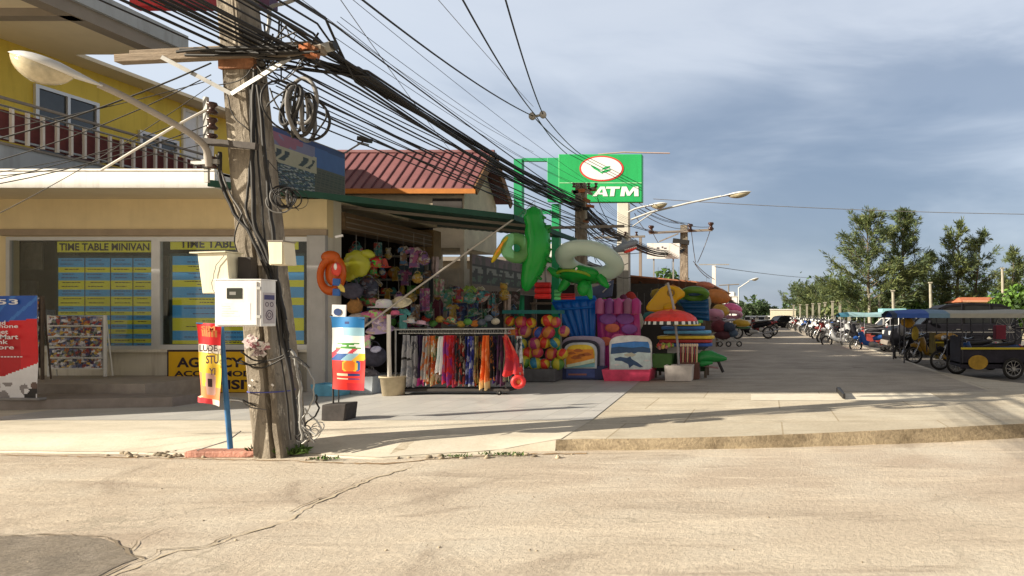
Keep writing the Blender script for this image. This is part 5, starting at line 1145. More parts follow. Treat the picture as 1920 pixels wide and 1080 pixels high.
for i, (lab, cols) in enumerate(SAR):
    w = [17, 13, 14, 9, 10, 9, 8, 11, 11, 9, 9, 9, 9, 9, 7, 12, 8, 9, 9, 14, 12, 11][i]
    sarong(i, lab, [tuple(min(1, v * 1.15) for v in c) for c in cols], x - 3, x + w + 3, 629 + rg.uniform(-1, 2), [722, 726, 722, 716, 722, 720, 700, 722, 724, 720, 722, 722, 722, 718, 724, 732, 712, 720, 722, 716, 722, 720][i] - (2 if i % 2 else 0), YR + .02 + .05 * (i % 3), hems.get(i)); x += w * .985
# red garment ending the rack, with a round red float
fr_ = fab('red_dress', [(.62, .03, .03), (.5, .02, .03), (.6, .1, .06), (.4, .02, .04)], (9, 9, 6))
m = MB(); m.grid(lambda u, v: W(948 + 14 * math.sin(v * 1.6) + (u - .5) * (12 + 26 * v), 630 + 74 * v + 3 * math.sin(u * 9), YR - .04) + Vector((0, .04 * math.sin(u * 11 + v * 4), 0)), 16, 16, fr_, thick=(0, .012, 0))
tag(m.build('red_dress'), 'bright red patterned dress hung over the right end of the clothes rack', 'garment')
m = MB(); m.torus(W(972, 716, YR - .05), .085, .045, C('rack_red', (.6, .02, .02)), Euler((PI / 2, 0, .3)).to_matrix(), 24, 10); m.ell(W(974, 716, YR - .03), (.07, .03, .07), C('red_centre', (.7, .2, .05)))
tag(m.build('red_float'), 'round red float hanging at the lower right end of the clothes rack', 'float')
# ---- buckets and crates by the shop corner
def pot(name, label, cat, cx, by, w_top, w_bot, h, Y, m_, square=False, rim=True, fill=None):
    c = W(cx, by, Y); c.z = PZ + .012; s = Y / F; b = MB(); rt, rb = w_top * s / 2, w_bot * s / 2; hh = h * s
    if square:
        for (x0, x1, y0, y1) in ((-1, 1, -1, -.86), (-1, 1, .86, 1), (-1, -.9, -.86, .86), (.9, 1, -.86, .86)):
            q = [(x0, y0), (x1, y0), (x1, y1), (x0, y1)]
            V = [c + Vector((a * rb, d * rb * .75, 0)) for a, d in q] + [c + Vector((a * rt, d * rt * .75, hh)) for a, d in q]
            b.add(V, [(0, 3, 2, 1), (4, 5, 6, 7), (0, 1, 5, 4), (1, 2, 6, 5), (2, 3, 7, 6), (3, 0, 4, 7)], m_)
        b.box(c.x - rb * .9, c.x + rb * .9, c.y - rb * .6, c.y + rb * .6, c.z + hh * (.5 if fill else .05), c.z + hh * (.6 if fill else .08), fill or m_)
    else:
        b.lathe(c, [(rb * .2, .004), (rb, 0), (rt, hh), (rt * 1.08, hh), (rt * 1.08, hh * .9), (rt * .93, hh * .89) if False else (rt * .92, hh), (rt * .85, hh * .6), (0.001, hh * .58)], m_, 24)
    return tag(b.build(name, bevel=.004 if square else 0), label, cat)
pot('bucket', 'weathered beige bucket at the left end of the clothes rack', 'bucket', 738, 741, 46, 38, 36, 12.6, C('old_bucket', (.36, .30, .20), rough=.9))
m = MB(); c = W(731, 710, 12.6); m.tube([c + Vector((0, 0, -.1)), W(729, 650, 12.55), W(729, 590, 12.5)], .035, mat('white_pipe', (.72, .68, .62), var=.12), 10); tag(m.build('white_pipe'), 'upright white plastic pipe standing in the beige bucket', 'pipe')
pot('plastic_tub', 'light blue plastic tub at the corner column behind the ice cream pennant', 'tub', 622, 744, 54, 46, 22, 12.55, C('sky_tub', (.10, .32, .48)), True)
pot('plastic_tub', 'grey plastic tub on the shop floor right of the blue tub', 'tub', 683, 741, 56, 50, 32, 12.95, C('grey_tub', (.38, .42, .46)), True)
# ---- shelf unit at the back of the open side
SH = thing('shelf_unit', 'pale framed display shelf against the dark back wall of the souvenir shop', 'shelf', W(735, 700, 17.2))
fr = mat('shelf_frame', (.30, .28, .26), var=.1); Ys = 17.1
for px in (690, 796): m = MB(); q = W(px, 0, Ys).x; m.box(q, q + .07, Ys, Ys + .06, PZ, W(0, 478, Ys).z, fr); m.build('upright', SH)
for py in (480, 524, 553, 584, 615): m = MB(); m.box(W(690, 0, Ys).x + .07, W(796, 0, Ys).x, Ys, Ys + .3, W(0, py, Ys).z - .02, W(0, py, Ys).z + .02, fr); m.build('shelf_board', SH)
shelf_cols = [('scarlet', (.5, .04, .03)), ('orange', (.6, .2, .03)), ('dull_teal', (.05, .2, .2)), ('mustard', (.45, .3, .04)), ('plum', (.2, .03, .1)), ('slate', (.12, .14, .18)), ('cream', (.5, .45, .35)), ('grass', (.1, .3, .06))]
n = 0
for py in (524, 553, 584, 615):
    xx = 696
    while xx < 788:
        w = rg.uniform(9, 17); nm, cc = rg.choice(shelf_cols); p = W(xx + w / 2, py, Ys + .1); s = Ys / F; hh = rg.uniform(12, 22) * s
        m = MB(); k = rg.random()
        if k < .45: m.ell(p + Vector((0, 0, hh * .45 + .02)), (w * s * .5, .1, hh * .45), C(nm, cc), None, 12, 8, rough=.05); lab, kd = nm.replace('_', ' ') + ' stuffed toy', 'plush_toy'
        elif k < .75: m.prism([p + Vector((-w * s * .45, -.06, .025)), p + Vector((w * s * .45, -.06, .025)), p + Vector((w * s * .4, -.06, hh)), p + Vector((-w * s * .4, -.06, hh * .95))], (0, .14, 0), C(nm, cc)); lab, kd = nm.replace('_', ' ') + ' toy box', 'toy_box'
        else: m.lathe(p + Vector((0, 0, .022)), [(w * s * .3, 0), (w * s * .42, hh * .3), (w * s * .2, hh * .8), (.01, hh)], C(nm, cc), 10); lab, kd = nm.replace('_', ' ') + ' cone shaped souvenir', 'souvenir'
        row = {524: 'top', 553: 'second', 584: 'third', 615: 'bottom'}[py]
        tag(m.build(kd), '%s on the %s shelf, %s' % (lab, row, ('far left', 'left of centre', 'centre', 'right of centre', 'far right')[min(4, int((xx - 696) / 19))]), kd.replace('_', ' '), 'goods on the display shelf'); xx += w + rg.uniform(1, 3)
m = MB(); m.box(W(745, 0, Ys).x, W(790, 0, Ys).x, Ys + .08, Ys + .14, W(0, 519, Ys).z, W(0, 491, Ys).z, mat('blue_case', (.10, .17, .26), rough=.15, var=.3, scale=4)); tag(m.build('picture_case', bevel=.01), 'bluish glossy case at the top right of the display shelf', 'display case')
# ---- things hanging at the shop corner
def puff(name, label, cat, c, rr, m_, rot=(0, 0, 0), extra=None, group=None, rough=.04, seg=18, rings=12):
    m = MB(); M = Euler(rot).to_matrix(); m.ell(c, rr, m_, M, seg, rings, rough)
    if extra: extra(m, M)
    return tag(m.build(name), label, cat, group)
Yh = 12.75; s = Yh / F
m = MB(); Mo = vinyl('orange_vinyl', (.75, .16, .02), .92)
m.torus(W(622, 515, Yh), .30, .085, Mo, Euler((PI / 2, .1, .25)).to_matrix(), 26, 10, .62); m.ell(W(620, 482, Yh), (.17, .1, .12), Mo); m.ell(W(624, 512, Yh + .02), (.14, .05, .24), Mo)
t = thing('life_vest', 'orange inflatable vest with blue pockets hanging at the corner column', 'life vest', W(622, 565, Yh)); m.build('vest', t)
m = MB()
for y in (529, 548): m.obox(W(631, y, Yh - .1), (.13, .04, .13), C('royal', (.02, .10, .35)), (0, .05, 0))
m.build('pocket', t, bevel=.01)
m = MB(); m.ell(W(631, 505, Yh - .12), (.1, .03, .12), C('vest_red', (.6, .05, .03)), None, 12, 8, .1); m.ell(W(629, 500, Yh - .15), (.03, .02, .06), C('vest_white', (.75, .7, .65)), None, 8, 6, .1); m.ell(W(640, 540, Yh - .1), (.05, .02, .09), C('vest_yellow', (.65, .5, .1)), Euler((0, -.6, 0)).to_matrix(), 8, 6, .15); m.build('print', t)
m = MB(); My = vinyl('yellow_green_vinyl', (.50, .52, .05), .9)
m.ell(W(668, 495, 13.1), (.26, .07, .25), My, Euler((0, .5, 0)).to_matrix(), 16, 10, .08); m.ell(W(690, 476, 13.1), (.14, .06, .08), My, Euler((0, .2, 0)).to_matrix(), 12, 8, .08); m.ell(W(655, 515, 13.1), (.14, .05, .12), My, Euler((0, -.3, 0)).to_matrix(), 12, 8, .1); m.tube([W(668, 475, 13.1), W(668, 440, 13.1)], .004, M_cab2, 5)
tag(m.build('inflatable_fish'), 'yellow green inflatable fish hanging beside the orange vest', 'inflatable toy')
hang = [(703, 492, 14.5, (.22, .12, .13), (.55, .04, .03), 'red inflatable cap hanging behind the yellow fish'), (722, 497, 14.6, (.1, .05, .16), (.5, .08, .06), 'narrow red toy hanging beside the red cap'), (700, 512, 14.4, (.11, .08, .16), (.35, .08, .03), 'rust red toy hanging below the red cap'), (660, 545, 13.6, (.22, .1, .16), (.05, .05, .08), 'dark net bag hanging behind the orange vest'),
        (690, 540, 13.8, (.2, .1, .2), (.02, .025, .05), 'navy cloth bag hanging left of the display shelf'), (665, 575, 13.6, (.16, .1, .14), (.28, .14, .04), 'brown straw bag hanging above the pennant'), (690, 565, 13.9, (.2, .12, .1), (.22, .05, .04), 'maroon bag hanging right of the straw bag'), (668, 602, 13.4, (.24, .12, .14), (.34, .30, .27), 'pale grey folded cloth heap behind the pennant'),
        (720, 572, 13.3, (.25, .2, .13), (.58, .50, .55), 'lilac white sun hat hanging highest at the shop front'), (750, 565, 13.5, (.18, .14, .09), (.5, .42, .28), 'straw sun hat beside the lilac hat'), (705, 588, 13.2, (.22, .12, .07), (.55, .12, .25), 'pink hat brim below the lilac hat'), (741, 588, 13.2, (.13, .1, .07), (.5, .1, .18), 'small dark pink hat above the white pipe'),
        (712, 610, 13.25, (.22, .1, .27), (.34, .27, .42), 'lilac shirt hanging below the pink hats'), (755, 598, 13.4, (.14, .08, .2), (.06, .22, .22), 'teal shirt hanging right of the white pipe'), (686, 640, 13.0, (.15, .1, .13), (.55, .25, .35), 'pink swimsuit hanging right of the pennant'), (700, 668, 13.1, (.25, .14, .2), (.03, .03, .05), 'black beach bag on the floor heap'),
        (690, 705, 13.1, (.22, .12, .14), (.1, .09, .1), 'dark grey bag behind the grey tub'), (705, 655, 12.9, (.1, .05, .06), (.35, .36, .6), 'lavender sandal pair hanging low'), (770, 602, 13.3, (.12, .08, .05), (.5, .42, .4), 'pale pink cap lying above the rack'), (790, 606, 13.3, (.14, .08, .06), (.55, .3, .35), 'rose coloured cap above the rack, right of the pale cap'),
        (845, 602, 13.6, (.14, .1, .09), (.3, .14, .06), 'brown woven basket above the middle of the rack'), (815, 500, 15.2, (.07, .05, .22), (.28, .22, .22), 'grey brown scarf hanging by the shelf end'), (822, 540, 15.2, (.10, .05, .2), (.3, .18, .18), 'dusty pink scarf hanging by the shelf end'), (838, 545, 15.6, (.2, .08, .14), (.22, .2, .17), 'taupe shirt hanging behind the rack'),
        (858, 560, 15.4, (.12, .1, .1), (.6, .12, .03), 'orange red toy hanging behind the rack'), (880, 555, 15.5, (.16, .1, .24), (.2, .3, .06), 'green dress hanging behind the rack'), (866, 590, 15.4, (.34, .1, .26), (.015, .035, .11), 'wide navy blue cloth hanging behind the rack'), (820, 590, 15.2, (.14, .1, .34), (.08, .015, .03), 'dark maroon dress hanging behind the rack'), (858, 541, 15.6, (.16, .14, .05), (.05, .1, .16), 'dark blue cap hanging above the orange toy'), (900, 548, 15.8, (.1, .07, .14), (.35, .33, .25), 'beige shirt hanging right of the green dress'),
        (935, 570, 16.5, (.5, .1, .3), (.035, .02, .018), 'dark brown rug hanging under the lettered board'), (950, 590, 15.3, (.07, .05, .45), (.25, .19, .16), 'shell string curtain hanging left of the balls')]
for i, (px, py, Y, rr, cc, lab) in enumerate(hang):
    cc = tuple(min(.85, v * 1.5 + .01) for v in cc)
    m_ = mat('hung_%d' % i, cc, var=.4, scale=9, rough=.8) if i % 2 else cells('hung_print_%d' % i, [cc, tuple(v * .6 for v in cc), tuple(min(.8, v * 1.3 + .1) for v in cc), cc, (cc[2], cc[0], cc[1])], (16, 16, 16), .8, .7, 'EUCLIDEAN')
    c = W(px, py, Y); m = MB(); kind = next((k for k in ('cap', 'hat', 'bag', 'shirt', 'dress', 'scarf', 'toy', 'basket', 'heap', 'cloth', 'swimsuit', 'sandal', 'rug', 'curtain') if k in lab), 'toy')
    if kind in ('hat', 'cap', 'basket'):
        M = Euler((rg.uniform(-.3, .6), rg.uniform(-.3, .3), 0)).to_matrix(); m.lathe(c, [(rr[0] * 1.15, -rr[2] * .35), (rr[0] * 1.05, -rr[2] * .25), (rr[0] * .62, -rr[2] * .2), (rr[0] * .55, rr[2] * .6), (rr[0] * .35, rr[2] * .85), (.01, rr[2] * .9)], m_, 18, M)
    elif kind in ('shirt', 'dress', 'swimsuit'):
        q = [(-.45, 1), (-.15, .92), (.15, .92), (.45, 1), (1, .55), (.8, .3), (.5, .5), (.55, -1), (0, -.93), (-.55, -1), (-.5, .5), (-.8, .3), (-1, .55)]
        m.prism([c + Vector((a * rr[0], .02 * math.sin(a * 9), b_ * rr[2])) for a, b_ in q], (0, .04, 0), m_)
    elif kind in ('scarf', 'cloth', 'rug', 'curtain'):
        m.grid(lambda u, v: c + Vector(((u - .5) * 2 * rr[0] * (1 - .1 * v), .04 * math.sin(u * 14) + .01 * math.sin(v * 8), (.5 - v) * 2 * rr[2])), 16, 10, m_, thick=(0, .02, 0))
    elif kind == 'bag':
        m.ell(c, rr, m_, None, 14, 9, .06); m.torus(c + Vector((0, 0, rr[2] * .8)), rr[0] * .5, .012, m_, Euler((PI / 2, 0, 0)).to_matrix(), 14, 5)
    else: m.ell(c, rr, m_, Euler((0, rg.uniform(-.4, .4), 0)).to_matrix(), 14, 9, .1)
    nm = {'toy': 'inflatable_toy', 'heap': 'cloth_heap', 'sandal': 'sandals', 'cloth': 'cloth', 'curtain': 'shell_curtain'}.get(kind, kind)
    tag(m.build(nm), lab, nm.replace('_', ' '))
# printed bags, shirts and toys crowding the open front
crowd = [('striped beach bag', 'bag'), ('printed shirt', 'shirt'), ('child size dress', 'dress'), ('stuffed toy', 'toy'), ('patterned scarf', 'scarf'), ('sun hat', 'hat')]
pal = [(.6, .1, .08), (.65, .35, .05), (.1, .25, .5), (.55, .15, .35), (.15, .4, .2), (.6, .55, .45), (.3, .15, .4), (.1, .4, .42), (.7, .5, .1), (.35, .2, .12)]; pn = ['red', 'orange', 'blue', 'pink', 'green', 'cream', 'purple', 'teal', 'yellow', 'brown']
for i in range(56):
    row, k = divmod(i, 14); px = 664 + k * 21.5 + rg.uniform(-6, 6) + (row % 2) * 10; py = (478, 515, 552, 588)[row] + rg.uniform(-9, 9) + (px - 660) * .02
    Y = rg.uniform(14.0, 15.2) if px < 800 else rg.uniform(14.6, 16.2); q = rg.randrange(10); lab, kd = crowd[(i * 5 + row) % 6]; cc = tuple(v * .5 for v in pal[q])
    if row < 2 and px > 805: continue
    c = W(px, py, Y); z = rg.uniform(.09, .17)
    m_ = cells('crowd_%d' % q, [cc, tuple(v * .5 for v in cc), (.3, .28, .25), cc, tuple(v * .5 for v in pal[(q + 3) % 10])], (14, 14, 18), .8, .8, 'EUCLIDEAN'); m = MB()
    if kd == 'hat': m.lathe(c, [(z * 1.3, -z * .3), (z * 1.2, -z * .2), (z * .7, -z * .15), (z * .6, z * .5), (.01, z * .7)], m_, 16, Euler((rg.uniform(.1, .9), rg.uniform(-.4, .4), 0)).to_matrix())
    elif kd in ('shirt', 'dress'): m.prism([c + Vector((a * z * 1.1, .02 * math.sin(a * 9), b_ * z * (1.3 if kd == 'shirt' else 1.7))) for a, b_ in [(-.45, 1), (-.15, .92), (.15, .92), (.45, 1), (1, .55), (.8, .3), (.5, .5), (.6, -1), (0, -.93), (-.6, -1), (-.5, .5), (-.8, .3), (-1, .55)]], (0, .04, 0), m_)
    elif kd == 'scarf': m.grid(lambda u, v: c + Vector(((u - .5) * z * 1.2, .03 * math.sin(u * 14), (.5 - v) * z * 3)), 12, 8, m_, thick=(0, .015, 0))
    elif kd == 'bag': m.ell(c, (z, z * .5, z * .9), m_, None, 14, 9, .05); m.torus(c + Vector((0, 0, z * .8)), z * .5, .010, m_, Euler((PI / 2, 0, 0)).to_matrix(), 14, 5)
    else: m.ell(c, (z * .7, z * .5, z * .8), m_, None, 12, 8, .06); m.ell(c + Vector((0, -.02, z)), (z * .5,) * 3, m_, None, 10, 7); m.ell(c + Vector((-z * .4, 0, z * 1.4)), (z * .18,) * 3, m_, None, 8, 5); m.ell(c + Vector((z * .4, 0, z * 1.4)), (z * .18,) * 3, m_, None, 8, 5)
    m.tube([c + Vector((0, 0, z * .9)), c + Vector((0, 0, z * .9 + .35))], .004, M_cab2, 4)
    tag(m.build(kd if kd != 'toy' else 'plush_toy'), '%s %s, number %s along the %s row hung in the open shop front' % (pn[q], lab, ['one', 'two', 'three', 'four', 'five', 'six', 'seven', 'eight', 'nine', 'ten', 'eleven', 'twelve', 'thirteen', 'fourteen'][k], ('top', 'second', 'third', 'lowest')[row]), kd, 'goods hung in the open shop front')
# more small clutter low behind the rack
for i in range(14):
    px = 760 + i * 13; c = W(px, 600 + rg.uniform(-4, 8), 14.2 + rg.uniform(0, .8)); nm, cc = rg.choice(shelf_cols); m = MB(); m.ell(c, (.09, .07, .07), C(nm, cc), None, 10, 7, .12); m.tube([c + Vector((0, 0, .05)), c + Vector((0, 0, .4))], .004, M_cab2, 4)
    tag(m.build('keyring_toy'), 'small %s toy on a string above the clothes rack, %s from the left' % (nm.replace('_', ' '), ['first', 'second', 'third', 'fourth', 'fifth', 'sixth', 'seventh', 'eighth', 'ninth', 'tenth', 'eleventh', 'twelfth', 'thirteenth', 'fourteenth'][i]), 'toy', 'small toys strung above the rack')
# ---- balls
BALLC = [((.6, .05, .03), (.65, .45, .04)), ((.05, .1, .4), (.6, .15, .04)), ((.5, .45, .04), (.1, .25, .05)), ((.55, .2, .04), (.5, .05, .1)), ((.03, .2, .35), (.45, .45, .05)), ((.35, .04, .15), (.55, .3, .1))]
BN = ['red and yellow', 'blue and orange', 'yellow and green', 'orange and pink', 'blue and yellow', 'magenta and tan']
YB = 15.2; rb = .145
TABLE = thing('ball_bin', 'dark low bin holding the stacked play balls beside the clothes rack', 'bin', W(1010, 700, YB))
m = MB(); m.box(W(945, 0, YB).x, W(1046, 0, YB).x, YB - .22, YB + .35, PZ + .02, .42, mat('bin_grey', (.10, .10, .11), var=.3)); m.build('tray', TABLE, bevel=.01)
m = MB()
for px in (948, 1044): m.box(W(px, 0, YB).x - .015, W(px, 0, YB).x + .015, YB + .3, YB + .33, .42, 1.62, M_galv)
m.build('upright', TABLE)
m = MB(); m.box(W(945, 0, YB).x, W(1050, 0, YB).x, YB - .1, YB + .35, 1.62, 1.70, mat('teal_shelf', (.02, .15, .15), var=.2)); m.build('top_board', TABLE)
for rr_ in range(5):
    for cc_ in range(5):
        k = (rr_ * 3 + cc_ * 2 + (rr_ * cc_) % 3) % 6; px = 958 + cc_ * 21.5 + (rr_ % 2) * 9; c = W(px + rg.uniform(-5, 5), 681 - rr_ * 19.5 + rg.uniform(-3, 3), YB + rg.uniform(-.08, .08)); rad = rb * rg.uniform(.72, 1.05)
        m = MB(); A, B_ = [mat('ball_%d_%d' % (k, q), BALLC[k][q], var=.05, rough=.25) for q in (0, 1)]; M = Euler((rg.uniform(-.6, .6), rg.uniform(-.6, .6), 0)).to_matrix(); V = []
        sg, rn_ = 18, 10
        for i in range(rn_):
            for j in range(sg):
                pt = lambda i_, j_: c + M @ Vector((rad * math.cos(-PI / 2 + PI * i_ / rn_) * math.cos(2 * PI * j_ / sg), rad * math.cos(-PI / 2 + PI * i_ / rn_) * math.sin(2 * PI * j_ / sg), rad * math.sin(-PI / 2 + PI * i_ / rn_)))
                m.add([pt(i, j), pt(i, j + 1), pt(i + 1, j + 1), pt(i + 1, j)], [(0, 1, 2, 3)], (A, B_)[(j // 3) % 2] if 2 <= i < 8 else (B_ if i < 2 else A), True)
        tag(m.build('play_ball'), '%s ball, %s in %s row of the ball stack' % (BN[k], ['leftmost', 'second from left', 'middle one', 'second from right', 'rightmost'][cc_], ['the bottom', 'the second lowest', 'the middle', 'the second highest', 'the top'][rr_]), 'ball', 'balls stacked beside the clothes rack')
# ---- big inflatables under the awning edge
G_ = vinyl('green_vinyl', (.02, .42, .06), .86); Gd = vinyl('deep_green_vinyl', (.01, .25, .03), .9); Wv = vinyl('clear_vinyl', (.58, .68, .58), .88); Yv = vinyl('yellow_vinyl', (.72, .55, .02), .93)
YI = 13.7
t = thing('inflatable_crocodile', 'tall green inflatable crocodile hanging upright at the awning corner', 'inflatable toy', W(1000, 545, YI))
m = MB(); pr = [(1001, 387, .03), (1001, 394, .15), (1001, 408, .20), (1003, 420, .18), (1007, 434, .24), (1009, 452, .235), (1008, 468, .25), (1005, 484, .23), (1000, 500, .215), (995, 515, .18), (990, 528, .14), (987, 540, .09), (987, 546, .03)]
P = [W(a, b_, YI) for a, b_, _ in pr]; m.tube(P, [q[2] for q in pr], G_, 18); m.build('body', t)
for (a, b_, c_, d_, rr_) in ((1018, 430, 1034, 424, .06), (1020, 478, 1034, 492, .055), (985, 470, 968, 486, .05), (1000, 515, 1016, 524, .045)):
    m = MB(); m.tube([W(a, b_, YI), W((a + c_) / 2, (b_ + d_) / 2, YI - .05), W(c_, d_, YI - .03)], [rr_ * 1.2, rr_, rr_ * .5], Gd, 10); m.build('leg', t)
for i in range(8): a, b_, q = pr[i + 2]; c = W(a, b_, YI) + Vector((q * .93, -.02, 0)); m = MB(); m.lathe(c, [(.05, 0), (.03, .03), (.004, .07)], Gd, 8, Euler((0, PI / 2, 0)).to_matrix()); m.build('spike', t)
m = MB(); m.tube([W(1003, 390, YI), Vector((W(1003, 0, YI).x, YI, 3.86)), a1 + Vector((.1, 0, -.02))], .005, M_cab2, 4); m.build('string', t)
t = thing('swim_ring', 'round clear green swim ring with a yellow panel hanging left of the crocodile', 'swim ring', W(960, 500, 13.5))
M = Euler((PI / 2 - .15, .0, .55)).to_matrix(); m = MB(); m.torus(W(968, 465, 13.5), .19, .115, vinyl('pale_green_vinyl', (.25, .5, .2), .55), M, 30, 12, 1.0); m.build('ring', t)
m = MB(); m.ell(W(937, 468, 13.35), (.055, .07, .30), Yv, Euler((0, .55, 0)).to_matrix(), 14, 12); m.build('yellow_panel', t)
m = MB(); m.ell(W(936, 466, 13.27), (.02, .03, .16), C('amber_print', (.7, .25, .02)), Euler((0, .55, 0)).to_matrix(), 10, 8); m.build('print', t)
t = thing('swim_ring', 'large milky white swim ring hanging tilted over the green turtle float', 'swim ring', W(1106, 515, 14.2))
M = Euler((R(-28), R(4), 0)).to_matrix(); m = MB(); m.torus(W(1106, 490, 14.2), .505, .19, Wv, M, 44, 14, 1.0, .75); m.build('ring', t)
m = MB(); m.torus(W(1106, 490, 14.2), .697, .006, mat('seam_grey', (.45, .5, .46)), M, 44, 5); m.tube([W(1080, 505, 13.85), W(1081, 503, 13.80)], .02, M_wht, 8); m.build('seam', t)
m = MB(); m.tube([W(1090, 470, 14.5), W(1086, 440, 14.6), W(1084, 425, 14.6)], .005, M_cab2, 4); m.tube([W(1130, 470, 14.5), W(1110, 440, 14.6), W(1084, 425, 14.6)], .005, M_cab2, 4); m.build('string', t)
t = thing('turtle_float', 'green inflatable turtle float hanging below the milky swim ring', 'inflatable toy', W(1085, 555, 14.6))
m = MB(); m.ell(W(1087, 515, 14.6), (.50, .35, .17), G_, Euler((R(-20), .08, 0)).to_matrix(), 22, 12, .03); m.build('shell', t)
for a, b_, c_, d_ in ((1050, 515, 1028, 502), (1125, 518, 1140, 538), (1062, 528, 1048, 545), (1100, 530, 1108, 560)):
    m = MB(); m.tube([W(a, b_, 14.5), W((a + c_) / 2, (b_ + d_) / 2 + 2, 14.45), W(c_, d_, 14.4)], [.10, .085, .04], G_, 10); m.build('flipper', t)
m = MB(); m.ell(W(1094, 540, 14.4), (.13, .12, .17), G_); m.build('head', t)
m = MB(); m.torus(W(1078, 518, 14.5), .30, .03, vinyl('lime_vinyl', (.35, .5, .04), .92), Euler((R(-20), .08, 0)).to_matrix(), 30, 8, 1.2); m.build('rim', t)
t = thing('inflatable_shark', 'grey and white inflatable shark with a red mouth, right of the milky ring', 'inflatable toy', W(1172, 475, 14.6))
Mk = Euler((0, R(-22), 0)).to_matrix(); m = MB(); m.ell(W(1172, 462, 14.6), (.30, .1, .085), vinyl('shark_grey', (.32, .36, .42), .93), Mk, 18, 10); m.build('body', t)
m = MB(); m.ell(W(1182, 469, 14.53), (.15, .07, .035), C('shark_red', (.6, .04, .03)), Mk); m.build('mouth', t)
m = MB(); m.prism([W(1165, 458, 14.6), W(1178, 454, 14.6), W(1166, 444, 14.6)], (0, .03, 0), MATS['shark_grey']); m.prism([W(1150, 470, 14.6), W(1157, 466, 14.6), W(1147, 458, 14.6)], (0, .03, 0), MATS['shark_grey']); m.build('fin', t)
m = MB()
for k in range(7): c = W(1172 + k * 3.4, 468 - k * .9, 14.47); m.prism([c + Vector((-.015, 0, .01)), c + Vector((.015, 0, .01)), c + Vector((0, 0, -.025))], (0, .01, 0), M_wht)
m.build('teeth', t)
# ---- lilos
def lilo(name, label, quad, Y, m_, ribs, vertical=True, prints=None):
    """air mattress: a quilted panel of inflated ribs"""
    t = thing(name, label, 'air mattress', W((quad[2][0] + quad[3][0]) / 2, quad[2][1], Y)); m = MB(); A, B_, Cc, D = [W(x, y, Y) for x, y in quad]
    def p(u, v):
        q = (A.lerp(B_, u)).lerp(D.lerp(Cc, u), v); a = (u if vertical else v) * ribs
        q.y -= .07 * abs(math.sin(PI * a)) ** .6 * min(1, 8 * min(u, 1 - u, v, 1 - v) + .1) - .05 * v; return q
    m.grid(p, ribs * 8 if vertical else 20, 20 if vertical else ribs * 8, m_, thick=(0, .09, 0)); m.build('mattress', t)
    if prints: m = MB(); prints(m); m.build('print', t)
    return t
Bv = vinyl('blue_vinyl', (.015, .22, .72), .94); Pv = vinyl('pink_vinyl', (.75, .10, .42), .92)
t = lilo('air_mattress', 'blue inflatable air mattress, wide at the top, standing behind the sunset bodyboard', [(1034, 566), (1117, 558), (1113, 640), (1072, 640)], 16.4, Bv, 5)
m = MB(); m.tube([W(1038, 565, 16.33), W(1075, 560, 16.28), W(1116, 558, 16.33)], .05, Bv, 10); m.tube([W(1048, 580, 16.3), W(1112, 576, 16.3)], .03, Bv, 8); m.build('pillow_rib', t)
lilo('air_mattress', 'bright pink printed air mattress standing behind the dolphin bodyboard', [(1118, 561), (1197, 561), (1203, 700), (1122, 700)], 16.6, Pv, 6, True, lambda m: [m.ell(W(x, y, 16.5), (rr_ * .02, .012, rr_ * .012), C(n, c_), None, 12, 6) for x, y, rr_, n, c_ in ((1140, 598, 11, 'p_violet', (.25, .08, .35)), (1172, 598, 11, 'p_violet', (.25, .08, .35)), (1148, 615, 9, 'p_orange', (.6, .15, .08)), (1180, 617, 10, 'p_violet', (.25, .08, .35)), (1160, 635, 10, 'p_rose', (.7, .12, .3)), (1135, 640, 9, 'p_orange', (.6, .15, .08)), (1190, 585, 6, 'p_rose', (.7, .12, .3)))])
for i, (px, nm, cc) in enumerate([(1125, 'pink light', (.62, .2, .4)), (1143, 'purple', (.35, .1, .35)), (1160, 'rose', (.6, .12, .35)), (1178, 'dusty pink', (.45, .2, .32)), (1193, 'magenta', (.65, .07, .33))]):
    m = MB(); m.tube([W(px, 588, 16.25), W(px, 566, 16.25), W(px, 561, 16.3)], [.11, .115, .05], vinyl('roll_%d' % i, cc, .95), 10); tag(m.build('rolled_float'), '%s rolled float standing on the pink air mattress' % nm, 'float', 'rolled floats on the pink mattress')
# ---- bodyboards
def board_shape(cx, y0, y1, w, Y, n=12):
    q = []; s = Y / F; hw = w / 2
    for i in range(n + 1): a = PI - PI * i / n; q.append((cx + hw * math.copysign(abs(math.cos(a)) ** .6, math.cos(a)), y0 + 22 - 22 * math.sin(a) ** .8 if False else y0 + 20 * (1 - math.sin(a) ** .75)))
    q += [(cx + hw * .98, y1), (cx - hw * .98, y1)]; return [W(x, y, Y) for x, y in q]
def bodyboard(label, cx, y0, y1, w, Y, edge, face, deco, dz=.06):
    t = thing('bodyboard', label, 'bodyboard', W(cx, y1, Y), 'bodyboards standing at the pavement'); m = MB(); m.prism(board_shape(cx, y0, y1, w, Y), (0, dz, 0), edge); m.build('board', t, bevel=.008)
    m = MB(); m.prism(board_shape(cx, y0 + 4, y1 - 3, w - 8, Y - .008), (0, .006, 0), face); m.build('face_panel', t)
    m = MB(); deco(m); m.build('picture', t); return t
def poly(m, pts, Y, mm): m.prism([W(x, y, Y) for x, y in pts], (0, .004, 0), mm)
Nv = C('navy_bag', (.02, .03, .10)); Pb = C('mauve_edge', (.38, .32, .45)); Yd = 15.55
t = thing('bodyboard_crate', 'dark navy crate holding the sunset bodyboard', 'crate', W(1090, 710, Yd)); m = MB()
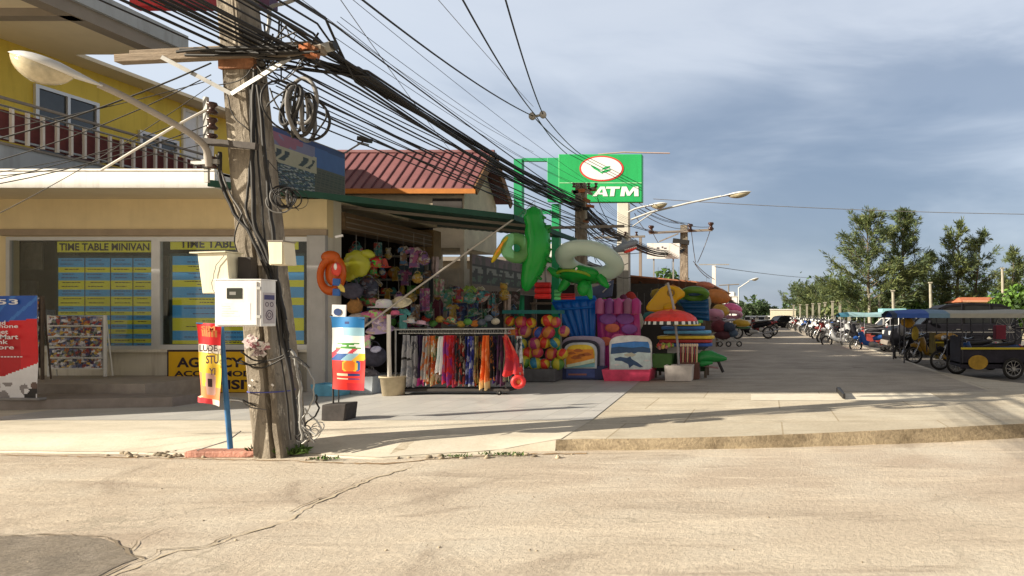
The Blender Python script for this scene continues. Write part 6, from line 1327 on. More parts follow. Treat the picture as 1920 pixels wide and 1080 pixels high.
m.box(W(1046, 0, Yd).x, W(1134, 0, Yd).x, Yd, Yd + .3, PZ + .012, .44, Nv); m.build('crate', t, bevel=.012); m = MB(); m.box(W(1062, 0, Yd).x, W(1115, 0, Yd).x, Yd - .008, Yd - .001, .19, .38, C('crate_blue', (.05, .08, .25))); m.box(W(1066, 0, Yd).x, W(1100, 0, Yd).x, Yd - .012, Yd - .009, .24, .28, C('crate_rust', (.3, .12, .1))); m.build('label_patch', t)
def sunset(m):
    Yq = 15.5; O = C('print_orange', (.75, .25, .03)); R_ = C('print_rust', (.4, .12, .03)); W_ = C('print_pale', (.6, .68, .5)); T_ = C('print_teal', (.15, .35, .4))
    poly(m, [(1064, 655), (1112, 655), (1114, 678), (1062, 684)], Yq, O)
    for x, y, rr_ in ((1072, 662, 6), (1084, 657, 7), (1100, 664, 7), (1080, 670, 8), (1090, 666, 6)): poly(m, [(x + rr_ * math.cos(a) * (1.2 + .3 * math.sin(3 * a)), y + rr_ * .45 * math.sin(a)) for a in [i * PI / 7 for i in range(14)]], Yq - .006, R_)
    poly(m, [(1062, 684), (1090, 678), (1114, 672), (1114, 679), (1088, 685), (1064, 689)], Yq - .006, W_); poly(m, [(1063, 689), (1088, 685), (1115, 680), (1115, 688), (1064, 690)], Yq - .01, T_)
m = MB(); m.prism(board_shape(1093, 630, 700, 80, 15.75), (0, .1, 0), Pb); tag(m.build('bodyboard', bevel=.01), 'mauve edged bodyboard standing just behind the sunset one', 'bodyboard', 'bodyboards standing at the pavement')
m = MB(); m.prism(board_shape(1088, 637, 700, 72, 15.65), (0, .06, 0), C('black_board', (.03, .03, .05))); tag(m.build('bodyboard', bevel=.01), 'black bodyboard sandwiched between the sunset and mauve ones', 'bodyboard', 'bodyboards standing at the pavement')
bodyboard('bodyboard with a yellow and orange sunset print in the navy crate', 1088, 642, 691, 62, 15.52, C('board_edge_pale', (.45, .5, .55)), C('print_yellow', (.72, .50, .04)), sunset)
def dolphin(m):
    Yq = 15.43; L_ = C('print_light', (.55, .68, .82)); D_ = C('print_deep', (.04, .16, .45)); K_ = C('print_navy', (.03, .08, .18)); W_ = C('print_white', (.8, .84, .88)); S_ = C('print_sand', (.5, .5, .4))
    poly(m, [(1146, 652), (1160, 650), (1185, 652), (1205, 650), (1219, 653), (1220, 661), (1200, 663), (1175, 661), (1145, 664)], Yq, K_)
    poly(m, [(1150, 633.5), (1180, 630.5), (1212, 633.5), (1218, 641), (1190, 640), (1160, 643), (1146, 645)], Yq, W_)
    poly(m, [(1145, 664), (1175, 661), (1188, 664), (1196, 660), (1220, 662), (1220, 694), (1145, 694)], Yq - .004, L_)
    poly(m, [(1170, 664), (1184, 661), (1193, 665), (1186, 669), (1172, 668)], Yq - .008, S_)
    poly(m, [(1152, 672), (1163, 669), (1176, 671), (1182, 668), (1184, 673), (1196, 680), (1206, 688), (1200, 689), (1188, 684), (1180, 690), (1178, 683), (1166, 677), (1153, 676)], Yq - .010, K_)
    for x, y in ((1156, 684), (1190, 692), (1212, 676)): poly(m, [(x - 6, y), (x, y - 2), (x + 7, y), (x, y + 2)], Yq - .010, W_)
bodyboard('white and blue bodyboard with a leaping dolphin in the pink tub', 1182, 629, 698, 80, 15.46, C('board_edge_white', (.72, .76, .8)), C('print_sea', (.05, .22, .60)), dolphin)
t = pot('plastic_tub', 'pink plastic tub holding the dolphin bodyboard', 'tub', 1181, 713, 90, 82, 21, 15.6, C('pink_tub', (.66, .06, .14)), True)
# ---- red shelf things between
for px, py, w, h, cc, lab in ((1018, 545, 28, 32, (.5, .02, .02), 'dark red rolled towel pile under the crocodile'), (1064, 556, 28, 12, (.35, .02, .02), 'red box below the turtle float'), (1046, 553, 12, 20, (.1, .42, .15), 'green rolled float beside the red pile')):
    m = MB(); s_ = 15.6 / F
    for k in range(3): m.tube([W(px - w / 2, py - h / 3 + k * h / 3, 15.6), W(px + w / 2, py - h / 3 + k * h / 3, 15.6)], h / 6.2 * s_, mat('roll_' + lab[:6].replace(' ', '_') + str(k), tuple(min(1, v * (1 + .35 * k)) for v in cc), var=.2), 8)
    tag(m.build('rolled_goods'), lab, 'rolled goods')
SHB = thing('display_table', 'dark shelf behind the blue and pink air mattresses', 'shelf', W(1080, 700, 17)); m = MB(); m.box(W(1000, 0, 17).x, W(1200, 0, 17).x, 16.75, 17.3, 1.85, 1.9, M_stall); m.build('board', SHB)
for px in (1002, 1195): m = MB(); q = W(px, 0, 17).x; m.box(q, q + .06, 16.8, 16.86, PZ, 1.85, M_stall); m.build('leg', SHB)
# ---- planter, parasol and the stack of boards
pot('planter', 'square pale concrete block pot holding the parasol pole', 'planter', 1274, 714, 52, 48, 29, 15.4, C('pot_grey', (.50, .46, .43), rough=.9), True, fill=C('soil', (.1, .07, .05)))
PS = thing('parasol', 'small red parasol with a black and white spotted fringe over the beach goods', 'parasol', W(1270, 700, 15.5))
m = MB(); m.tube([W(1274, 708, 15.45), W(1270, 640, 15.45), W(1262, 570, 15.45), W(1252, 530, 15.45)], .028, mat('parasol_pole', (.34, .33, .34), var=.15), 8); m.build('pole', PS)
cR = W(1258, 597, 15.45); m = MB(); prof = [(.60, -.06), (.56, .02), (.45, .10), (.28, .165), (.10, .20), (.01, .21)]; red, org = C('parasol_red', (.6, .03, .02)), C('parasol_orange', (.7, .2, .03))
for k in range(16):
    a0_, a1_ = 2 * PI * k / 16, 2 * PI * (k + 1) / 16
    for (r0, z0_), (r1, z1_) in zip(prof, prof[1:]):
        m.add([cR + Vector((r0 * math.cos(a0_), r0 * math.sin(a0_), z0_)), cR + Vector((r0 * math.cos(a1_), r0 * math.sin(a1_), z0_)), cR + Vector((r1 * math.cos(a1_), r1 * math.sin(a1_), z1_)), cR + Vector((r1 * math.cos(a0_), r1 * math.sin(a0_), z1_))], [(0, 1, 2, 3)], org if k % 4 == 2 and False else (org if r0 < .4 and k % 2 else red), True)
m.build('canopy', PS)
m = MB(); bk = C('fringe_black', (.02, .02, .02))
for k in range(48):
    a = 2 * PI * k / 48; a2_ = 2 * PI * (k + 1) / 48
    m.add([cR + Vector((.61 * math.cos(a), .61 * math.sin(a), -.06)), cR + Vector((.61 * math.cos(a2_), .61 * math.sin(a2_), -.06)), cR + Vector((.62 * math.cos(a2_), .62 * math.sin(a2_), -.13)), cR + Vector((.62 * math.cos(a), .62 * math.sin(a), -.13))], [(0, 1, 2, 3)], bk if k % 2 else M_wht)
m.build('fringe', PS)
t = thing('yellow_float', 'big yellow inflatable board with a hole hanging above the red parasol', 'float', W(1245, 585, 15.9))
m = MB(); My2 = vinyl('amber_vinyl', (.78, .48, .01), .95); Mx = Euler((R(80), R(-32), 0)).to_matrix()
pts = [(1210, 577), (1215, 568), (1238, 540), (1250, 534), (1272, 538), (1284, 548), (1283, 556), (1270, 563), (1262, 574), (1248, 583), (1228, 585), (1213, 583)]
m.prism([W(x, y, 15.8) for x, y in pts], (0, .16, 0), My2); o = m.build('board', t, bevel=.05)
m = MB(); m.torus(W(1258, 549, 15.78), .07, .02, C('hole_dark', (.2, .12, .01)), Euler((PI / 2, 0, 0)).to_matrix(), 16, 6); m.build('hole_rim', t)
m = MB(); m.ell(W(1255, 577, 15.6), (.15, .1, .1), My2); m.build('nose', t)
t = lilo('air_mattress', 'dark blue and green air mattress hanging right of the yellow float', [(1272, 562), (1328, 560), (1330, 602), (1292, 598)], 16.6, vinyl('bluegreen_vinyl', (.02, .12, .30), .95), 4, False)
m = MB(); m.torus(W(1303, 551, 16.4), .22, .085, vinyl('ring_green', (.15, .32, .05), .93), Euler((R(-25), 0, 0)).to_matrix(), 26, 10, 1.15); m.torus(W(1299, 546, 16.35), .15, .05, C('ring_navy', (.03, .08, .18)), Euler((R(-25), 0, 0)).to_matrix(), 22, 8, 1.2)
tag(m.build('swim_ring'), 'green and navy swim ring lying on the dark blue mattress', 'swim ring')
stk = [('green board with a yellow stripe', (.06, .25, .06), 1255, 1316, 606), ('yellow board with a red edge', (.62, .48, .03), 1262, 1312, 611), ('deep blue board', (.02, .10, .32), 1240, 1320, 618), ('light blue board', (.08, .28, .48), 1244, 1332, 626), ('mustard yellow board', (.60, .42, .03), 1232, 1338, 636), ('dark red board', (.35, .03, .03), 1236, 1334, 643), ('royal blue board', (.02, .08, .35), 1262, 1334, 650)]
for i, (lab, cc, xa, xb, y) in enumerate(stk):
    Y = 16.2; m = MB(); A, B_ = W(xa, y, Y), W(xb, y, Y); n = 8; q = []
    for k in range(n + 1): a = -PI / 2 + PI * k / n; q.append(Vector((B_.x - .2 + .2 * math.cos(a), Y + .3 + .3 * math.sin(a), A.z)))
    q += [Vector((A.x, Y + .6, A.z)), Vector((A.x, Y, A.z))]
    m.prism(q, (0, 0, .075), C('stack_%d' % i, cc)); tag(m.build('kickboard', bevel=.02), lab + ' in the pile under the red parasol', 'kickboard', 'boards piled under the parasol')
t = thing('display_table', 'low dark table carrying the piled boards beside the planter', 'table', W(1285, 690, 16.4)); m = MB(); m.box(W(1228, 0, 16.4).x, W(1330, 0, 16.4).x, 16.1, 16.9, .58, .64, M_stall); m.build('table_top', t)
for px in (1230, 1322):
    for yy in (16.14, 16.8): m = MB(); q = W(px, 0, 16.4).x; m.box(q, q + .06, yy, yy + .06, PZ, .58, M_stall); m.build('leg', t)
m = MB(); m.grid(lambda u, v: W(1226 + u * 96, 663 + v * 32 + 2 * math.sin(u * 9), 16.05) + Vector((0, .03 * math.sin(u * 22), 0)), 30, 4, C('skirt_dark_green', (.02, .05, .02)), thick=(0, .015, 0)); m.build('cloth_skirt', t)
# basket of sand toys, striped bats
t = pot('basket', 'green basket of red and pink sand toys left of the parasol pole', 'basket', 1243, 694, 38, 34, 26, 15.75, C('basket_green', (.04, .12, .02)), True); t.location.z += .26
for i in range(12):
    c = W(1230 + rg.uniform(0, 30), 647 + rg.uniform(0, 7), 15.75 + rg.uniform(-.1, .1)); nm, cc = rg.choice([('toy_red', (.6, .08, .06)), ('toy_pink', (.6, .25, .25)), ('toy_green', (.25, .4, .06)), ('toy_yellow', (.6, .45, .1))])
    m = MB(); m.lathe(c, [(.03, 0), (.05, .05), (.02, .09), (.01, .11)], C(nm, cc), 8, Euler((rg.uniform(-1, 1), rg.uniform(-1, 1), 0)).to_matrix()); tag(m.build('sand_toy'), '%s sand toy in the green basket' % nm[4:], 'toy', 'sand toys in the green basket')
for i in range(8):
    px = 1276 + i * 4.3; m = MB(); A = W(px, 682, 15.7); m.tube([A, A + Vector((.01, 0, .40))], .018, C('bat_maroon', (.25, .03, .04)) if i % 2 == 0 else C('bat_tan', (.6, .42, .25)), 8); m.ell(A + Vector((.01, 0, .42)), (.03, .03, .04), C('bat_cream', (.6, .5, .38)))
    tag(m.build('beach_bat'), '%s beach bat standing right of the parasol pole' % ('maroon', 'tan')[i % 2], 'bat', 'beach bats by the parasol')
m = MB(); m.box(W(1270, 0, 15.7).x, W(1312, 0, 15.7).x, 15.62, 15.84, PZ + .01, .52, C('bat_box', (.10, .04, .03))); tag(m.build('bat_box', bevel=.01), 'dark box the beach bats stand in', 'box')
t = thing('inflatable_crocodile', 'small dark green inflatable crocodile lying beside the piled boards', 'inflatable toy', W(1325, 690, 15.9))
m = MB(); cr = [(1298, 682, .04), (1306, 677, .12), (1320, 670, .16), (1334, 668, .14), (1346, 671, .10), (1356, 672, .07), (1363, 673, .03)]; m.tube([W(a, b_, 15.9) for a, b_, _ in cr], [q[2] for q in cr], C('croc_green', (.01, .20, .04), rough=.25), 14); m.build('body', t)
for k in range(5): m = MB(); m.lathe(W(1308 + k * 8, 668 - (4 if 0 < k < 4 else 0), 15.9), [(.05, -.03), (.025, .04), (.004, .09)], MATS['goods_croc_green'], 7); m.build('spike', t)
m = MB(); m.tube([W(1300, 684, 15.85), W(1318, 682, 15.7), W(1336, 680, 15.75)], [.03, .07, .03], MATS['goods_croc_green'], 10); m.build('leg', t)
m = MB(); m.tube([W(1356, 698, 15.9), W(1347, 678, 15.9)], .035, M_cab, 8); m.tube([W(1305, 684, 15.95), W(1347, 690, 15.95)], .02, C('rail_pink', (.35, .2, .22)), 6)
tag(m.build('table_strut'), 'black slanting leg sticking out right of the green crocodile', 'strut')
# ---- goods of the stalls further on
far = [(1345, 556, 24, (.45, .12, .25), (.55, .2, .05), 'orange inflatable hanging over the second stall front', 'inflatable_toy'), (1322, 535, 22, (.3, .2, .12), (.5, .16, .09), 'orange cloth draped on the roof edge', 'cloth'), (1374, 578, 24, (.34, .2, .17), (.75, .15, .35), 'bright pink inflatable float past the orange one', 'inflatable_toy'), (1374, 590, 24, (.36, .2, .05), (.6, .3, .4), 'pale pink rim below the bright pink float', 'swim_ring'),
       (1352, 582, 23.5, (.3, .2, .2), (.5, .3, .05), 'amber float hanging under the orange inflatable', 'inflatable_toy'), (1340, 590, 20, (.2, .1, .12), (.45, .2, .3), 'pink swim seat at the stall front', 'swim_ring'), (1390, 606, 26, (.35, .2, .14), (.5, .32, .03), 'yellow float on the pavement edge', 'inflatable_toy'), (1378, 600, 27, (.3, .2, .06), (.4, .3, .05), 'mustard board behind the yellow float', 'kickboard'),
       (1394, 614, 27, (.3, .15, .06), (.03, .12, .04), 'dark green mat below the yellow float', 'kickboard'), (1362, 602, 22, (.3, .2, .05), (.4, .38, .42), 'grey folded mat over the dark stroller', 'kickboard')]
for px, py, Y, rr, cc, lab, nm in far:
    m = MB(); mm = mat('far_' + lab[:14].replace(' ', '_'), cc, var=.2, rough=.3)
    if nm == 'swim_ring': m.torus(W(px, py, Y), rr[0] * .8, rr[2] * .8 + .03, mm, Euler((R(-20), 0, 0)).to_matrix(), 20, 8)
    else: m.ell(W(px, py, Y), rr, mm, Euler((0, rg.uniform(-.3, .3), 0)).to_matrix(), 16, 10, .06); m.ell(W(px - 6, py - 4, Y), (rr[0] * .4, rr[1] * .7, rr[2] * .5), mm, None, 10, 6)
    tag(m.build(nm), lab, nm.replace('_', ' '))
t = thing('handcart', 'dark folding cart loaded with bags in front of the second stall', 'cart', W(1360, 650, 21))
m = MB()
for a, b_ in (((1338, 606), (1350, 648)), ((1352, 604), (1388, 650)), ((1380, 608), (1348, 650)), ((1340, 640), (1385, 640))): m.tube([W(*a, 21), W(*b_, 21)], .02, M_galv, 6)
m.build('frame', t)
for px in (1350, 1366, 1386): m = MB(); m.torus(W(px, 645, 21), .07, .02, M_cab, Euler((PI / 2, 0, 0)).to_matrix(), 16, 6); m.build('wheel', t)
for i, (px, py, rr, cc) in enumerate([(1348, 612, (.25, .2, .2), (.12, .02, .03)), (1366, 614, (.22, .2, .16), (.03, .04, .07)), (1356, 628, (.28, .2, .14), (.07, .02, .03)), (1374, 625, (.16, .15, .12), (.05, .08, .13))]):
    m = MB(); m.ell(W(px, py, 21.05), rr, mat('cart_bag_%d' % i, cc, var=.3, scale=8), None, 12, 8, .08); tag(m.build('bag'), ['maroon bag high on the left of the dark cart', 'navy bag high on the right of the dark cart', 'dark plum bag low in the dark cart', 'slate blue bag low on the right of the dark cart'][i], 'bag', 'bags on the dark cart')
# goods inside the first stall, dark clutter behind the pale pole
for i in range(16):
    px = 1130 + i * 13; py = rg.uniform(545, 640); c = W(px, py, 19 + rg.uniform(0, 4)); nm, cc = rg.choice(shelf_cols); m = MB(); m.ell(c, (rg.uniform(.12, .3), .1, rg.uniform(.12, .3)), mat('dim_' + nm, tuple(v * .7 for v in cc), var=.3), None, 12, 8, .1); m.tube([c + Vector((0, 0, .1)), c + Vector((0, 0, .9))], .005, M_cab2, 4)
    tag(m.build('hanging_toy'), 'dim %s toy hanging inside the stalls behind the air mattresses' % nm.replace('_', ' '), 'toy', 'toys hanging inside the stalls')
m = MB(); m.prism([W(1108, 540, 16.8), W(1150, 525, 16.8), W(1147, 555, 16.8), W(1112, 562, 16.8)], (0, .05, 0), C('panel_navy', (.04, .06, .12))); m.tube([W(1118, 524, 16.75), W(1145, 533, 16.75), W(1130, 548, 16.75)], .02, M_galv, 6); tag(m.build('folding_chair'), 'folded dark blue chair with a pale frame above the pink mattress', 'chair')
# small dark thing and vent on the pavement
m = MB(); m.prism([groundpt(1568, 735, PZ + .02), groundpt(1576, 735, PZ + .02), groundpt(1585, 748, PZ + .02), groundpt(1580, 748, PZ + .02)], (0, 0, .09), M_cab); tag(m.build('black_wedge', bevel=.01), 'small black wedge-shaped piece on the pavement', 'wedge')
# ================================================================ vehicles
TY = mat('tyre_rubber', (.025, .024, .023), var=.25, rough=.9); CH = mat('chrome', (.30, .30, .31), metal=.9, rough=.25, var=.05); SEAT = mat('black_seat', (.03, .028, .028), rough=.6)
def wheel(t, c, rad, w, spokes=10, car=False, sw=.010):
    M = Euler((PI / 2, 0, 0)).to_matrix(); m = MB(); m.torus(c, rad - w * .5, w * .5, TY, M, 26, 8, 1, 1.0 if not car else 1.5); o = m.build('wheel', t)
    m = MB(); c = Vector(c)
    if car:
        m.lathe(c + Vector((0, -w * .55, 0)), [(.01, -.02), (rad * .2, -.02), (rad * .62, .0), (rad * .66, -.03), (rad * .7, .03)], CH, 20, Euler((-PI / 2, 0, 0)).to_matrix())
        for k in range(5): a = 2 * PI * k / 5; m.obox(c + Vector((math.cos(a) * rad * .38, -w * .75, math.sin(a) * rad * .38)), (rad * .55, .02, .06), CH, (0, -a, 0))
    else:
        m.torus(c, rad - w, w * .22, CH, M, 22, 5)
        for k in range(spokes): a = 2 * PI * k / spokes; m.tube([c, c + Vector((math.cos(a), 0, math.sin(a))) * (rad - w)], sw, CH, 4, False)
        m.lathe(c, [(.04, -.05), (.045, .05)], M_galv, 10, M)
    m.build('rim', o)
def motorbike(loc, label, body, sx=1.3, group='parked motorbikes'):
    """small scooter-style motorbike, nose to -X, built about the origin then set down"""
    t = thing('motorbike', label, 'motorbike', (0, 0, 0), group); s = sx
    wheel(t, (-.62 * s, 0, .29), .29, .07); wheel(t, (.60 * s, 0, .29), .29, .08)
    m = MB(); m.tube([(-.62 * s, .06, .29), (-.50 * s, .06, .62), (-.42 * s, .05, .9)], .022, CH, 6); m.tube([(-.62 * s, -.06, .29), (-.50 * s, -.06, .62), (-.42 * s, -.05, .9)], .022, CH, 6); m.build('fork', t)
    m = MB(); m.tube([(-.36 * s, -.33, 1.0), (-.40 * s, -.12, .96), (-.40 * s, .12, .96), (-.36 * s, .33, 1.0)], .018, CH, 6)
    for q in (-1, 1): m.tube([(-.36 * s, q * .26, 1.0), (-.34 * s, q * .38, 1.0)], .026, SEAT, 8)
    m.build('handlebar', t)
    for q in (-1, 1): m = MB(); m.tube([(-.38 * s, q * .22, 1.0), (-.36 * s, q * .26, 1.13)], .007, CH, 5); m.ell((-.36 * s, q * .27, 1.15), (.02, .05, .035), SEAT); m.build('mirror', t)
    m = MB(); m.ell((-.50 * s, 0, .93), (.09, .09, .08), CH); m.ell((-.545 * s, 0, .93), (.05, .07, .065), mat('headlamp_glass', (.6, .62, .62), rough=.1)); m.build('headlight', t)
    m = MB(); m.tube([(-.70 * s, 0, .60), (-.62 * s, 0, .63), (-.5 * s, 0, .56), (-.42 * s, 0, .42)], [.05, .075, .075, .05], body, 10, True); m.build('front_mudguard', t)
    m = MB(); m.tube([(-.44 * s, 0, .86), (-.38 * s, 0, .62), (-.28 * s, 0, .40), (-.05 * s, 0, .34), (.1 * s, 0, .40)], [.11, .13, .12, .10, .09], body, 12, True, .8); m.build('leg_shield', t)
    m = MB(); m.tube([(.0 * s, 0, .56), (.2 * s, 0, .64), (.45 * s, 0, .68), (.72 * s, 0, .74)], [.08, .13, .12, .05], body, 12); m.build('tail_fairing', t)
    m = MB(); m.tube([(-.08 * s, 0, .74), (.1 * s, 0, .77), (.35 * s, 0, .79), (.62 * s, 0, .84)], [.05, .10, .11, .06], SEAT, 12, True, .55); m.build('seat', t)
    m = MB(); m.ell((.0, 0, .34), (.2 * s, .11, .12), M_galv, None, 12, 8, .08); m.lathe((-.12, 0, .36), [(.08, -.09), (.08, .09)], M_galv, 10, Euler((PI / 2, 0, 0)).to_matrix()); m.build('engine', t)
    m = MB(); m.tube([(0, -.12, .26), (.3 * s, -.13, .25), (.8 * s, -.14, .33)], [.025, .035, .045], CH, 8); m.build('exhaust', t)
    m = MB(); m.tube([(.70 * s, 0, .78), (.78 * s, 0, .72)], [.045, .03], mat('tail_red', (.4, .02, .02), rough=.2), 8); m.build('tail_light', t)
    t.location = loc; return t
blk, blu, red_, sil, whi = [mat('paint_' + n, c, var=.15, rough=.45, coat=.0, spec=.08 if n == 'black' else .3) for n, c in (('black', (.012, .012, .016)), ('blue', (.02, .09, .34)), ('red', (.14, .02, .02)), ('silver', (.4, .41, .42)), ('white', (.7, .7, .7)))]
Mtarp = [mat('tarp_blue', (.03, .09, .36), var=.15), mat('tarp_grey', (.34, .34, .30), var=.1), mat('tarp_aqua', (.26, .42, .46), var=.2), mat('tarp_navy', (.03, .05, .10), var=.15)]
def sidecar(loc, label, L_, zc, fn, frame_m, box_m, seatm, d=1.5, yellow=True):
    """passenger sidecar rig: floor, rails, bench and an arched tarpaulin on posts"""
    t = thing('sidecar_rig', label, 'motorbike taxi', (0, 0, 0), 'motorbike taxis with canopies'); 
    m = MB(); m.grid(lambda u, v: Vector((-L_ / 2 + L_ * u, -d / 2 + d * v, zc + .11 * math.sin(PI * v) + .02 * math.sin(u * 9) - .03 * (2 * u - 1) ** 2)), 30, 10, None, mfn=fn)
    for u in range(30):
        a, b_ = -L_ / 2 + L_ * u / 30, -L_ / 2 + L_ * (u + 1) / 30
        for yy in (-d / 2, d / 2): m.quad((a, yy, zc - .10), (b_, yy, zc - .10), (b_, yy, zc + .01), (a, yy, zc + .01), fn((u + .5) / 30, .5))
    m.build('canopy', t)
    for xx in (-L_ * .42, -L_ * .05, L_ * .42):
        for yy in (-d / 2 + .06, d / 2 - .06): m = MB(); m.tube([(xx, yy, .4), (xx, yy, zc)], .018, frame_m, 6); m.build('post', t)
    m = MB(); x0, x1 = -L_ * .06, L_ * .44; m.box(x0, x1, -d / 2 + .08, d / 2 - .5, .36, .42, frame_m); m.box(x0, x1, -d / 2 + .08, -d / 2 + .12, .26, .76, box_m); m.box(x0, x0 + .04, -d / 2 + .13, d / 2 - .5, .3, 1.05, box_m); m.box(x1 - .04, x1, -d / 2 + .13, d / 2 - .5, .42, .8, box_m); m.build('tub', t, bevel=.01)
    m = MB(); m.box(x0 + .1, x1 - .06, -d / 2 + .16, -d / 2 + .5, .60, .70, seatm); m.build('bench_seat', t, bevel=.03)
    m = MB()
    for zz in (.82, .98): m.tube([(x0, -d / 2 + .1, zz), (x1, -d / 2 + .1, zz)], .014, frame_m, 6)
    m.build('rail', t)
    wheel(t, ((x0 + x1) / 2 + .3, -d / 2 + .0, .27), .27, .08)
    if yellow:
        m = MB(); m.lathe((x0 + .42, -d / 2 + .06, .42), [(.001, -.02), (.15, -.02), (.18, 0), (.18, .03)], mat('amber_panel', (.40, .24, .03), var=.3), 20, Euler((PI / 2, 0, 0)).to_matrix(), 1.35); m.build('amber_panel', t)
        m = MB(); m.box(x0 + .0, x1, -d / 2 + .04, -d / 2 + .075, .74, .79, mat('yellow_trim', (.5, .4, .03), var=.1)); m.build('trim_strip', t)
    t.location = loc; return t
fn1 = lambda u, v: Mtarp[3] if u < .05 else Mtarp[0] if u < .22 else MATS['tarp_bluegrey'] if u < .36 else Mtarp[1]
mat('tarp_bluegrey', (.14, .24, .34), var=.15)
X1 = lambda px, Y: (px - CX) * Y / F
sidecar((X1(1810, 17.6), 17.9, 0), 'nearest motorbike taxi, long canopy blue at the front and grey behind', 3.9, 1.62, fn1, mat('dark_frame', (.04, .04, .05), var=.2), mat('tub_dark', (.02, .018, .03), var=.4), SEAT, 1.6)
motorbike((X1(1795, 18.6) + .75, 18.55, 0), 'blue motorbike with chrome spoked wheels under the nearest canopy', blu, 1.25)
motorbike((X1(1765, 20.0) + .7, 20.0, 0), 'black motorbike just behind the blue one, mostly hidden', blk, 1.2)
sidecar((X1(1760, 21.2), 21.5, 0), 'second motorbike taxi tucked behind the nearest, with a navy canopy', 3.0, 1.60, lambda u, v: Mtarp[3] if u > .1 else Mtarp[0], mat('dark_frame', (.04, .04, .05)), mat('tub_olive', (.16, .12, .02), var=.3), SEAT, 1.4)
motorbike((X1(1705, 23) + .6, 23.2, 0), 'black motorbike at the left end under the canopies', blk, 1.3)
motorbike((X1(1740, 21.6) + .5, 22.4, 0), 'yellow and black motorbike between the two canopies', mat('paint_amber', (.30, .17, .02), var=.2, rough=.3), 1.25)
for i, (px, py, Y, rr, cc, lab) in enumerate([(1702, 605, 22.2, (.22, .15, .16), (.55, .3, .03), 'amber bag hanging at the front of the canopies'), (1716, 625, 22, (.12, .1, .22), (.5, .36, .05), 'yellow cloth hanging from the canopy post'), (1775, 632, 20.4, (.35, .2, .12), (.35, .2, .04), 'tan cargo on the second motorbike taxi'), (1690, 618, 23, (.15, .12, .2), (.3, .3, .32), 'grey rain coat hung over the handlebar')]):
    m = MB(); m.ell(W(px, py, Y), rr, mat('cargo_%d' % i, cc, var=.3, scale=8), None, 12, 8, .1); m.tube([W(px, py, Y) + Vector((0, 0, rr[2] * .8)), Vector((W(px, py, Y).x, Y, 1.55))], .008, M_cab2, 4); tag(m.build('hanging_bag'), lab, 'bag')
fn2 = lambda u, v: Mtarp[2] if u > .18 else mat('tarp_teal', (.04, .16, .24), var=.1)
sidecar((X1(1622, 31), 31, 0), 'farther motorbike taxi under a pale aqua canopy', 2.4, 1.60, fn2, mat('grey_frame', (.25, .25, .28)), mat('tub_red', (.32, .05, .04), var=.2), mat('seat_red', (.4, .07, .05)), 1.5, False)
motorbike((X1(1604, 30) + .7, 29.6, 0), 'dark blue motorbike in front of the aqua canopy', blu, 1.2)
motorbike((X1(1552, 34) + .7, 34, 0), 'black and silver motorbike left of the aqua canopy', sil, 1.2)
m = MB(); m.box(X1(1654, 40), X1(1700, 40), 40, 41.5, 1.62, 1.95, mat('aqua_cover', (.25, .5, .55), var=.2)); m.box(X1(1656, 40), X1(1660, 40), 40.1, 40.2, 0, 1.62, M_galv); m.box(X1(1694, 40), X1(1698, 40), 40.1, 40.2, 0, 1.62, M_galv); tag(m.build('market_umbrella', bevel=.03), 'small pale aqua canopy behind the farther motorbike taxi', 'canopy')
bk = [(0, 37, whi, 'white'), (2, 39, blk, 'black'), (3, 42, red_, 'red'), (1, 45, blk, 'black'), (0, 48, whi, 'white'), (2, 51, sil, 'silver'), (3, 54, blk, 'black'), (1, 58, blu, 'blue'), (0, 62, whi, 'white'), (2, 66, blk, 'black'), (1, 70, red_, 'red'), (3, 75, blk, 'black'), (0, 80, sil, 'silver'), (2, 86, blk, 'black'), (1, 92, blk, 'black')]
protos = {}
ordn = ['first', 'second', 'third', 'fourth', 'fifth', 'sixth', 'seventh', 'eighth', 'ninth', 'tenth', 'eleventh', 'twelfth', 'thirteenth', 'fourteenth', 'fifteenth']
for i, (dx, Y, pm, nm) in enumerate(bk):
    px = 1556 - i * 6.5 if i < 9 else 1500 - (i - 9) * 7; xx = X1(px, Y); lab = '%s motorbike, %s one beyond the aqua canopy in the kerbside row' % (nm, ordn[i])
    if nm not in protos: protos[nm] = motorbike((xx + .6, Y, 0), lab, pm, 1.2); o = protos[nm]
    else: o = copy_tree(protos[nm], (xx + .6, Y, 0), None, lab)
    o.rotation_euler = (0, 0, rg.uniform(.1, .7) if i % 2 else -.2); o.scale = (1.3,) * 3
for i in range(14):
    nm = ['black', 'silver', 'black', 'white', 'blue'][i % 5]; Y = 33 + i * 3.1; o = copy_tree(protos[nm], (X1(1575 - i * 7.5, Y) + 1.2, Y, 0), rg.uniform(-.6, .9), '%s motorbike, %s one in the back row beyond the aqua canopy' % (nm, ordn[i]), 1.3)
bikeL = copy_tree(protos['black'], (X1(1412, 42), 42, PZ), .2, 'dark motorbike parked on the shop side past the yellow float')
copy_tree(protos['red'], (X1(1428, 48), 48, PZ), .5, 'red motorbike parked on the shop side just behind the dark one')
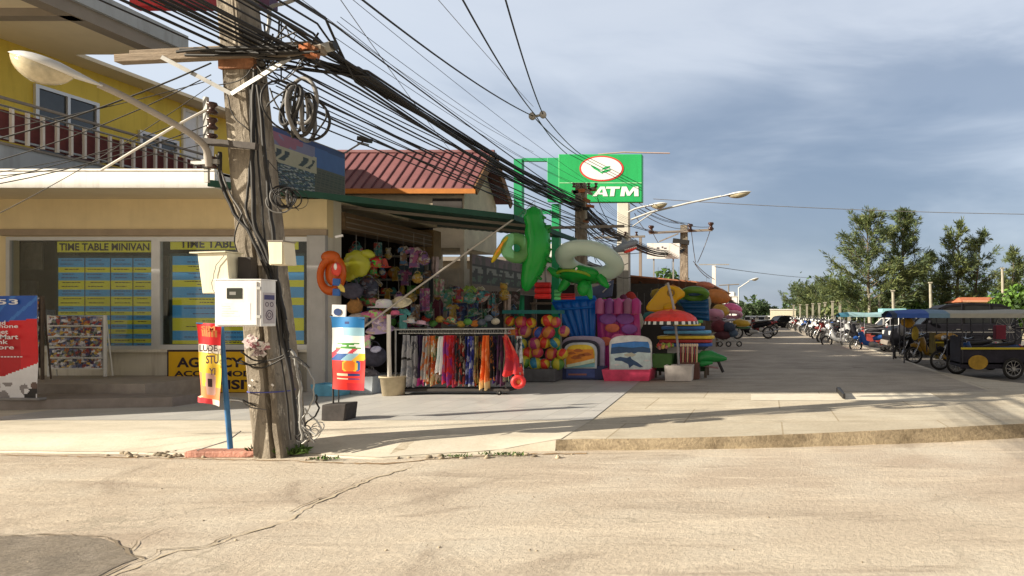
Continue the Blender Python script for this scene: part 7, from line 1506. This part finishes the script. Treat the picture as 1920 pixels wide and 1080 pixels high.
def car(loc, label, L_, Hh, paint, cat='car', nm='parked_car', wd=1.75, suv=True, rz=0):
    t = thing(nm, label, cat, (0, 0, 0)); k = L_ / 5.0; h = Hh / 2.0
    def sec(pts, y0, y1, m_, mb, inset=0): mb.prism([(x * k, y0, z * h) for x, z in pts], (0, y1 - y0, 0), m_)
    body = [(-2.45, .45), (-2.5, .75), (-2.42, 1.0), (-2.2, 1.10), (-1.35, 1.20), (-1.2, 1.22), (2.35, 1.24), (2.46, 1.0), (2.5, .7), (2.44, .42), (2.05, .36), (1.98, .58), (1.78, .74), (1.5, .78), (1.22, .74), (1.02, .58), (.95, .36), (-1.05, .36), (-1.12, .58), (-1.32, .74), (-1.6, .78), (-1.88, .74), (-2.08, .58), (-2.15, .38)]
    m = MB(); sec(body, -wd / 2, wd / 2, paint, m); m.build('body', t, bevel=.05)
    m = MB(); cab = [(-1.25, 1.21), (-.62, 1.78), (-.35, 1.90), (.6, 1.98), (1.7, 1.93), (2.0, 1.83), (2.32, 1.23)]
    m.prism([(x * k, -wd / 2 + .12, z * h) for x, z in cab], (0, wd - .24, 0), mat('car_glass', (.012, .014, .016), rough=.18, var=.2, spec=.25)); m.build('windows', t, bevel=.03)
    m = MB(); rf = [(-.66, 1.78), (-.35, 1.915), (.6, 2.0), (1.7, 1.95), (2.03, 1.84), (1.98, 1.80), (1.65, 1.87), (.6, 1.92), (-.3, 1.84), (-.58, 1.74)]
    m.prism([(x * k, -wd / 2 + .09, z * h) for x, z in rf], (0, wd - .18, 0), paint)
    for a, b_ in (((-1.28, 1.22), (-.60, 1.80)), ((2.36, 1.24), (2.02, 1.84)), ((.25, 1.22), (.25, 1.95)), ((1.35, 1.22), (1.3, 1.93))):
        for yy in (-wd / 2 + .10, wd / 2 - .10): m.tube([(a[0] * k, yy, a[1] * h), (b_[0] * k, yy, b_[1] * h)], .035, paint, 6)
    m.build('roof', t)
    for xx in (-1.6, 1.5):
        for yy in (-wd / 2 + .10, wd / 2 - .10): wheel(t, (xx * k, yy, .36), .36, .13 if k > .5 else .1, car=True)
    m = MB()
    for yy in (-wd / 2 + .18, wd / 2 - .3): m.obox((-2.44 * k, yy + .05, .88 * h), (.10, .26, .16), mat('car_lamp', (.7, .72, .72), rough=.1)); 
    m.build('headlight', t, bevel=.02)
    m = MB(); m.box(-2.55 * k, -2.4 * k, -wd / 2 + .05, wd / 2 - .05, .42 * h, .6 * h, M_gbr if paint is not whi else paint); m.build('bumper', t, bevel=.03)
    m = MB(); m.ell((-1.0 * k, -wd / 2 - .1, 1.28 * h), (.08, .1, .08), paint); m.build('mirror', t)
    m = MB()
    for xx in (.0, 1.2): m.box(xx * k, (xx + .15) * k, -wd / 2 - .025, -wd / 2 - .003, 1.0 * h, 1.03 * h, CH)
    m.box(-1.9 * k, 2.2 * k, -wd / 2 - .018, -wd / 2 - .002, .98 * h if False else .90 * h, .93 * h, CH); m.build('side_trim', t)
    t.location = loc; t.rotation_euler = (0, 0, rz); return t
car((X1(1783, 26.8), 27, 0), 'black utility vehicle parked broadside behind the nearest motorbike taxi', 5.0, 2.06, blk, nm='utility_vehicle', cat='car', wd=1.9)
car((X1(1672, 46), 46, 0), 'white car partly hidden behind the aqua canopy', 3.6, 1.5, whi, rz=.2)
C0 = car((X1(1408, 95), 95, 0), 'white car at the far left end of the distant car row', 2.2, 1.45, whi, rz=1.3)
copy_tree(C0, (X1(1426, 98), 98, 0), 1.2, 'white car second from left in the distant row'); copy_tree(C0, (X1(1442, 104), 104, 0), 1.4, 'white car third from left in the distant row')
car((X1(1462, 78), 78, 0), 'dark car at the right end of the distant row', 3.0, 1.5, blk, rz=.5)
# big spoked wheel and red crate behind the nearest taxi
t = thing('bicycle', 'black bicycle with thin spoked wheels at the right edge behind the nearest canopy', 'bicycle', W(1880, 650, 22))
wheel(t, W(1893, 614, 22), .48, .035, 16, False, .004); wheel(t, W(1893, 614, 22) + Vector((1.3, 0, 0)), .48, .035, 16, False, .004)
m = MB(); c = W(1893, 614, 22)
for a, b_ in (((0, 0), (-.45, .4)), ((-.45, .4), (-1.1, .38)), ((-1.1, .38), (-1.3, 0)), ((-.45, .4), (-.6, -.05)), ((-.6, -.05), (0, 0)), ((-1.1, .38), (-.6, -.05)), ((-1.1, .38), (-1.05, .6))): m.tube([c + Vector((-a[0], 0, a[1])), c + Vector((-b_[0], 0, b_[1]))], .018, blk, 6)
m.build('frame', t); m = MB(); m.tube([c + Vector((1.0, -.25, .62)), c + Vector((1.1, 0, .6)), c + Vector((1.0, .25, .62))], .015, CH, 6); m.build('handlebar', t); m = MB(); m.ell(c + Vector((.42, 0, .46)), (.14, .06, .04), SEAT); m.build('saddle', t)
m = MB(); m.obox(W(1874, 623, 21.7), (.32, .3, .45), mat('crate_darkred', (.18, .02, .04), var=.2)); tag(m.build('crate', bevel=.02), 'dark red crate strapped beside the bicycle at the right edge', 'crate')
# ================================================================ vegetation and the beach side
def leaf_mat(n, c, isl=.4, tr=.25):
    m = mat(n, c, var=.35, scale=.6, island=isl, rough=.65); nt = m.node_tree; N = nt.nodes; L = nt.links; p = N['Principled BSDF']; o = N['Material Output']
    t_ = N.new('ShaderNodeBsdfTranslucent'); src = p.inputs['Base Color'].links[0].from_socket; L.new(src, t_.inputs[0]); mx = N.new('ShaderNodeMixShader'); mx.inputs[0].default_value = tr; L.new(p.outputs[0], mx.inputs[1]); L.new(t_.outputs[0], mx.inputs[2]); L.new(mx.outputs[0], o.inputs[0]); return m
Lc1 = leaf_mat('casuarina_leaf', (.135, .165, .055)); Lc2 = leaf_mat('casuarina_leaf_dark', (.105, .15, .075)); Lb = leaf_mat('bright_leaf', (.10, .20, .03)); Ld = leaf_mat('deep_leaf', (.05, .10, .03)); Bk = mat('bark', (.14, .11, .08), var=.3, bump=.6)
def casuarina(loc, label, h, wd, dens, m1, m2, seed, bare=.22, lean=0):
    r = random.Random(seed); t = thing('casuarina_tree', label, 'tree', loc, 'feathery trees beyond the road'); loc = Vector(loc); tr = MB(); cr = MB()
    top = loc + Vector((lean, 0, h)); tr.tube([loc, loc.lerp(top, .3) + Vector((r.uniform(-.1, .1), 0, 0)), loc.lerp(top, .7), top], [h * .02, h * .016, h * .008, .02], Bk, 8)
    n = int(54 * dens ** .6)
    for i in range(n):
        u = bare + (1 - bare) * ((i + r.random()) / n); az = r.uniform(0, 2 * PI); rel = (u - bare) / (1 - bare)
        ln = wd * r.uniform(.6, 1.1) * (min(1, rel * 5 + .45) * (1 - rel) ** .75 + .09)
        b0 = loc.lerp(top, u); up = ln * r.uniform(.3, .8) * (.7 + rel * 1.4); e = b0 + Vector((math.cos(az) * ln, math.sin(az) * ln * .8, up)); mid = b0.lerp(e, .5) - Vector((0, 0, ln * .07))
        tr.tube([b0, mid, e], [h * .005, h * .003, .01], Bk, 4, False); bd = (e - b0).normalized(); cl = r.uniform(.25, 1.0)
        ns = max(5, int(9 * ln / wd * 1.6))
        for q_ in range(ns):                         # side sprays, each a plume of needles that droops at its tip
            s = .2 + .8 * (q_ + r.random()) / ns; p0 = b0.lerp(mid, s * 2) if s < .5 else mid.lerp(e, s * 2 - 1)
            sd = (bd + Vector((r.gauss(0, .55), r.gauss(0, .55), r.gauss(.05, .4)))).normalized(); sl = r.uniform(.5, 1.15) * (.35 + .28 * ln) * (1 if dens > .3 else .7)
            for j in range(int(28 * dens ** .25)):
                w_ = r.random(); p = p0 + sd * sl * w_ + Vector((r.gauss(0, .09), r.gauss(0, .09), r.gauss(0, .08) - .18 * sl * w_ * w_))
                d = (sd + Vector((r.gauss(0, .45), r.gauss(0, .45), r.gauss(-.05, .4)))).normalized(); l = r.uniform(.22, .55); w = d.cross(Vector((r.gauss(0, 1), r.gauss(0, 1), r.gauss(0, 1)))).normalized() * r.uniform(.02, .05)
                cr.add([p - w * .4, p + d * l * .5 + w, p + d * l, p + d * l * .5 - w], [(0, 1, 2, 3)], m1 if r.random() < cl else m2)
    tr.build('trunk', t); cr.build('crown', t); return t
def bush(loc, label, rx, ry, rz, n, m1, m2, seed, lf=.28, group='bushes beyond the road', trunk=True, nm='bush'):
    r = random.Random(seed); t = thing(nm, label, nm.replace('_', ' '), loc, group); loc = Vector(loc); m = MB(); cl = []
    for i in range(22): a = r.uniform(0, 2 * PI); q = r.random() ** .5; cl.append(Vector((math.cos(a) * q * rx * .8, math.sin(a) * q * ry * .8, rz * r.uniform(.15, .82) * (1 - .35 * q))))
    for i in range(n):
        c = cl[i % 22]; d = Vector((r.gauss(0, 1), r.gauss(0, 1), r.gauss(.2, 1))).normalized(); p = loc + c + Vector((d.x * rx * .30, d.y * ry * .30, d.z * rz * .22)) * r.uniform(.6, 1.1)
        nn = (d + Vector((r.gauss(0, .6), r.gauss(0, .6), r.gauss(0, .6)))).normalized(); a = nn.orthogonal().normalized(); b_ = nn.cross(a); s = lf * r.uniform(.5, 1.1); th = r.uniform(0, PI); a, b_ = a * math.cos(th) + b_ * math.sin(th), b_ * math.cos(th) - a * math.sin(th)
        m.add([p - a * s, p - b_ * s * .45, p + a * s, p + b_ * s * .45], [(0, 1, 2, 3)], m1 if r.random() < .65 else m2)
    m.build('foliage', t)
    if trunk: m = MB(); m.tube([loc, loc + Vector((0, 0, rz * .6))], [rz * .04, rz * .02], Bk, 6); m.tube([loc + Vector((0, 0, rz * .3)), loc + Vector((rx * .4, 0, rz * .6))], [rz * .02, rz * .01], Bk, 5); m.build('stem', t)
    return t
def at(px, Y, z=0): return Vector(((px - CX) * Y / F, Y, z))
casuarina(at(1632, 60), 'left one of the three tall feathery trees, with wide lower limbs', 9.8, 4.2, 1.4, Lc1, Lc2, 1, .12, -.3)
casuarina(at(1692, 62), 'middle and tallest of the three tall feathery trees', 10.4, 3.2, 1.4, Lc2, Lc1, 2, .12)
casuarina(at(1795, 64), 'right tall feathery tree, thinner with a forked top', 9.6, 2.7, .62, Lc1, Lc2, 3, .22, .1)
casuarina(at(1822, 65), 'slender feathery tree joined to the fork of the right tall one', 9.0, 2.6, .45, Lc2, Lc1, 4, .25, .9)
casuarina(at(1746, 66), 'small feathery tree between the middle and right tall ones', 7.0, 2.2, .45, Lc2, Lc1, 14, .25)
casuarina(at(1893, 60), 'thin leaning sapling near the right edge', 7.0, 1.1, .22, Lc1, Lc2, 5, .5, .4)
casuarina(at(1530, 95), 'dark low feathery tree left of the tall ones', 5.2, 4.0, 1.0, Lc2, Lc1, 6, .12)
casuarina(at(1570, 85), 'spreading low feathery tree beside the posts', 5.0, 3.8, 1.0, Lc1, Lc2, 7, .12)
casuarina(at(1495, 110), 'far low tree at the bend of the street', 5.6, 3.4, .8, Lc2, Lc1, 8, .12)
for i, (px, Y, rx, rz, ma, mb_, lab) in enumerate([(1720, 62, 3.4, 3.0, Lb, Ld, 'light green bush behind the middle tall tree'), (1775, 60, 3.4, 2.7, Lb, Ld, 'light green bush right of the middle tall tree'), (1835, 66, 4.0, 3.6, Lb, Ld, 'light green bush left of the red roofed house'), (1905, 52, 2.2, 4.0, Lb, Ld, 'tall bright bush at the right edge'), (1915, 75, 4, 6.4, Ld, Lb, 'dark tree behind the bright bush at the right edge'),
                                              (1662, 62, 2.2, 3.4, Ld, Lc2, 'dark bush between the left and middle tall trees'), (1610, 75, 4, 3.6, Lc1, Ld, 'olive bush behind the row of posts'), (1408, 118, 4.0, 4.6, Ld, Lc2, 'dark tree at the very end of the street'), (1428, 125, 3.6, 4.8, Ld, Lc2, 'dark tree just right of the one at the street end'), (1392, 110, 2.4, 4.4, Lc2, Ld, 'grey green tree left of the one at the street end'),
                                              (1250, 44, 2.0, 5.2, Lb, Ld, 'green tree crown showing over the terracotta stall roof')]):
    bush(at(px, Y), lab, rx, rx * .7, rz, 2600 if rz > 2.8 else 1800, ma, mb_, 40 + i, .2 + Y * .0014, nm='bush' if 'bush' in lab else 'leafy_tree')
# far wood as one mass
m = MB(); r = random.Random(77)
for i in range(9000):
    Y = r.uniform(150, 230); px = r.uniform(1350, 2150); hh = (2.2 + 1.3 * noisef(px * .03, 3)) if px > 1480 else (1.9 + 1.4 * noisef(px * .05, 1)); p = at(px, Y, abs(r.gauss(0, 1)) * (hh + (px > 1480) * 2.2)); a = Vector((r.gauss(0, 1), r.gauss(0, 1), r.gauss(0, 1))).normalized(); b_ = a.orthogonal().normalized(); s = r.uniform(.5, 1.1)
    m.add([p - a * s, p - b_ * s * .5, p + a * s, p + b_ * s * .5], [(0, 1, 2, 3)], Ld if r.random() < .6 else Lc2)
o = m.build('far_wood'); o['kind'] = 'stuff'; tag(o, 'distant line of trees behind the beach road')
# concrete posts along the beach
Mp = mat('pale_post', (.33, .31, .25), var=.25); rp = MB()
pst = [(1488, 96, 573), (1500, 92, 572), (1513, 88, 572), (1524, 84, 570), (1536, 80, 570), (1547, 76, 568), (1561, 72, 566), (1575, 68, 566), (1592, 62, 563)]
t0_ = None
for i, (px, Y, top) in enumerate(pst):
    lab = '%s post from the left in the row of pale concrete posts' % ordn[i]; z = (CY - top) * Y / F + H
    m = MB(); p = at(px, Y); m.obox(p + Vector((0, 0, z / 2)), (.24, .24, z), Mp, (0, 0, 0), .9); m.obox(p + Vector((0, 0, z + .04)), (.34, .34, .12), Mp); tag(m.build('concrete_post'), lab, 'post', 'row of concrete posts')
for px, Y, top, lab in ((1632, 58, 552, 'pale pole below the left tall tree'), (1677, 55, 545, 'thin pale pole above the aqua canopies'), (1747, 56, 530, 'pale leaning pole right of the middle tall tree'), (1882, 58, 503, 'tall pale pole near the right edge'), (1651, 60, 556, 'short pale pole beside the dark bush')):
    z = (CY - top) * Y / F + H; p = at(px, Y); m = MB(); m.tube([p, p + Vector((-.12, 0, z))], [.16, .11], Mp, 8); m.obox(p + Vector((-.12, 0, z)), (.3, .3, .1), Mp); tag(m.build('lamp_post'), lab, 'pole', 'pale poles beyond the road')
# houses beyond
def cottage(label, px0, px1, Y, ytop, yeave, wm, rm, dpt=5):
    a, b_ = X1(px0, Y), X1(px1, Y); ze, zt_ = H + (CY - yeave) * Y / F, H + (CY - ytop) * Y / F; t = thing('cottage', label, 'house', ((a + b_) / 2, Y, 0))
    m = MB(); m.box(a + .3, b_ - .3, Y, Y + dpt, 0, ze, wm); m.prism([(b_ - .3, Y, ze), (b_ - .3, Y + dpt, ze), (b_ - .3, Y + dpt / 2, zt_ - .1)], (-.2, 0, 0), wm); m.build('wall', t)
    m = MB(); m.add([(a, Y - .4, ze - .1), (b_, Y - .4, ze - .1), (b_ - .6, Y + dpt / 2, zt_), (a + .6, Y + dpt / 2, zt_), (a, Y + dpt + .4, ze - .1), (b_, Y + dpt + .4, ze - .1)], [(0, 1, 2, 3), (3, 2, 5, 4), (0, 3, 4), (1, 5, 2)], rm); m.build('roof', t)
    m = MB(); m.box((a + b_) / 2 - .5, (a + b_) / 2 + .5, Y - .02, Y - .003, ze * .35, ze * .8, M_dark); m.build('window', t); m = MB(); m.box(a + .9, a + 1.7, Y - .02, Y - .003, .05, ze * .8, M_gbr); m.build('door', t)
cottage('cream cottage with an orange red roof beyond the black vehicle', 1800, 1888, 58, 556, 564, mat('cream_wall', (.62, .54, .36), var=.1), mat('orange_red_roof', (.48, .16, .08), var=.2))
t = thing('white_building', 'small white flat roofed building at the end of the stalls', 'building', at(1362, 90)); zz = lambda y: H + (CY - y) * 90 / F
m = MB(); m.box(X1(1346, 90), X1(1382, 90), 90, 96, 0, zz(556), M_wht); m.box(X1(1352, 90), X1(1376, 90), 90.5, 95, zz(556), zz(547), M_wht); m.build('wall', t); m = MB(); m.box(X1(1364, 90), X1(1371, 90), 89.95, 89.99, zz(562), zz(555.5), M_dark); m.build('window', t)
m = MB(); m.box(X1(1345, 90), X1(1383, 90), 89.9, 96, zz(556) + .002, zz(555), M_wht); m.build('cornice', t)
t = thing('beach_wall', 'long low cream wall at the far end of the road', 'wall', at(1468, 100)); m = MB(); m.box(X1(1444, 100), X1(1492, 100), 100, 100.4, 0, H + 9 * 100 / F, mat('cream_far', (.72, .66, .5), var=.1)); m.box(X1(1443, 100), X1(1493, 100), 99.9, 100.5, H + 9 * 100 / F, H + 9 * 100 / F + .12, M_wht); m.build('wall', t)
# left side backdrop: buildings behind the stalls
for i, (x0, x1, y0_, y1_, z, c) in enumerate([(-24, -10, 26, 36, 3.6, (.42, .37, .3)), (-26, -10.5, 38, 52, 4.2, (.5, .47, .42)), (-28, -11, 56, 80, 4.6, (.45, .42, .36))]):
    t = thing('back_building', ['plain low building behind the terracotta stall', 'plain low building behind the second stall', 'plain low building behind the far stalls'][i], 'building', ((x0 + x1) / 2, y0_, 0)); m = MB(); m.box(x0, x1, y0_, y1_, 0, z, mat('back_wall_%d' % i, c, var=.12)); m.build('wall', t); m = MB(); m.box(x0 - .3, x1 + .3, y0_ - .3, y1_ + .3, z, z + .15, M_gbr); m.build('roof', t)
    for yy in (y0_ + 1.5, y0_ + 5.5): m = MB(); m.box(x1 + .003, x1 + .03, yy, yy + 1.2, 1.2, 2.4, MATS['dark_pane']); m.build('window', t)
for o in list(bpy.data.objects):
    if '_w' in o: del o['_w']
